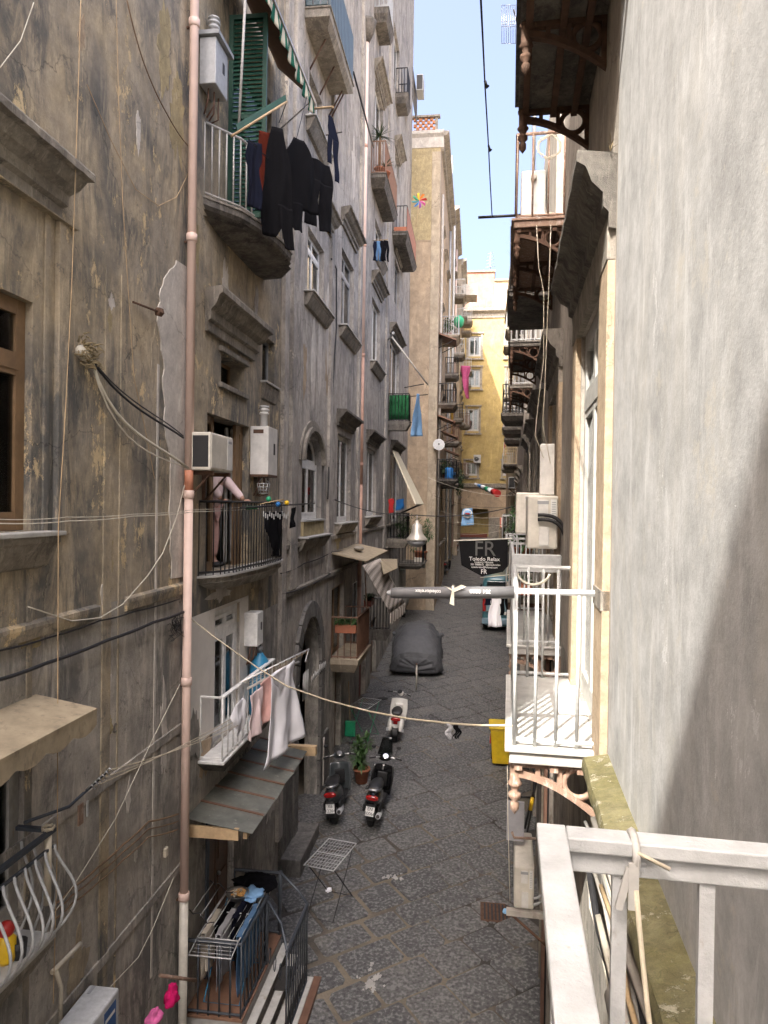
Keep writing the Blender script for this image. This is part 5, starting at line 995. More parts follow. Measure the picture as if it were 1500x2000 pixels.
# wall drying rack beside the pipe
u, v = L_(385, 1755); t = thing('wall_rack', 'small wall-mounted wire drying rack right of the drainpipe', 'drying rack', FL.p(u, v, 0)); b = MB()
for k in range(4): b.tube([FL.p(u - .25, v - .02 - .05 * k, .05 + .09 * k), FL.p(u + .45, v - .02 - .05 * k, .05 + .09 * k)], .006, 5)
b.build('wires', 'white_paint', t); b = MB()
for s in (-.25, .45): MB().tube([FL.p(u + s, v, .0)] + [FL.p(u + s, v - .02 - .05 * k + (.04 if k % 2 else -.03), .05 + .09 * k) for k in range(4)], .007, 5).build('arm', 'black_iron', t)
p0, p1 = onX(312, 1905, XL + .1), onX(383, 1915, XL + .35); t = thing('wooden_bar', 'weathered wooden bar poking out beside the landing railing', 'bar', p0); MB().tube([p0, p1], .02, 6).build('bar', 'rust_pink', t)
rumple('magenta_cloth', 'magenta cloth hanging over the post at the foot of the drainpipe', 'cloth', 'cloth_magenta', onX(335, 1950, XL + .3), (.07, .1, .13), 4); rumple('pink_cloth', 'pink cloth just below the magenta one at the bottom edge', 'cloth', 'cloth_hotpink', onX(300, 1990, XL + .3), (.07, .1, .09), 5)
# ------------------------------------------------------------------ the person in pink on the black balcony
def person():
    o = FL.p(9.98, vb, -.34); t = thing('person', 'person in pink stepping out of the balcony door, hand on the black rail', 'person', o)
    def skin(name, mat, js, edges, parent, sub=2):
        me = bpy.data.meshes.new(name); me.from_pydata([o + V(q[:3]) - ORG[t.name] for q in js], edges, []); ob = bpy.data.objects.new(name, me); col.objects.link(ob); ob.parent = parent
        s = ob.modifiers.new('sk', 'SKIN'); s.use_smooth_shade = True; ob.modifiers.new('su', 'SUBSURF').render_levels = sub
        for k, q in enumerate(js): me.skin_vertices[0].data[k].radius = (q[3], q[3] if len(q) < 5 else q[4])
        me.skin_vertices[0].data[0].use_root = True; me.materials.append(M[mat]); return ob
    # facing +x (the street), leaning forward, one hand on the rail
    body = [(-.06, 0, .88, .13, .15), (-.03, 0, 1.05, .12, .15), (.03, 0, 1.25, .125, .16), (.06, 0, 1.38, .08, .12), (.07, 0, 1.46, .05), (.08, 0, 1.55, .085), (.08, 0, 1.64, .09),
            (.06, .17, 1.34, .07), (.24, .2, 1.14, .05), (.42, .16, .97, .036), (.06, -.17, 1.34, .07), (.10, -.2, 1.12, .05), (.18, -.14, .97, .036),
            (-.06, .1, .82, .10), (.0, .1, .46, .062), (-.02, .1, .08, .042), (-.06, -.1, .82, .10), (-.02, -.1, .46, .062), (-.04, -.1, .08, .042), (.07, .1, .03, .036), (.06, -.1, .03, .036)]
    ed = [(0, 1), (1, 2), (2, 3), (3, 4), (4, 5), (5, 6), (3, 7), (7, 8), (8, 9), (3, 10), (10, 11), (11, 12), (0, 13), (13, 14), (14, 15), (0, 16), (16, 17), (17, 18), (15, 19), (18, 20)]
    skin('body', 'skin', body, ed, t)
    skin('pink_top', 'cloth_palepink', [(-.06, 0, .84, .155, .18), (-.03, 0, 1.05, .145, .175), (.03, 0, 1.25, .15, .19), (.08, 0, 1.39, .09, .14), (.06, .18, 1.34, .088), (.24, .21, 1.14, .066), (.395, .165, .985, .054), (.06, -.18, 1.34, .088), (.10, -.21, 1.12, .066), (.17, -.15, 1.0, .054)], [(0, 1), (1, 2), (2, 3), (3, 4), (4, 5), (5, 6), (3, 7), (7, 8), (8, 9)], t)
    skin('pink_trousers', 'cloth_pink', [(-.06, 0, .88, .145, .165), (-.06, .1, .8, .115), (.0, .1, .46, .08), (-.02, .1, .13, .062), (-.06, -.1, .8, .115), (-.02, -.1, .46, .08), (-.04, -.1, .13, .062)], [(0, 1), (1, 2), (2, 3), (0, 4), (4, 5), (5, 6)], t)
    MB().ball(o + V((.06, 0, 1.63)), (.115, .105, .125), 16, 10).build('hair', 'hair', t); MB().ball(o + V((.185, 0, 1.58)), (.018, .014, .022)).build('nose', 'skin', t)
    for s in (-1, 1): MB().ball(o + V((.165, s * .035, 1.615)), (.012, .016, .011)).build('eye', 'white_ink', t); MB().ball(o + V((.07, s * .1, 1.58)), (.025, .012, .032)).build('ear', 'skin', t)
    MB().ball(o + V((.165, 0, 1.535)), (.012, .026, .008)).build('mouth', 'cloth_rust', t)
    for hx, s in ((V((.43, .16, .965)), 1), (V((.19, -.13, .97)), -1)):        # hands closing on the rail
        h = [(hx.x, hx.y, hx.z, .034, .026), (hx.x + .05, hx.y, hx.z - .005, .036, .02)]; e = [(0, 1)]
        for k in range(4): y = hx.y + (k - 1.5) * .019; L3 = (.03, .036, .034, .026)[k]; n_ = len(h); h += [(hx.x + .07, y, hx.z + .0, .0095), (hx.x + .07 + L3 * .7, y, hx.z - .015, .009), (hx.x + .07 + L3 * .6, y, hx.z - .05, .0075)]; e += [(1, n_), (n_, n_ + 1), (n_ + 1, n_ + 2)]
        n_ = len(h); h += [(hx.x + .03, hx.y - s * .035, hx.z - .01, .011), (hx.x + .055, hx.y - s * .045, hx.z - .035, .009)]; e += [(0, n_), (n_, n_ + 1)]; skin('hand', 'skin', h, e, t, 1)
    for y in (.1, -.1): MB().ball(o + V((.05, y, .035)), (.12, .05, .04)).build('slipper', 'black_plastic', t)
person()
# ------------------------------------------------------------------ more balconies of the grey palazzo
def lbal(px0, px1, py, w, rm, sm='stone_dark', style='bars', h=1.0, under=.22, th=.14, npr=8, v=None):
    u0 = L_(px0, py)[0]; u1 = L_(px1, py, w)[0]; v = L_(px0, py)[1] if v is None else v
    o = slab(B, FL, [(u0, 0), (u0, w), (u1, w), (u1, 0)], v, th, sm, sm, under=under)
    path = [(u0 + .03, .02), (u0 + .03, w - .03), (u1 - .03, w - .03), (u1 - .03, .02)]
    railing(o, FL, path, v, v + h, rm, npr, .012, .022, False)
    return o, u0, u1, v
o, u0, u1, v = lbal(595, 692, 14, .5, 'panel_bluegrey', 'stone', th=.2, under=.12)
k = int((u1 - u0) / .16)
for i in range(k): MB().box(FL, u0 + .04 + i * (u1 - u0 - .08) / k, u0 + .04 + (i + .86) * (u1 - u0 - .08) / k, v + .03, v + 1.05, .485, .505).build('panel_board', 'panel_bluegrey', o)
for i in range(3): MB().box(FL, u0 - .005, u0 + .015, v + .03, v + 1.05, .03 + i * .15, .15 + i * .15).build('panel_board', 'panel_bluegrey', o)
for uu in (u0 + .5, u0 + 1.4, u0 + 2.3, u1 - .2): MB().tube([FL.p(uu, v - .9, .0), FL.p(uu, v - .3, .32)], .018, 6).build('strut', 'rust', o)
q0 = FL.p(u1, v + .3, .5); wire('balcony_rod', 'iron rod reaching from the blue-grey balcony past the copper pipe', [q0, FL.p(u1 + 3.6, v + .35, .45)], .022, 'black_iron', 'rod')
o, u0, u1, v = lbal(724, 777, 338, .48, 'panel_brown', npr=14); BP1 = (u0, u1, v)
o, u0, u1, v = lbal(766, 814, 452, .6, 'black_iron'); BP2 = (u0, u1, v); k = 16
for i in range(k): MB().box(FL, u0 + .1 + i * (u1 - u0 - .15) / k, u0 + .1 + (i + .9) * (u1 - u0 - .15) / k, v + .03, v + .98, .57, .585).build('panel_board', 'panel_orange', o)
lbal(731, 769, 14, .45, 'white_paint', 'stone_dark', th=.2); lbal(772, 802, 182, .5, 'black_iron', 'stone_dark')
MB().box(FL, 30.9, 33.2, 17.6, 18.9, .44, .46).build('reed_screen', 'stone_dark', B)
o, u0, u1, v = lbal(757, 802, 822, .85, 'black_iron', 'stone_dark', h=1.05); BP3 = (u0, u1, v)
MB().grid(lambda s, t: FL.p(u0 + .05, v + .05 + .95 * t, .05 + .78 * s), 3, 3).build('green_mesh', 'mesh_green', o, solid=.01); MB().grid(lambda s, t: FL.p(u0 + .05 + (u1 - u0 - .1) * s, v + .05 + .95 * t, .84), 3, 3).build('dark_mesh', 'black_banner', o, solid=.01)
o, u0, u1, v = lbal(756, 800, 1052, .8, 'black_iron', 'stone', h=1.0); BP4 = (u0, u1, v)
# brown balcony and dark balcony low down
o, u0, u1, v = lbal(645, 722, 1282, .68, 'brown_iron', 'plaster_cream', npr=7, v=-3.72); BP5 = (u0, u1, v)
lbal(716, 762, 1240, .75, 'black_iron', 'stone_dark', npr=10, v=-4.0)
# unit on the top balcony against the sky
ac_unit('air_conditioner', 'white air conditioner high on the corner balcony against the sky', FL, 31.6, 32.4, 18.3, 19.0, .55, .85, 'side', 'white_paint', bracket=None)
# ------------------------------------------------------------------ plants
def leafblade(b, base, d, ln, wd, droop=.5):
    d = V(d).normalized(); s = d.cross(V((0, 0, 1))); s = s.normalized() if s.length > .01 else V((1, 0, 0)); P = []; n = 5
    for i in range(n + 1):
        t = i / n; c = base + d * (ln * t) - V((0, 0, droop * ln * t * t)); w_ = wd * (1 - t) ** .7 * (.5 + t if t < .5 else 1); P += [c - s * w_, c + s * w_]
    b.add(P, [(2 * i, 2 * i + 1, 2 * i + 3, 2 * i + 2) for i in range(n)], True)
def pot(t, c, r=.14, h=.24, m='terracotta'):
    MB().lathe(c, [(r * .7, 0), (r * .95, h * .85), (r * 1.08, h * .86), (r * 1.08, h), (r * .92, h), (r * .9, h * .9)], 16).build('pot', m, t); MB().lathe(c + V((0, 0, h * .86)), [(r * .9, 0), (r * .85, .01)], 12).build('soil', 'soil', t)
def spiky(label, c, H, ln, n=46, seed=1, group=None, r=.14, m='leaf_dark'):
    t = thing('spiky_plant', label, 'plant', c, group); pot(t, V(c), r); rg = random.Random(seed); top = V(c) + V((0, 0, H)); MB().tube([V(c) + V((0, 0, .2)), top], .03, 8).build('stem', 'wood_brown', t); b = MB()
    for k in range(n): a = rg.random() * 6.28; e = rg.uniform(-.35, 1.1); leafblade(b, top, (math.cos(a) * math.cos(e), math.sin(a) * math.cos(e), math.sin(e)), ln * rg.uniform(.7, 1.1), .018, .25)
    b.build('leaves', m, t, fix=False); return t
def bushy(name, label, c, sz, n=500, leaf=.05, seed=1, m='leaf', potr=.16, group=None, poth=.26, potm='terracotta'):
    t = thing(name, label, 'plant', c, group); c = V(c)
    if potr: pot(t, c, potr, poth, potm)
    rg = random.Random(seed); b = MB(); stems = MB(); lo = c + V((0, 0, poth if potr else 0))
    blobs = [(V((rg.uniform(-.6, .6) * sz[0], rg.uniform(-.6, .6) * sz[1], rg.uniform(.2, .85) * sz[2])), rg.uniform(.25, .5)) for _ in range(9)]
    for p_, r_ in blobs: stems.tube(bez(lo, lo + V((0, 0, sz[2] * .3)), lo + p_ * .7, lo + p_), [.008] * 11, 4)
    for k in range(n):
        p_, r_ = rg.choice(blobs); d = V((rg.gauss(0, 1), rg.gauss(0, 1), rg.gauss(0, 1))).normalized(); q = lo + p_ + V((d.x * sz[0], d.y * sz[1], d.z * sz[2] * .7)) * r_ * rg.uniform(.6, 1.05)
        leafblade(b, q, d + V((0, 0, .3)), leaf * rg.uniform(.7, 1.4), leaf * .3, .4)
    stems.build('stems', 'leaf_dark', t, fix=False); b.build('foliage', m, t, fix=False); return t
u0, u1, v = BP1; spiky('tall spiky plant in a pot on the brown slatted balcony', FL.p(u0 + .22, v, .25), 1.25, .62, 60, 1, 'spiky plants on the brown balcony', .16); spiky('short spiky plant on the same brown slatted balcony', FL.p(u0 + .5, v, .38), .42, .45, 34, 2, 'spiky plants on the brown balcony', .17)
def planter(label, c, L=.6, W=.18, H=.16, m='terracotta', seed=1, n=260, axis=1, group=None, lm='leaf'):
    t = thing('planter_box', label, 'planter', c, group); c = V(c); sz = (W, L, H) if axis else (L, W, H); MB().bx(c + V((0, 0, H / 2)), sz).build('box', m, t, bevel=.01); rg = random.Random(seed); b = MB()
    for k in range(n):
        q = c + V((rg.uniform(-.5, .5) * sz[0], rg.uniform(-.5, .5) * sz[1], H)); a = rg.random() * 6.28; leafblade(b, q + V((0, 0, rg.random() * .12)), (math.cos(a), math.sin(a), rg.uniform(0, 1.4)), rg.uniform(.08, .18), .022, .6)
    if n: b.build('foliage', lm, t, fix=False)
    return t
u0, u1, v = BP2; planter('red planter box on the orange boarded balcony', FL.p(u0 + .12, v, .32), .3, .5, .16, 'terracotta', 3, 0, 1)
u0, u1, v = BP5
planter('red flower box with green leaves on the near end of the brown balcony', FL.p(u0 + .1, v + .62, .36), .2, .52, .2, 'terracotta', 5, 300, 1); planter('dark flower box on the rail at the far end of the brown balcony', FL.p(u0 + 2.6, v + .95, .55), .7, .2, .18, 'door_red', 6, 220, 1, None, 'leaf_dark')
bushy('hanging_plant', 'leafy green plant hanging over the balcony behind the street lamp', FL.p(BP4[0] + .5, BP4[2] - .1, .55), (.5, .5, 1.0), 700, .09, 3, 'leaf_dark', 0)
bushy('balcony_bush', 'green bush in a red pot on the balcony right of the street lamp', V((-2.55, 33.5, -2.6)), (.75, .7, 1.6), 900, .11, 4, 'leaf', .3, None, .5)
tag(slab(B, FL, [(32.2, 0), (32.2, 1.1), (34.6, 1.1), (34.6, 0)], -2.6, .12, 'stone_dark', 'stone_dark'), None, None)
railing(B, FL, [(32.2, .05), (32.2, 1.08), (34.6, 1.08)], -2.6, -1.7, 'black_iron', 8, .013, .022, False)
# ------------------------------------------------------------------ washing high on the palazzo
b0, b1 = LC(603, 213, .02), LC(650, 209, .75); t = thing('window_bar', 'wooden bar sticking out of the high window below the blue-grey balcony', 'bar', b0); MB().tube([b0, b1], .022, 6).build('bar', 'wood_pale', t)
b0 = LC(632, 268, .3); wire('iron_pin', 'short iron pin holding up the dark trousers on the grey wall', [LC(632, 265, .02), LC(668, 258, .5)], .012, 'black_iron', 'pin')
cloth('trousers', 'dark trousers with a grey leg hanging high on the grey wall', 'trousers', 'cloth_navy', LC(640, 222, .45), LC(662, 240, .6), 1.15, [[(0, .1, .5), (.2, 0, .8), (.35, .1, 1)], [(.35, .0, .45), (.8, .1, .42)], [(.35, .5, 1), (1.05, .7, 1.05)]], .02, 1, seed=41)
r0, r1 = LC(727, 470, .05), LC(757, 468, .75); wire('window_rail', 'thin rail of small clothes under the brown slatted balcony', [r0, r1], .012, 'wood_pale', 'rail')
for k, (m_, lab, P_n) in enumerate((('cloth_navy', 'navy vest, nearest of four garments on the thin rail', TOP), ('cloth_denim', 'light blue jeans, second of four garments on the thin rail', TROU), ('cloth_black', 'black top, third of four garments on the thin rail', TOP), ('cloth_black', 'black trousers spread wide, last of four garments on the thin rail', TROU))):
    q = r0.lerp(r1, .05 + .24 * k); cloth('garment', lab, 'garment', m_, q, q + V((.14, .12, 0)), .62, P_n, .015, 1, 'garments on the thin rail', seed=50 + k, nu=8, nv=10)
# ------------------------------------------------------------------ board awning with pleated blind, poles and awnings
c0 = L_(648, 1085)[0]; vb_ = L_(648, 1086)[1]
t = thing('board_awning', 'pale board propped over the brown balcony with a stone on top', 'awning', FL.p(c0 + 1.5, vb_, .5)); MB().add([FL.p(c0, vb_ + .06, 0), FL.p(c0 + 3.6, vb_ + .12, 0), FL.p(c0 + 3.7, vb_ - .08, .92), FL.p(c0 + .1, vb_ - .12, .85)], [(0, 1, 2, 3)]).build('board', 'tin_tan', t, solid=.03); MB().ball(FL.p(c0 + 1.6, vb_ + .1, .4), (.14, .2, .07)).build('stone', 'stone', t); MB().tube([FL.p(c0 + 1.9, vb_, .5), FL.p(c0 + 1.9, vb_ - 2.2, .62)], .02, 6).build('prop', 'rust_pink', t)
t = thing('pleated_blind', 'grey pleated blind with a fringe slanting down from the pale board', 'blind', FL.p(21, -1.8, 1)); A0, A1, B0, B1 = onX(708, 1105, -2.55), onX(742, 1092, -2.5), onX(762, 1198, -2.05), onX(790, 1178, -2.0)
def pl(s, q): c = (A0.lerp(A1, s)).lerp(B0.lerp(B1, s), q); return c + V((.0, 0, .022 * math.sin(s * 84)))
MB().grid(pl, 80, 8).build('canvas', 'awning_pleat', t, solid=.004); b = MB()
for k in range(24): s = k / 23; q = B0.lerp(B1, s); b.bx(q + V((.01, 0, -.12 - .05 * (k % 2))), (.02, .06, .24))
b.build('fringe', 'awning_pleat', t); MB().tube([A1, B1], .02, 6).build('side_arm', 'cream_metal', t)
MB().add([onX(742, 1092, -2.55), onX(775, 1092, -2.6), onX(776, 1110, -2.2), onX(750, 1122, -2.2)], [(0, 1, 2, 3)]).build('side_board', 'tin_tan', t, solid=.02)
p0, p1 = onX(763, 655, XL + .15), onX(836, 752, -1.95); t = thing('awning_pole', 'long pale pole angled down from the doorway above the green mesh balcony', 'pole', p0); MB().tube([p0, p1], .03, 6).build('pole', 'cream_metal', t)
MB().tube([onX(760, 662, XL + .1), onX(768, 650, XL + .5)], .05, 6).build('roller', 'white_paint', t)
a = [onX(767, 880, XL + .1), onX(777, 884, XL + .1), onX(827, 985, -2.05), onX(812, 985, -2.15)]; t = thing('drop_awning', 'cream drop-arm awning edge above the plant balcony', 'awning', a[0]); MB().add(a, [(0, 1, 2, 3)]).build('canvas', 'awning_cream', t, solid=.05); MB().tube([onX(826, 983, -2.1), onX(783, 1002, -3.0)], .04, 6).build('arm', 'black_iron', t)
q = onX(766, 990, -2.9); cloth('red_cloth', 'dark red cloth on the line under the cream awning', 'cloth', 'cloth_red', onX(758, 975, -3.1), onX(770, 973, -2.9), .5, TOP, .02, 1, seed=60); cloth('blue_cloth', 'small blue cloth on the line under the cream awning', 'cloth', 'plastic_blue', onX(774, 976, -2.8), onX(789, 974, -2.6), .38, SHEET, .02, 1, seed=61)
cloth('beach_towel', 'blue striped towel hanging on a line beside the green mesh balcony', 'towel', 'cloth_blue', onX(806, 768, -2.42), onX(826, 770, -2.1), 1.62, [[(0, .35, .65), (.5, .05, .9), (1, -.15, .95)]], .04, 1.2, seed=62)
wire('iron_rail', 'iron rail carrying the blue striped towel', [onX(790, 757, -2.6), onX(828, 750, -1.95)], .018, 'black_iron', 'rail'); wire('iron_rail', 'iron rail end below the pale pole', [onX(800, 775, -2.6), onX(836, 770, -1.95)], .014, 'black_iron', 'rail')
wl('tall_cable', 'black cable running up the grey wall between the windows', [(640, 975), (645, 850), (652, 720), (657, 640), (657, 525), (647, 505)], .02, 'cable_black', .05)
wl('tall_cable', 'black cable crossing above the arched portal', [(548, 1120), (595, 1100), (648, 1078), (700, 1065)], .012, 'cable_black', .06, d=.03); wl('tall_cable', 'second black cable above the arched portal', [(550, 1160), (600, 1145), (645, 1120)], .012, 'cable_black', .06, d=.02)
wl('wall_conduit', 'grey conduit descending right of the portal', [(632, 1440), (630, 1540)], .03, 'pipe_grey', .08, 'conduit')
# graffiti-like pale strokes on the portal jamb and a white sign text
t = thing('wall_lettering', 'small white painted lettering on the stone beside the portal', 'lettering', FL.p(15.3, -3.5, .08)); rg = random.Random(3); uu, vv = L_(600, 1333)
b = MB()
for k in range(10):
    u_ = uu + .05 + k * .15; b.tube([FL.p(u_, vv, .082), FL.p(u_ + .02, vv + rg.uniform(.1, .2), .082), FL.p(u_ + .07, vv + rg.uniform(.0, .12), .082), FL.p(u_ + .09, vv + .02, .082)], .008, 4)
b.build('letters', 'white_ink', t); b = MB(); u3, v3 = L_(584, 1345)
for k in range(5): b.tube([FL.p(u3 + .1 * k, v3 - .25, .082), FL.p(u3 + .1 * k + .02, v3 + .3, .082)], .008, 4)
b.build('strokes', 'white_ink', t)
# ------------------------------------------------------------------ street lamp on its cable
c = onY(814, 1050, 17.5); t = thing('street_lamp', 'bell-shaped grey street lamp hanging on a cable over the street', 'street lamp', c)
MB().lathe(c, [(.03, .42), (.05, .36), (.12, .30), (.145, .12), (.17, .07), (.25, -.02), (.265, -.06), (.25, -.075), (.15, -.05)], 22).build('shade', 'lamp_metal', t); MB().lathe(c, [(.235, -.07), (.22, -.14), (.13, -.21), (.02, -.235)], 18).build('bowl_glass', 'grey_plastic', t); MB().tube([c + V((0, 0, .42)), c + V((0, 0, .55))], .012, 6).build('hook', 'steel', t)
k = c + V((0, 0, .55)); wire('lamp_cable', 'span cable carrying the street lamp from the left wall', sag(FL.p(17.2, k.z + .35, .02), k, .12), .012, 'cable_black'); wire('lamp_cable', 'span cable from the street lamp to the right side', sag(k, FRR.p(17.2, k.z + .3, .3), .12), .012, 'cable_black')
# ------------------------------------------------------------------ vehicles
def wheel(t, c, r, w_, m='tyre', rim='grey_plastic', ax=(1, 0, 0), name='wheel'):
    o = MB().lathe(c, [(r * .62, -w_ * .45), (r * .9, -w_ * .5), (r, -w_ * .25), (r, w_ * .25), (r * .9, w_ * .5), (r * .62, w_ * .45)], 26, ax).build(name, m, t); MB().lathe(c, [(.03, -w_ * .5), (r * .6, -w_ * .32), (r * .63, 0), (r * .6, w_ * .32), (.03, w_ * .5)], 16, ax).build('rim', rim, o); return o
def loft(secs, n=20, cap=True):                    # secs: (y, zc, half width, half height, power)
    b = MB(); m = len(secs)
    for y, zc, a, h, p in secs:
        for k in range(n):
            t = 2 * math.pi * k / n; cx, sx = math.cos(t), math.sin(t); b.v.append(V((a * math.copysign(abs(cx) ** (2 / p), cx), y, zc + h * math.copysign(abs(sx) ** (2 / p), sx))))
    for i in range(m - 1):
        for k in range(n): b.f.append([i * n + k, i * n + (k + 1) % n, (i + 1) * n + (k + 1) % n, (i + 1) * n + k]); b.sm.append(True)
    if cap: b.f += [list(range(n)), list(range((m - 1) * n, m * n))]; b.sm += [False, False]
    return b
def text(s, size, m, name, parent, M4, ext=.0006, align='CENTER', sx=1.0):
    cu = bpy.data.curves.new(name, 'FONT'); cu.body = s; cu.size = size; cu.align_x = align; cu.align_y = 'CENTER'; cu.extrude = ext
    tmp = bpy.data.objects.new('tmp', cu); col.objects.link(tmp); dg = bpy.context.evaluated_depsgraph_get(); me = bpy.data.meshes.new_from_object(tmp.evaluated_get(dg)); bpy.data.objects.remove(tmp)
    me.transform(M4 @ Matrix.Diagonal((sx, 1, 1, 1))); me.materials.clear(); me.materials.append(M[m]); o = bpy.data.objects.new(name, me); col.objects.link(o)
    if parent: o.parent = parent
    ORG[o.name] = V((0, 0, 0)); return o
def scooter(label, loc, rz, paint='black_paint', style='modern', plate=None, lean=R(7), shield=None, group='scooters parked in the street'):
    """points along +y; origin under the rear wheel's contact"""
    t = thing('scooter', label, 'scooter', loc, group, True); t.rotation_euler = (0, lean, rz); ves = style == 'classic'
    wheel(t, V((0, 0, .25)), .25, .12); wheel(t, V((0, 1.3, .25)), .25, .11)
    if ves:
        loft([(-.28, .52, .05, .06, 2.2), (-.22, .55, .10, .13, 2.4), (-.05, .60, .11, .17, 2.6), (.3, .60, .11, .17, 2.6), (.48, .5, .10, .22, 2.6)]).build('body', paint, t)
        for s in (-1, 1): b = loft([(-.26, .44, .03, .06, 2), (-.2, .46, .07, .12, 2.2), (0, .49, .095, .155, 2.3), (.2, .50, .085, .14, 2.2), (.36, .5, .03, .06, 2)]); b.v = [q + V((s * .135, 0, 0)) for q in b.v]; b.build('side_cowl', paint, t); MB().box(Fr((s * .15, -.2, 0), (0, 1, 0), (s, 0, 0)), -.05, .02, .36, .43, .02, .08).build('indicator', 'plastic_orange' if 0 else 'grey_plastic', t)
    else:
        loft([(-.34, .66, .05, .05, 2.2), (-.28, .64, .10, .12, 2.5), (-.1, .60, .15, .16, 2.6), (.2, .56, .17, .18, 2.6), (.42, .46, .15, .2, 2.6), (.55, .34, .12, .1, 2.4)]).build('body', paint, t)
        for s in (-1, 1): MB().bx((s * .16, -.0, .42), (.05, .42, .16)).build('side_panel', 'black_plastic', t, bevel=.03)
        MB().tube([(.16, .12, .3), (.17, -.08, .32), (.17, -.38, .38)], [.035, .05, .055], 10).build('exhaust', 'grey_plastic', t); MB().tube([(.17, -.32, .37), (.17, -.40, .385)], .035, 10).build('exhaust_tip', 'chrome', t)
    loft([(-.16, .78, .09, .03, 2.4), (-.1, .80, .13, .05, 2.6), (.12, .80, .15, .055, 2.6), (.35, .79, .12, .055, 2.6), (.52, .78, .07, .04, 2.4)]).build('seat', 'seat_vinyl', t)
    MB().bx((0, .74, .30), (.34, .5, .05)).build('footboard', 'black_plastic', t, bevel=.02)
    sh = shield or paint
    def shf(s, q):
        x = (s - .5) * 2; wd = .24 * (1 - .35 * abs(q - .55) ** 1.5) ; return V((x * wd, .98 + .16 * q - .10 * x * x + .05 * (1 - q) ** 2, .30 + .58 * q))
    MB().grid(shf, 14, 12).build('leg_shield', sh, t, solid=.025); MB().bx((0, .96, .62), (.22, .05, .3)).build('glove_box', 'black_plastic' if not ves else paint, t, bevel=.02)
    MB().tube([(0, 1.18, .84), (0, 1.26, .55), (0, 1.3, .3)], .035, 8).build('fork', 'steel', t)
    MB().grid(lambda a, q: V((.075 * math.sin((q - .5) * 2.6), 1.3 + .285 * math.cos(.35 + a * 2.3), .25 + .285 * math.sin(.35 + a * 2.3) + .02 * math.cos((q - .5) * 2.6))), 12, 6).build('front_mudguard', paint, t, solid=.012)
    MB().grid(lambda a, q: V((.075 * math.sin((q - .5) * 2.6), .29 * math.cos(1.5 + a * 1.8), .27 + .29 * math.sin(1.5 + a * 1.8))), 10, 6).build('rear_mudguard', 'black_plastic', t, solid=.012)
    st = Matrix.Rotation(R(14 if not ves else -22), 3, 'Z'); hb = V((0, 1.14, 1.0)); HBp = lambda x, y, z: hb + st @ V((x, y, z))
    h = MB().tube([HBp(-.3, -.07, .02), HBp(-.16, -.01, .03), HBp(0, .02, .02), HBp(.16, -.01, .03), HBp(.3, -.07, .02)], .014, 8).build('handlebar', 'steel', t)
    for s in (-1, 1): MB().tube([HBp(s * .22, -.035, .027), HBp(s * .36, -.09, .018)], .02, 8).build('grip', 'black_plastic', h); MB().tube([HBp(s * .2, .01, .03), HBp(s * .33, -.02, .03)], .006, 5).build('brake_lever', 'steel', h)
    b = MB(); b.ball(HBp(0, .03, .01), (.15 if not ves else .09, .09, .08), 14, 10, st); b.build('headset', paint if style != 'slate' else 'slate_paint', h); MB().lathe(HBp(0, -.035, .06), [(.07, 0), (.075, .012), (.06, .02)], 16, st @ V((0, -.55, .8))).build('dashboard', 'chrome' if not ves else 'black_plastic', h)
    for s in (-1, 1):
        if ves: continue
        MB().tube([HBp(s * .2, .0, .04), HBp(s * .26, .04, .2)], .006, 5).build('mirror_stalk', 'black_plastic', h); MB().ball(HBp(s * .28, .04, .24), (.055, .015, .04), 12, 8, st).build('mirror', 'black_plastic', h)
    if style == 'screen':
        MB().grid(lambda s, q: HBp((s - .5) * (.34 - .12 * q), .12 + .02 * math.cos(3 * (s - .5)) - .1 * q, .04 + .42 * q), 8, 6).build('windscreen', 'glass_dark', h, solid=.006)
    loft([(-.36, .70, .10, .035, 2.6), (-.33, .70, .13, .05, 2.6), (-.27, .70, .12, .05, 2.6)]).build('tail_light', 'red_lens', t)
    if not ves: MB().tube([(-.13, .0, .80), (-.14, -.26, .86), (0, -.34, .87), (.14, -.26, .86), (.13, .0, .80)], .016, 8).build('grab_rail', 'steel', t); MB().bx((0, -.29, .855), (.16, .1, .03)).build('rack_plate', 'chrome', t, bevel=.01)
    else: MB().bx((0, -.275, .62), (.12, .03, .13)).build('lamp_housing', 'red_lens', t, bevel=.02)
    if plate:
        pc = V((0, -.40 if not ves else -.30, .46 if not ves else .44)); Mp = Matrix.Rotation(R(-14), 3, 'X'); MB().bx(pc, (.18, .012, .18), M=Mp).build('number_plate', 'plate_white', t, bevel=.003); MB().bx(pc + V((0, .06, .1)), (.14, .14, .03), M=Mp).build('plate_holder', 'black_plastic', t)
        for k, ln in enumerate(plate): text(ln, .085, 'ink' if k or len(plate) < 3 else 'ink_blue', 'plate_text', t, Matrix.Translation(pc + Mp @ V((0, -.008, .042 - .085 * k))) @ Matrix.Rotation(R(90 - 14), 4, 'X'))
    return t
def stand(px, py, rz): p = onG(px, py, .02); return p, rz
p = onG(655, 1607, .015); scooter('dark grey-green scooter with round chrome dials, nearest the wall', p, R(2), 'slate_paint', 'slate', ('X6', '12264'), R(-6), 'slate_paint')
p = onG(724, 1612, .015); scooter('glossy black scooter with tall dark mirrors beside the potted plant', p, R(-2), 'black_paint', 'screen', ('EN', '80066'), R(6))
p = onG(770, 1449, .015); scooter('white classic scooter with rounded side cowls parked before the covered car', p, R(2), 'cream_paint', 'classic', None, R(4))
p = onG(889, 1082, .02); scooter('black scooter far up the street by the left wall', p, R(4), 'black_paint', 'modern', None, R(5)); p = onG(868, 1122, .02); scooter('dark scooter leaning near the bollards far up the street', p, R(-5), 'black_paint', 'modern', None, R(5))
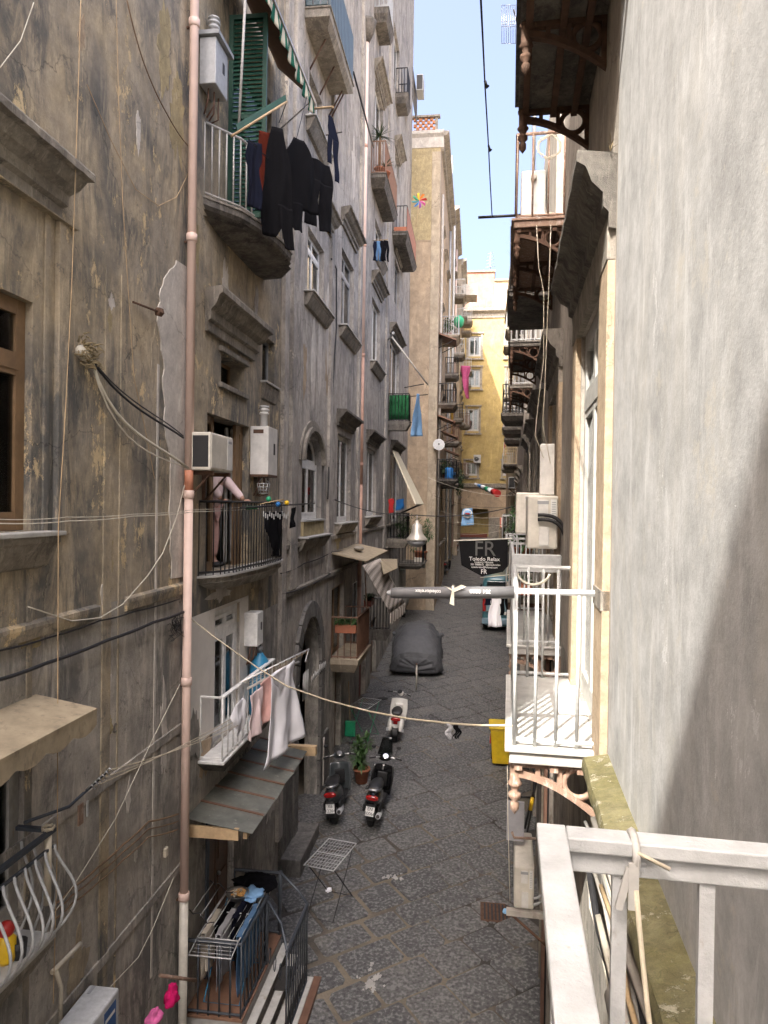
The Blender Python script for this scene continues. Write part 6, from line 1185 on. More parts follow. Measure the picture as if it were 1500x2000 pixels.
# covered car
def car():
    base = onG(806, 1325, 0); y0 = base.y + .1; cx = onG(806, 1325).x; t = thing('covered_car', 'small car under a dark grey fitted cover parked by the left wall', 'car', (cx, y0 + 1.8, gz(y0 + 1.8)), None, True); t.rotation_euler = (math.atan(GB), 0, R(3))
    P = [(-1.84, .50, .64, .70), (-1.78, .62, .78, .84), (-1.55, .70, .82, 1.02), (-1.2, .74, .83, 1.28), (-.8, .76, .835, 1.44), (-.2, .77, .84, 1.50), (.4, .77, .84, 1.46), (.8, .76, .835, 1.22), (1.1, .74, .83, 1.0), (1.5, .70, .80, .92), (1.75, .6, .74, .8), (1.83, .5, .62, .66)]
    def fn(a, q):
        f = q * (len(P) - 1); i = min(int(f), len(P) - 2); k = f - i; k = k * k * (3 - 2 * k); y, rt, wd, h = [P[i][j] + (P[i + 1][j] - P[i][j]) * k for j in range(4)]
        th = math.pi * (1 - a); c, s = math.cos(th), math.sin(th); e = .52
        x = wd * math.copysign(abs(c) ** e, c); z = .14 + (h - .14) * abs(s) ** .62; x *= (1 - .22 * max(0, (z - .85)) / .6)
        rd = lambda f, o_: 1 - 2 * abs(mnoise.noise(V((x * f + o_, y * f, z * f * .8)))); n_ = mnoise.noise(V((x * 2.2, y * 2.2, z * 2.6))) * .05 + rd(1.9, 3) * .03 + rd(4.2, 7) * .026 * (1.6 - z / 1.5) + rd(8, 1) * .012 * (1.6 - z / 1.3); g = .06 * math.exp(-((z - .14) / .16) ** 2) * math.sin(13 * y + 9 * x + 4 * mnoise.noise(V((x, y, 3)) * 2))
        return V((x + (n_ + g) * (1 if c > 0 else -1), y + n_, z + n_ * .5))
    b = MB(); b.grid(fn, 90, 110); b.build('cover', 'car_cover', t, solid=.006)
    for e, (y, s) in enumerate(((-1.84, 1), (1.83, -1))): pass
    for q in (0, 1):                                   # gathered ends of the cover
        MB().grid(lambda a, r_: V((fn(a, q).x * (1 - r_ * .999), fn(a, q).y + (-.05 if q == 0 else .05) * math.sin(r_ * 3.14) + .02 * math.sin(a * 40) * (1 - r_), .16 + (fn(a, q).z - .16) * (1 - r_ * .55))), 56, 6).build('cover_end', 'car_cover', t, solid=.006)
    for s in (-1, 1): MB().ball((s * .88, .55, .95), (.1, .11, .09), 12, 8).build('mirror_bulge', 'car_cover', t)
    for x in (-.68, .68):
        for y in (-1.2, 1.2): wheel(t, V((x, y, .29)), .29, .18)
    MB().tube([(-.75, -1.5, .5), (-.75, 1.5, .5), (.75, 1.5, .5), (.75, -1.5, .5)], .01, 5, True).build('elastic_strap', 'black_plastic', t)
car()
p = onG(813, 1349, 0); t = thing('bollard', 'thin iron post standing in front of the covered car', 'bollard', p); MB().tube([p, p + V((0, 0, .85))], .028, 8).build('post', 'pipe_grey', t); MB().ball(p + V((0, 0, .87)), .035).build('cap', 'rust', t)
p = onG(762, 1245, 0); t = thing('parked_car', 'white car mostly hidden behind the covered car', 'car', p + V((-.55, 5.2, .3)), None, True); t.rotation_euler = (math.atan(GB), 0, 0)
loft([(-1.8, .55, .7, .2, 3), (-1.7, .6, .8, .33, 3), (-1.2, .65, .82, .4, 3), (1.2, .62, .82, .4, 3), (1.8, .55, .72, .25, 3)]).build('body', 'white_paint', t); loft([(-1.3, .95, .6, .12, 3), (-.8, 1.1, .66, .3, 3), (.4, 1.12, .66, .3, 3), (1, .95, .6, .12, 3)]).build('cabin', 'glass_dark', t)
for x in (-.7, .7):
    for y in (-1.15, 1.15): wheel(t, V((x, y, .3)), .3, .18)
    MB().bx((x * .85, -1.78, .68), (.2, .06, .14)).build('headlight', 'chrome', t, bevel=.02)
# blue van seen from behind
p = onG(940, 1235, 0); VW = 1.8; t = thing('blue_van', 'teal blue van parked on the right, washing hanging in front of its rear', 'van', p + V((VW / 2, 0, .02)), None, True); t.rotation_euler = (math.atan(GB), 0, R(-2.5))
loft([(0, 1.32, .80, 1.02, 7), (.12, 1.32, .88, 1.08, 7), (.6, 1.34, .90, 1.10, 7), (3.0, 1.34, .90, 1.10, 7), (3.4, 1.0, .88, .75, 6), (4.3, .85, .84, .55, 5), (4.45, .8, .7, .4, 4)], 40).build('body', 'teal_paint', t)
MB().bx((0, -.03, .50), (1.76, .16, .26)).build('bumper', 'bumper_blue', t, bevel=.04); MB().bx((0, -.01, 1.95), (1.36, .05, .62)).build('rear_window', 'glass_dark', t, bevel=.03); MB().bx((0, .03, 1.95), (1.3, .04, .58)).build('window_back', 'dark_room', t); MB().bx((0, -.02, 1.2), (1.42, .04, .55)).build('tailgate_panel', 'bumper_blue', t, bevel=.03); MB().bx((0, -.06, .86), (.52, .02, .12)).build('number_plate', 'plate_white', t)
for s in (-1, 1): MB().bx((s * .79, -.01, 1.22), (.15, .08, .62)).build('tail_light', 'red_lens', t, bevel=.03); MB().ball((s * .98, 2.9, 1.5), (.12, .07, .12), 10, 8).build('wing_mirror', 'black_plastic', t); wheel(t, V((s * .76, .75, .31)), .31, .2); wheel(t, V((s * .76, 3.5, .31)), .31, .2)
MB().bx((0, -.05, .93), (1.5, .03, .04)).build('chrome_strip', 'chrome', t)
# ------------------------------------------------------------------ things standing in the street
p = onG(645, 1772, .02); rack('empty white and black drying rack standing in the middle of the street', p, R(-12), 1.0, .52, .9, 'black_iron', 0); p = onG(712, 1442, .02); rack('empty drying rack with green legs by the left doorways', p, R(-14), 1.0, .55, .95, 'plastic_green', 0, nl=7)
p = onG(642, 1742, .02); rumple('crumpled_paper', 'scrap of white paper under the near drying rack', 'paper', 'cloth_white', p + V((0, 0, .03)), (.05, .06, .04), 8); p = onG(988, 1784, .03); rumple('crushed_bottle', 'pale crumpled bottle by the street drain', 'bottle', 'cloth_lightblue', p + V((0, 0, .03)), (.05, .05, .04), 9)
p = onG(706, 1528, .02); bushy('potted_plant', 'tall green plant in a terracotta pot between the two dark scooters', p, (.24, .24, .85), 420, .12, 7, 'leaf', .19, None, .34)
c = onG(705, 1442, .02); t = thing('broom', 'green broom leaning beside the far drying rack', 'broom', c); MB().bx(c + V((-.3, 0, .25)), (.28, .1, .42)).build('bristles', 'plastic_green', t, bevel=.02); MB().tube([c + V((-.3, 0, .4)), c + V((-.38, .1, 1.5))], .014, 6).build('handle', 'wood_pale', t)
c = onG(748, 1364, .02); tag(MB().lathe(c, [(.16, 0), (.16, .008), (.13, .012)], 14).build('manhole_cover', 'black_iron', org=c), 'small round iron cover beside the classic scooter', 'manhole cover')
# yellow wheelie bin
c = onG(988, 1491, 0); c.x -= .1; t = thing('yellow_bin', 'yellow wheelie bin under the white balcony on the right', 'bin', c); b = MB()
b.add([c + V((sx * (.24 if z < .5 else .3), sy * (.26 if z < .5 else .33), z)) for z in (.06, .92) for sx, sy in ((-1, -1), (1, -1), (1, 1), (-1, 1))], [(0, 1, 2, 3), (4, 5, 6, 7), (0, 1, 5, 4), (1, 2, 6, 5), (2, 3, 7, 6), (3, 0, 4, 7)]); b.build('body', 'yellow_bin', t, bevel=.03)
MB().bx(c + V((0, .0, .96)), (.66, .72, .07)).build('lid', 'yellow_bin', t, bevel=.025); MB().tube([c + V((-.25, .38, .93)), c + V((.25, .38, .93))], .018, 6).build('handle', 'black_plastic', t); MB().bx(c + V((-.29, -.05, .62)), (.03, .16, .2), M=Matrix.Rotation(R(4), 3, 'Y')).build('sticker', 'plastic_red', t); MB().bx(c + V((-.29, .12, .62)), (.03, .1, .2), M=Matrix.Rotation(R(4), 3, 'Y')).build('sticker', 'white_ink', t)
for s in (-1, 1): wheel(t, c + V((s * .24, .25, .1)), .1, .06)
p = onG(968, 1783, .006); t = thing('street_drain', 'rusty iron drain grate set in the paving at the right', 'drain', p); b = MB()
MB().bx(p + V((0, 0, .0)), (.5, .5, .03), M=Matrix.Rotation(math.atan(GB), 3, 'X')).build('frame', 'rust', t)
for k in range(7): MB().bx(p + V((-.18 + k * .06, 0, .014)), (.03, .42, .012), M=Matrix.Rotation(math.atan(GB), 3, 'X')).build('bar', 'black_iron', t)
# pale splashes worn into the paving
for k, (px, py, rx, ry, n, lab) in enumerate(((725, 1925, .15, .26, 16, 'pale dried splash on the paving slabs near the bottom of the picture'), (770, 1715, .2, .12, 9, 'pale dusty splash on the paving beyond the near drying rack'))):
    c = onG(px, py); rg = random.Random(40 + k); b = MB()
    for i in range(n):
        x, y = c.x + rg.gauss(0, rx * .6), c.y + rg.gauss(0, ry * .6); r_ = rg.uniform(.012, .055); m = 18; so = V((i * 3.3, k * 5.1, 0)); P = []
        for q in range(m): d = V((math.cos(6.283 * q / m), math.sin(6.283 * q / m), 0)); f = max(.15, 1 + .9 * mnoise.noise(d * 1.5 + so) + .6 * mnoise.noise(d * 4 + so)); P.append(V((x + r_ * f * d.x * .8, y + r_ * f * d.y * 1.3, gz(y) + .031 + .0004 * i)))
        b.add(P, [list(range(m))])
    tag(b.build('paint_splash', 'cement', org=c, fix=False), lab, 'paint splash', None, 'stuff')
# ------------------------------------------------------------------ right side: units, banner, furled flag
def side_unit(label, u, w0, w1, v0, v1, dep=.8):
    t = thing('air_conditioner', label, 'air conditioner', FRR.p(u + dep / 2, v0, (w0 + w1) / 2), 'outdoor units on the right'); F = FRR; h = v1 - v0; W = w1 - w0
    MB().box(F, u, u + dep, v0, v1, w0, w1).build('casing', 'cream_metal', t, bevel=.02)
    MB().box(F, u - .02, u + .002, v0 + .05 * h, v0 + .42 * h, w0 + W * .28, w0 + W * .62).build('valve_cover', 'enamel', t, bevel=.012); MB().box(F, u - .012, u + .002, v0 + .62 * h, v0 + .92 * h, w0 + W * .32, w0 + W * .66).build('grip_recess', 'enamel', t, bevel=.01); MB().box(F, u - .014, u - .004, v0 + .84 * h, v0 + .9 * h, w0 + W * .3, w0 + W * .68).build('grip', 'grey_plastic', t)
    MB().box(F, u - .003, u + .001, v0 + .5 * h, v0 + .93 * h, w0 + .015, w0 + W * .24).build('data_label', 'plate_white', t)
    for k in range(9): MB().box(F, u - .0045, u - .002, v0 + (.53 + .042 * k) * h, v0 + (.545 + .042 * k) * h, w0 + .025, w0 + W * .2).build('label_line', 'grey_plastic', t)
    return t
ws = lambda px, u: FRR.O.x + SL * u - (px - 930) * u / 1400.0
s1 = side_unit('cream outdoor unit with black hoses on the second white balcony', 8.35, ws(1085, 8.35), ws(1028, 8.35), -.47, .14); s2 = side_unit('second cream outdoor unit behind the one with black hoses', 9.7, ws(1060, 9.7), ws(1006, 9.7), -.35, .2)
c = onY(1050, 1006, 8.32); e = onY(1108, 1078, 8.3)
for k, (dz, lab) in enumerate(((0, 'upper thick black hose curving from the outdoor unit to the wall'), (-.05, 'lower thick black hose curving from the outdoor unit to the wall'))): wire('black_hose', lab, bez(c + V((0, -.03, dz)), c + V((.22, -.06, dz + .02)), e + V((-.02, -.02, .35 + dz)), e + V((.0, 0, dz))), .022, 'cable_black', 'hose')
u, v = 8.9, .16; tag(MB().box(FRR, u, u + .08, v, v + .62, ws(1077, 8.9), ws(1050, 8.9)).build('meter_cabinet', 'bumper_blue' if 0 else 'enamel', org=FRR.p(u, v, .2), bevel=.01), 'tall pale grey cabinet standing above the outdoor units', 'cabinet')
YB = 8.24
def onB(px, py, y=YB): return onY(px, py, y)
t = thing('hanging_banner', 'black pointed banner with silver lettering hanging from the second white balcony', 'banner', onB(945, 1055))
out = [onB(*q) for q in ((896, 1055), (901, 1104), (941, 1126), (982, 1117), (992, 1106), (992, 1053))]; b = MB(); n = len(out); b.add(out + [q + V((0, .006, 0)) for q in out], [list(range(n)), list(range(n, 2 * n))[::-1]] + [(i, (i + 1) % n, n + (i + 1) % n, n + i) for i in range(n)]); b.build('cloth', 'black_banner', t); MB().tube([onB(886, 1056), onB(1000, 1052)], .008, 6).build('rod', 'cream_metal', t)
def btext(s, px, py, hpx, m, sx=1.0, y=YB, flip=False, name='lettering'):
    q = onB(px, py, y) - V((0, .003, 0)); M4 = Matrix.Translation(q - ORG[t.name]) @ Matrix.Rotation(R(90), 4, 'X') @ (Matrix.Rotation(R(180), 4, 'Z') if flip else Matrix()); return text(s, hpx * 1.38 * y / 1400, m, name, t, M4, .0004, 'CENTER', sx)
btext('FR', 947, 1073, 30, 'silver_ink', .95); btext('Toledo Relax', 946, 1092, 7.5, 'white_ink', 1.05); btext('Luxury House', 945, 1098, 4.5, 'white_ink'); btext('351 0888631  @toledorelax', 948, 1103, 3.8, 'white_ink', .95); btext('toledorelax@hotmail.com', 946, 1108, 3.6, 'white_ink', .95); btext('FR', 945, 1117, 9, 'white_ink', .9)
# furled flag on a pole
y4 = 4.74; p0, p1 = onY(764, 1158, y4), onY(1004, 1157, y4)
t = thing('furled_flag', 'furled grey flag on a pole sticking out from the near white balcony', 'flag', p0); MB().tube([p0, p0.lerp(p1, .05), p0.lerp(p1, .3), p0.lerp(p1, .7), p1], [.032, .037, .039, .04, .039], 18).build('rolled_cloth', 'grey_banner', t); MB().tube([p0 - V((.03, 0, 0)), p0], [.012, .02], 8).build('pole_tip', 'grey_plastic', t)
YB2 = y4 - .040
for s_, px in (('toledorelax', 836), ('351 0888', 938)):
    q = onY(px, 1155, y4 - .041); text(s_, .036, 'white_ink', 'lettering', t, Matrix.Translation(q - p0) @ Matrix.Rotation(R(62), 4, 'X') @ Matrix.Rotation(R(180), 4, 'Z'))
c = onY(885, 1158, y4); t = thing('ribbon_tie', 'cream ribbon knotted round the furled grey flag', 'ribbon', c); MB().tube([c + V((0, .045 * math.cos(k * .6283), .045 * math.sin(k * .6283))) for k in range(10)], .009, 6, True).build('loop', 'cable_white', t)
for d in ((-.06, -.03, .05), (.07, -.03, .055), (-.005, -.04, -.07)): MB().add([c + V((-.006, -.043, .03)), c + V((.006, -.046, .01)), c + V(d) + V((.016, -.02, -.006)), c + V(d) + V((-.016, -.02, .006))], [(0, 1, 2, 3)]).build('tail', 'cable_white', t, solid=.003)
wire('hanging_loop', 'white hose looped over the far rail of the near white balcony', [onY(1010 + 32 + 34 * math.cos(k * .314), 1112 + 30 * math.sin(k * .314), 6.5) for k in range(1, 10)], .012, 'cable_white', 'hose')
# near rail: white strap ties
c = FRR.p(uo, rv, wo - .13); t = thing('strap_tie', 'white strap and cord knotted round the railing in the foreground', 'strap', c); MB().tube([c + V((0, .03 * math.cos(k * .6283), .028 * math.sin(k * .6283) - .01)) for k in range(10)], .007, 6, True).build('loop', 'white_worn', t)
MB().bx(c + V((-.004, -.03, -.055)), (.016, .005, .075)).build('strap', 'white_worn', t); MB().bx(c + V((-.018, -.028, -.06)), (.012, .005, .07), M=Matrix.Rotation(R(14), 3, 'Y')).build('strap', 'white_worn', t); MB().tube(bez(c + V((.0, -.03, -.06)), c + V((.015, -.05, -.25)), c + V((.03, -.1, -.4)), c + V((.05, -.2, -.6))), .0045, 6).build('cord', 'rope', t); MB().tube([c + V((0, -.03, .0)), c + V((.05, -.035, -.02))], .0035, 5).build('tie_end', 'rope', t)
# cables and pipes running along the wall under the mossy ledge
rg = random.Random(12)
for k in range(13):
    v = -1.80 - k * .055 + rg.uniform(-.012, .012); r_ = rg.choice((.008, .010, .014, .022)); pts = [FRR.p(-1 + i * .45, v + rg.uniform(-.012, .012), .03 + r_ + rg.uniform(0, .05)) for i in range(12 + rg.randint(0, 3))]
    wire('wall_cable', ['white', 'grey', 'cream', 'black', 'tan'][k % 5] + ' cable number %s from the mossy ledge down on the right wall' % ['one', 'two', 'three', 'four', 'five', 'six', 'seven', 'eight', 'nine', 'ten', 'eleven', 'twelve', 'thirteen'][k], pts, r_, ['white_worn', 'pipe_grey', 'cable_white', 'cable_black', 'wood_pale'][k % 5], 'cable', 'cables under the mossy ledge')
t = thing('fat_pipe', 'fat grey pipe with a joint among the cables under the mossy ledge', 'pipe', FRR.p(1.5, -2.3, .1)); MB().tube([FRR.p(-1, -2.25, .09), FRR.p(3.4, -2.25, .09)], .05, 12).build('length', 'pipe_grey', t); MB().lathe(FRR.p(1.9, -2.25, .09), [(.052, -.05), (.062, -.045), (.062, .045), (.052, .05)], 12, FRR.U).build('joint', 'pipe_grey', t)
# unit low on the right wall, panel, pipes
u7 = 7.3; lowac = side_unit('dusty cream outdoor unit low on the right wall above the drain', u7, ws(1052, u7), ws(1014, u7), onY(1030, 1778, u7).z, onY(1030, 1695, u7).z, .8); zb = onY(1030, 1780, u7).z
MB().box(FRR, u7 - .02, u7 + .04, zb - .06, zb - .003, 0, ws(1000, u7)).build('bracket', 'pipe_grey', lowac); MB().tube([FRR.p(u7 + .01, zb - .45, .02), FRR.p(u7 + .01, zb - .06, ws(1010, u7))], .014, 6).build('brace', 'rust', lowac)
for k in range(2): q = onY(1042, 1755 + 12 * k, u7 - .02); wire('white_hose', ['upper', 'lower'][k] + ' white hose bending from the low outdoor unit to the wall', bez(q, q + V((.12, -.05, .05)), q + V((.18, -.03, .2)), q + V((.12, .02, .5)), 10), .014, 'white_paint', 'hose')
q = [FRR.p(7.75, onY(1015, 1565, 7.75).z, ws(1005, 7.75)), FRR.p(7.75, onY(1015, 1640, 7.75).z, ws(1030, 7.75))]; tag(MB().box(FRR, 7.7, 7.74, q[1].z, q[0].z, ws(1031, 7.75), ws(998, 7.75)).build('notice_panel', 'cloth_grey', org=q[0]), 'grey sheet panel sticking out above the low outdoor unit', 'panel')
wire('copper_pipe', 'rusty pipe bent out from the wall above the low outdoor unit', [onY(1000, 1625, 7.5), onY(1004, 1636, 7.5), onY(1060, 1638, 7.5)], .014, 'rust_pink', 'pipe'); wire('iron_pin', 'thin iron arm sticking out under the cast iron bracket', [onY(1002, 1555, 7.9), onY(1045, 1558, 7.9)], .012, 'black_iron', 'arm')
t = thing('cable_bundle', 'black cables tied with yellow tape under the cast iron bracket', 'cables', onY(1037, 1570, 7.9)); MB().tube([onY(1037, 1480, 7.9), onY(1047, 1530, 7.9), onY(1036, 1570, 7.9), onY(1025, 1618, 7.9)], .013, 6).build('cable', 'cable_black', t); MB().tube([onY(1044, 1490, 7.9), onY(1042, 1560, 7.9), onY(1030, 1625, 7.9)], .011, 6).build('cable', 'cable_black', t); MB().tube([onY(1040, 1558, 7.87), onY(1036, 1582, 7.87)], .022, 6).build('tape', 'plastic_yellow', t)
for k, (px, r_, m_) in enumerate(((1062, .03, 'pipe_grey'), (1070, .02, 'cable_black'), (1078, .04, 'pipe_copper'), (1088, .02, 'pipe_grey'), (1052, .02, 'cable_white'))): u = 8.6 + .5 * k; wire('wall_pipe', ['grey', 'black', 'copper', 'thin grey', 'cream'][k] + ' pipe running down the right wall below the balcony', [FRR.p(u, -1.8, .06), FRR.p(u, -7, .06)], r_, m_, 'pipe', 'pipes down the right wall')
wire('hanging_string', 'pale cord hanging down to the street beside the yellow bin', [onY(991, 1495, 6.9), onY(992, 1600, 6.9), onY(996, 1760, 6.9)], .004, 'cable_white', 'cord')
# upper right: white tank on the rusty balcony, hanging cables, rod and overhead wire, aerial
c = FRR.p(9.05, VU + .02, .36); t = thing('water_heater', 'pale water heater standing on the rusty upper balcony', 'water heater', c); MB().box(FRR, 8.95, 9.3, VU + .02, VU + .66, .22, .52).build('casing', 'enamel', t, bevel=.02); MB().lathe(FRR.p(8.94, VU + .56, .37), [(.04, 0), (.04, .03), (.025, .04)], 12, -FRR.U).build('outlet', 'cream_metal', t); MB().tube([FRR.p(9.1, VU + .66, .37), FRR.p(9.1, VU + 1.7, .37)], .022, 8).build('pipe', 'white_paint', t)
b = MB(); rg = random.Random(6); q = FRR.p(8.78, VU + .85, .2)
for k in range(5): b.tube([q + FRR.N * (.13 * math.cos(a * .45) + rg.uniform(-.02, .02)) + V((0, 0, .13 * math.sin(a * .45) + rg.uniform(-.03, .02))) for a in range(14)], .006, 4, True)
tag(b.build('cable_coil', 'cable_white', org=q), 'white cable coiled on the rail of the rusty upper balcony', 'cable')
for k, (pxs, lab) in enumerate((([(1048, 440), (1052, 520), (1062, 570), (1062, 700), (1052, 780), (1045, 850), (1062, 895)], 'left of two white cables hanging down the right fronts'), ([(1076, 440), (1072, 560), (1068, 650), (1064, 760), (1060, 830), (1075, 905)], 'right of two white cables hanging down the right fronts'))): wire('hanging_cable', lab, [onY(x, y, 8.6) for x, y in pxs], .0042, 'pvc_cream', 'cable', 'white cables on the right')
r0, r1 = onY(934, 425, 9.0), FRR.p(9.0, onY(1010, 420, 9.0).z, .4); wire('outrigger_rod', 'dark iron rod sticking out from the rusty upper balcony', [r0, r1], .018, 'black_iron', 'rod')
m_ = onY(961, 422, 9.0); pts = [onY(938, -20, 4.0), onY(943, 80, 5.2), onY(947, 165, 6.2), onY(954, 285, 7.6), onY(957, 350, 8.3), m_]; wire('overhead_line', 'dark clothesline running overhead from the iron rod', pts, .007, 'cable_black', 'clothesline')
for k, (x, y, d) in enumerate(((947, 165, 6.2), (954, 290, 7.6))): q = onY(x, y, d); tag(MB().tube([q + V((0, 0, .03)), q + V((.02, 0, -.03)), q + V((.03, 0, -.01))], .012, 5).build('line_knot', 'cable_black', org=q), ['upper', 'lower'][k] + ' knot on the overhead clothesline', 'knot', 'knots on the overhead line')
y_ = 6.4; t = thing('grid_aerial', 'wire grid television aerial at the top of the right balcony', 'aerial', onY(1000, 50, y_)); b = MB()
for x in range(8): b.tube([onY(980 + 4.4 * x, 10, y_), onY(980 + 4.4 * x, 85, y_)], .0022, 4)
for y in (10, 42, 48, 52, 85): b.tube([onY(979, y, y_), onY(1012, y, y_)], .0022, 4)
b.build('grid', 'steel', t); MB().tube([onY(1003, 18, y_), onY(1010, 45, y_ + .05)], .006, 5).build('dipole', 'black_plastic', t); MB().bx(onY(1011, 38, y_), (.02, .02, .05)).build('box', 'plastic_red', t)
def weeds(label, pts, seed, ln=.16, n=7, m='leaf_dry'):
    rg = random.Random(seed); b = MB()
    for q in pts:
        for k in range(n): a = rg.random() * 6.28; leafblade(b, V(q), (math.cos(a) * .5, math.sin(a) * .5, rg.uniform(.5, 1.5)), ln * rg.uniform(.5, 1.2), .003, .5)
    return tag(b.build('dry_weeds', m, org=pts[0], fix=False), label, 'weeds', None, 'stuff')
weeds('dry weeds growing on top of the nearest door hood', [FRR.p(4.4 + .16 * k, 2.12, .05 + .12 * (k % 3) / 2) for k in range(13)], 1); weeds('dry weeds hanging off the edge of the rusty upper balcony', [FRR.p(9 + .35 * k, VU - .05, .6) for k in range(6)], 2, .3); weeds('green weeds along the foot of the left wall', [V((XL + .06, 11.5 + .9 * k, gz(11.5 + .9 * k))) for k in range(14)], 3, .12, 6, 'leaf')
# plants and ornamental rail on the third balcony
bushy('balcony_bush', 'bright green leafy plant on the third balcony on the right', FRR.p(13.2, VF + .55, .35), (.35, .5, .7), 420, .11, 21, 'leaf', .18, None, .3); planter('terracotta box of low plants on the third balcony rail', FRR.p(12.85, VF + .05, .35), .3, .55, .2, 'terracotta', 9, 160, 0, None, 'leaf_dark')
t = thing('rail_panel', 'white wrought iron panel with rosettes on the third balcony', 'railing', FRR.p(12.7, VF, .4)); b = MB()
for w_ in (.3, .46, .63): b.tube([FRR.p(12.7, VF, w_), FRR.p(12.7, VF + 1.1, w_)], .012, 5)
for z in (.02, .18, .95, 1.1): b.tube([FRR.p(12.7, VF + z, .3), FRR.p(12.7, VF + z, .63)], .012, 5)
for z in (.1, 1.02): b.tube([FRR.p(12.7, VF + z + .055 * math.sin(k * .52), .545 + .055 * math.cos(k * .52)) for k in range(12)], .012, 5, True)
b.build('bars', 'white_paint', t)
# ------------------------------------------------------------------ far details
FYD = 69.6
def far(px, py, y): return onY(px, py, y)
t = thing('satellite_dish', 'round white satellite dish on the corner of the brown building', 'satellite dish', far(857, 869, 35.6)); c = far(857, 869, 35.5); MB().lathe(c, [(.29, -.07), (.26, -.03), (.17, .01), (.05, .03), (.01, .03)], 24, (-.1, 1, -.2)).build('dish', 'white_paint', t); MB().tube([c, c + V((.02, -.28, .02))], .012, 5).build('arm', 'grey_plastic', t); MB().bx(c + V((.02, -.29, .02)), (.07, .07, .07)).build('receiver', 'black_plastic', t); MB().tube([c + V((0, .05, 0)), c + V((-.25, .3, -.2))], .02, 5).build('mount', 'steel', t)
c = FL.p(BP2[1] + .1, 0, .7); c = far(819, 392, BP2[1]); t = thing('pinwheel', 'rainbow pinwheel turning on the orange boarded balcony', 'pinwheel', c)
for k, m_ in enumerate(('plastic_red', 'plastic_orange', 'plastic_yellow', 'plastic_green', 'plastic_teal', 'plastic_blue', 'plastic_violet', 'cloth_hotpink')): a = k * .7854; d = V((math.cos(a), 0, math.sin(a))); e = V((math.cos(a + .6), 0, math.sin(a + .6))); MB().add([c, c + d * .36, c + (d + e) * .17 + V((0, -.06, 0)), c + e * .16], [(0, 1, 2, 3)]).build('vane', m_, t, solid=.01)
MB().tube([c, c + V((-.15, 0, -1.2))], .012, 5).build('stick', 'wood_pale', t)
def canopy(label, px, py, y, w=.9, ln=1.6):
    c = far(px, py, y); t = thing('door_canopy', label, 'canopy', c, 'small canopies on the brown building'); X0 = XF
    MB().add([V((X0, y, c.z + .25)), V((X0, y + ln, c.z + .25)), V((X0 + w, y + ln, c.z - .1)), V((X0 + w, y, c.z - .1))], [(0, 1, 2, 3)]).build('roof', 'panel_brown', t, solid=.07)
    for yy in (y + .1, y + ln - .1): MB().tube([V((X0, yy, c.z - .5)), V((X0 + w * .9, yy, c.z - .1))], .02, 5).build('strut', 'black_iron', t)
for k, (px, py, y, lab) in enumerate(((848, 660, 36.2, 'highest brown tiled canopy on the brown building'), (850, 820, 36.4, 'second brown tiled canopy, beside the blue towel'), (865, 850, 41, 'third brown canopy, just right of the dish'), (872, 885, 44.5, 'lowest brown canopy above the crowded balcony'))): canopy(lab, px, py, y)
cloth('pink_towel', 'long pink towel hanging over the far end of the street', 'towel', 'cloth_hotpink', far(900, 714, 54), far(918, 715, 53), 2.4, [[(0, 0, 1), (.15, -.1, 1), (.3, .2, .9), (1, .5, 1)]], .06, 1.5, seed=70); cloth('yellow_towel', 'yellow cloth hanging beside a white drainpipe on the far left', 'towel', 'cloth_yellow', far(880, 805, 47), far(886, 806, 46.6), 1.5, TOP, .04, 1, seed=71)
cloth('football_flag', 'light blue flag with a round emblem on the line at the end of the street', 'flag', 'cloth_lightblue', far(902, 994, 40), far(924, 992, 40), .95, [[(0, .1, .9), (.3, 0, 1), (1, -.05, 1.1)]], .03, 1, seed=72); q = far(913, 1003, 39.9)
MB_ = thing('flag_emblem', 'round white and red emblem on the light blue flag', 'emblem', q); MB().lathe(q, [(.26, 0), (.26, .012), (.20, .013)], 20, (0, -1, 0)).build('ring', 'white_ink', MB_); MB().lathe(q + V((0, -.014, 0)), [(.19, 0), (.19, .008), (.01, .008)], 18, (0, -1, 0)).build('disc', 'cloth_lightblue', MB_); MB().bx(q + V((0, -.026, 0)), (.26, .008, .08)).build('band', 'plastic_red', MB_)
wire('far_line', 'clothesline with the light blue flag crossing the far street', [far(862, 1018, 40), far(912, 1022, 40), far(1000, 1028, 34)], .012, 'cable_white', 'clothesline')
for k in range(6): wire('far_wire', ['first', 'second', 'third', 'fourth', 'fifth', 'sixth'][k] + ' thin wire crossing the far street, counted from above', sag(V((-2, 30 + 4 * k, 1.2 - .7 * k)), V((2.2, 33 + 4 * k, .6 - .5 * k)), .3), .009, 'cable_black' if k % 2 else 'cable_white', 'cable', 'wires over the far street')
c = far(950, 955, 38); t = thing('folded_parasol', 'striped folded parasol lying over a balcony rail at the far right', 'parasol', c); a, e = far(928, 945, 40), far(972, 964, 34)
for k, m_ in enumerate(('cloth_white', 'plastic_blue', 'cloth_white', 'plastic_green', 'cloth_white', 'cloth_red')): MB().tube([a.lerp(e, k / 6), a.lerp(e, (k + 1) / 6)], [.06 + .018 * k, .06 + .018 * (k + 1)], 10).build('stripe', m_, t)
p = FY.p(3.1, gz(YY) + 2.7, .5); t = thing('shop_awning', 'red and white striped rounded awning at the far end', 'awning', p); MB().grid(lambda s, q: FY.p(2.3 + 1.6 * s, -1.0 - .9 * math.sin(q * 1.57), 1.2 * (1 - math.cos(q * 1.57))), 12, 8).build('canvas', 'awning_red', t, solid=.02)
ac_unit('air_conditioner', 'small outdoor unit on the yellow wall at the end of the street', FY, onY(939, 0, YY).x, onY(953, 0, YY).x, onY(945, 905, YY).z, onY(945, 889, YY).z, .1, .45, 'none', 'white_paint', bracket='rust')
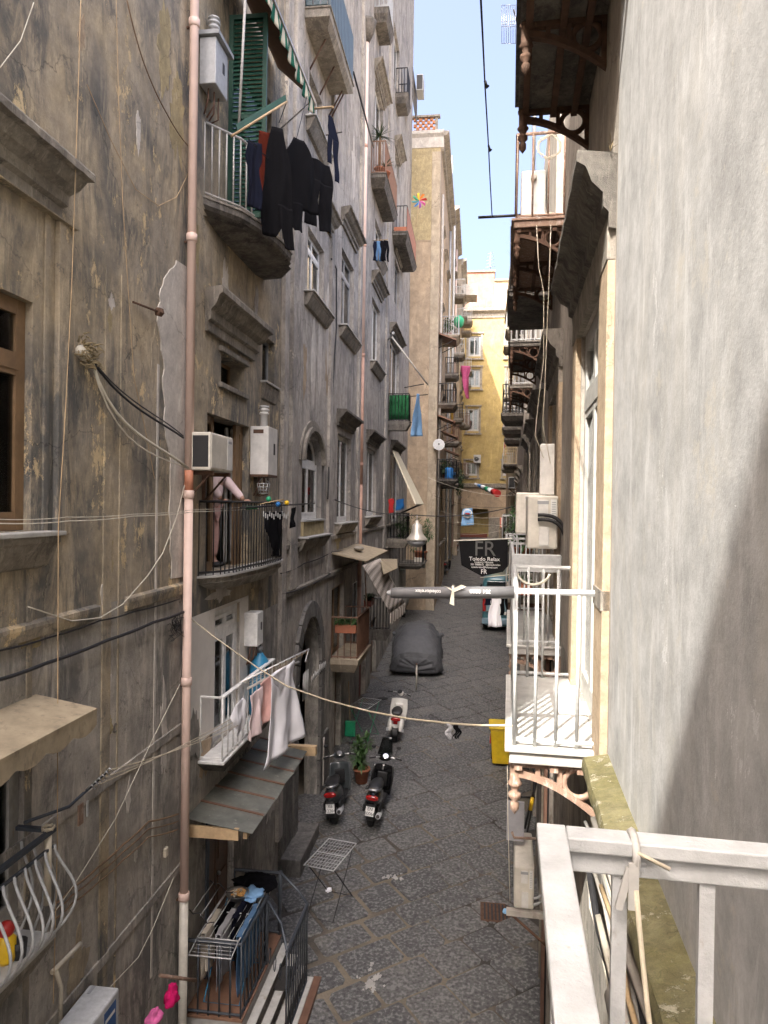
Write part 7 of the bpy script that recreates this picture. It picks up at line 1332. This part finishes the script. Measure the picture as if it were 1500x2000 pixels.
c = far(1002, 1044, 30); c = V((2.1, 34, gz(34))); t = thing('yellow_bucket', 'yellow bucket far up the street on the right', 'bucket', far(956, 1048, 55)); q = V((far(956, 1048, 55).x, 55, gz(55))); MB().lathe(q, [(.2, 0), (.27, .5), (.29, .52), (.25, .5), (.18, .03)], 14).build('pail', 'plastic_yellow', t)
c = V((onY(958, 528, YY + 5).x, YY + 7, onY(958, 528, YY + 5).z)); t = thing('roof_aerial', 'television aerial mast on the pink house against the sky', 'aerial', c); MB().tube([c, c + V((0, 0, 2.6))], .05, 6).build('mast', 'steel', t)
for k in range(5): MB().tube([c + V((-.5 + .05 * k, 0, 1 + .35 * k)), c + V((.5 - .05 * k, 0, 1.1 + .35 * k))], .022, 4).build('element', 'steel', t)
# roof terraces and pipes on the far left
t = thing('terrace_railing', 'thin white railing frame on the roof terrace above the cream house', 'railing', V((-2, 50, 19.9))); b = MB()
for k in range(8): b.tube([V((-1.95, 47.8 + k * 1.1, 19.85)), V((-1.95, 47.8 + k * 1.1, 21.2 if k > 1 else 23.2))], .03, 5)
b.tube([V((-1.95, 47.8, 21.2)), V((-1.95, 55.5, 21.2))], .03, 5); b.tube([V((-1.95, 47.8, 23.2)), V((-1.95, 48.9, 23.2))], .03, 5); b.build('bars', 'white_paint', t)
p = V((-1.4, 60, 17.2)); t = thing('roof_canopy', 'grey box canopy jutting out high on the far left house', 'canopy', p); MB().bx(p + V((.55, 0, .5)), (1.3, 2.2, .9)).build('screen', 'plaster_pale', t)
for k, (F_p, u, v0, v1, lab) in enumerate(((FF, 47.2, -3.5, 18, 'white drainpipe at the far end of the brown building'), (G1, 48.2, -3.5, 19, 'white drainpipe on the near end of the cream house'), (G1, 53.4, -3, 19, 'pinkish drainpipe in the middle of the cream house'), (FF, 37.0, -4, 16, 'grey drainpipe at the near end of the brown building'))): wire('far_drainpipe', lab, [F_p.p(u, v0, .08), F_p.p(u, v1, .08)], .07, ('white_paint', 'white_paint', 'pipe_pink', 'pipe_grey')[k], 'drainpipe')
# crowded planter balconies on the brown building
for k, (u, v, lab) in enumerate(((39.8, 9.3, 'flower pots crowding the balcony under the green balloon'), (41.2, 1.3, 'trailing plants over the low balcony of the brown building'), (37.6, 1.4, 'mixed plants on the near low balcony of the brown building'))): bushy('balcony_plants', lab, FF.p(u, v, .4), (.35, .9, .7), 380, .12, 80 + k, 'leaf_dark' if k else 'leaf', .16, None, .26)
bushy('hanging_greenery', 'dark netted greenery spilling from the low balcony of the brown building', FF.p(42, .6, .95), (.5, 1.1, 1.4), 700, .13, 91, 'leaf_dark', 0)
p = FF.p(40.4, 10.35, .9); tag(MB().ball(p, (.3, .3, .36), 16, 12).build('balloon', 'plastic_green', org=p), 'green balloon over the flower pots on the brown building', 'balloon')
for k, (u, m_, lab) in enumerate(((37.2, 'plastic_blue', 'blue drum on the near low balcony of the brown building'), (42.4, 'plastic_blue', 'blue tub behind the netted greenery'))): p = FF.p(u, 1.35, .6); tag(MB().lathe(p, [(.18, 0), (.22, .05), (.22, .6), (.17, .66)], 14).build('plastic_drum', m_, org=p), lab, 'drum')
for k, (u, w_, m_, lab) in enumerate(((46.4, .75, 'cloth_red', 'red cloth on the far right balcony'), (46.8, .78, 'cloth_white', 'white cloth on the far right balcony'))): q = FR3.p(u, 4.2, w_); cloth('balcony_cloth', lab, 'cloth', m_, q, q + V((0, .5, 0)), .9, SHEET, .03, 2, seed=95 + k)
for k in range(11): MB().box(FR3, 45.25 + .21 * k, 45.43 + .21 * k, 2.75, 3.6, .79, .81).build('panel_board', 'panel_cream', r3)
ac_unit('air_conditioner', 'outdoor unit under the cream panelled balcony at the far right', FR3, 45.6, 46.5, 1.2, 1.9, .1, .5, 'side', 'white_paint')
# washing hung low on the right in front of the van
y9 = 13.6; wire('low_line', 'line of washing slung low beside the second balcony', [onY(938, 1128, y9), onY(1000, 1122, y9)], .008, 'cable_white', 'clothesline'); cloth('white_trousers', 'white trousers hanging in front of the blue van', 'trousers', 'cloth_white', onY(956, 1150, y9), onY(982, 1150, y9), .72, [[(0, .2, .8), (.2, .1, .9), (1, -.1, .95)]], .03, 2, seed=97); cloth('black_trousers', 'black trousers hanging right of the white ones by the van', 'trousers', 'cloth_black', onY(978, 1150, y9), onY(996, 1150, y9), .5, TROU, .02, 1, seed=98); cloth('dark_shirt', 'dark shirt left of the white trousers by the van', 'shirt', 'cloth_navy', onY(945, 1152, y9), onY(962, 1150, y9), .3, TOP, .02, 1, seed=99); wire('low_line', 'rod from the balcony holding the white trousers', [onY(942, 1149, y9), onY(1010, 1149, y9)], .008, 'black_iron', 'rod')
p = onG(822, 1212, 0); tag(MB().box(FL, 33.2, 34.0, -2.9, -2.4, .6, 1.1).build('wall_box', 'cream_metal', org=FL.p(33.2, -2.9, .8), bevel=.02), 'pale box fixed on the left wall below the street lamp', 'box')
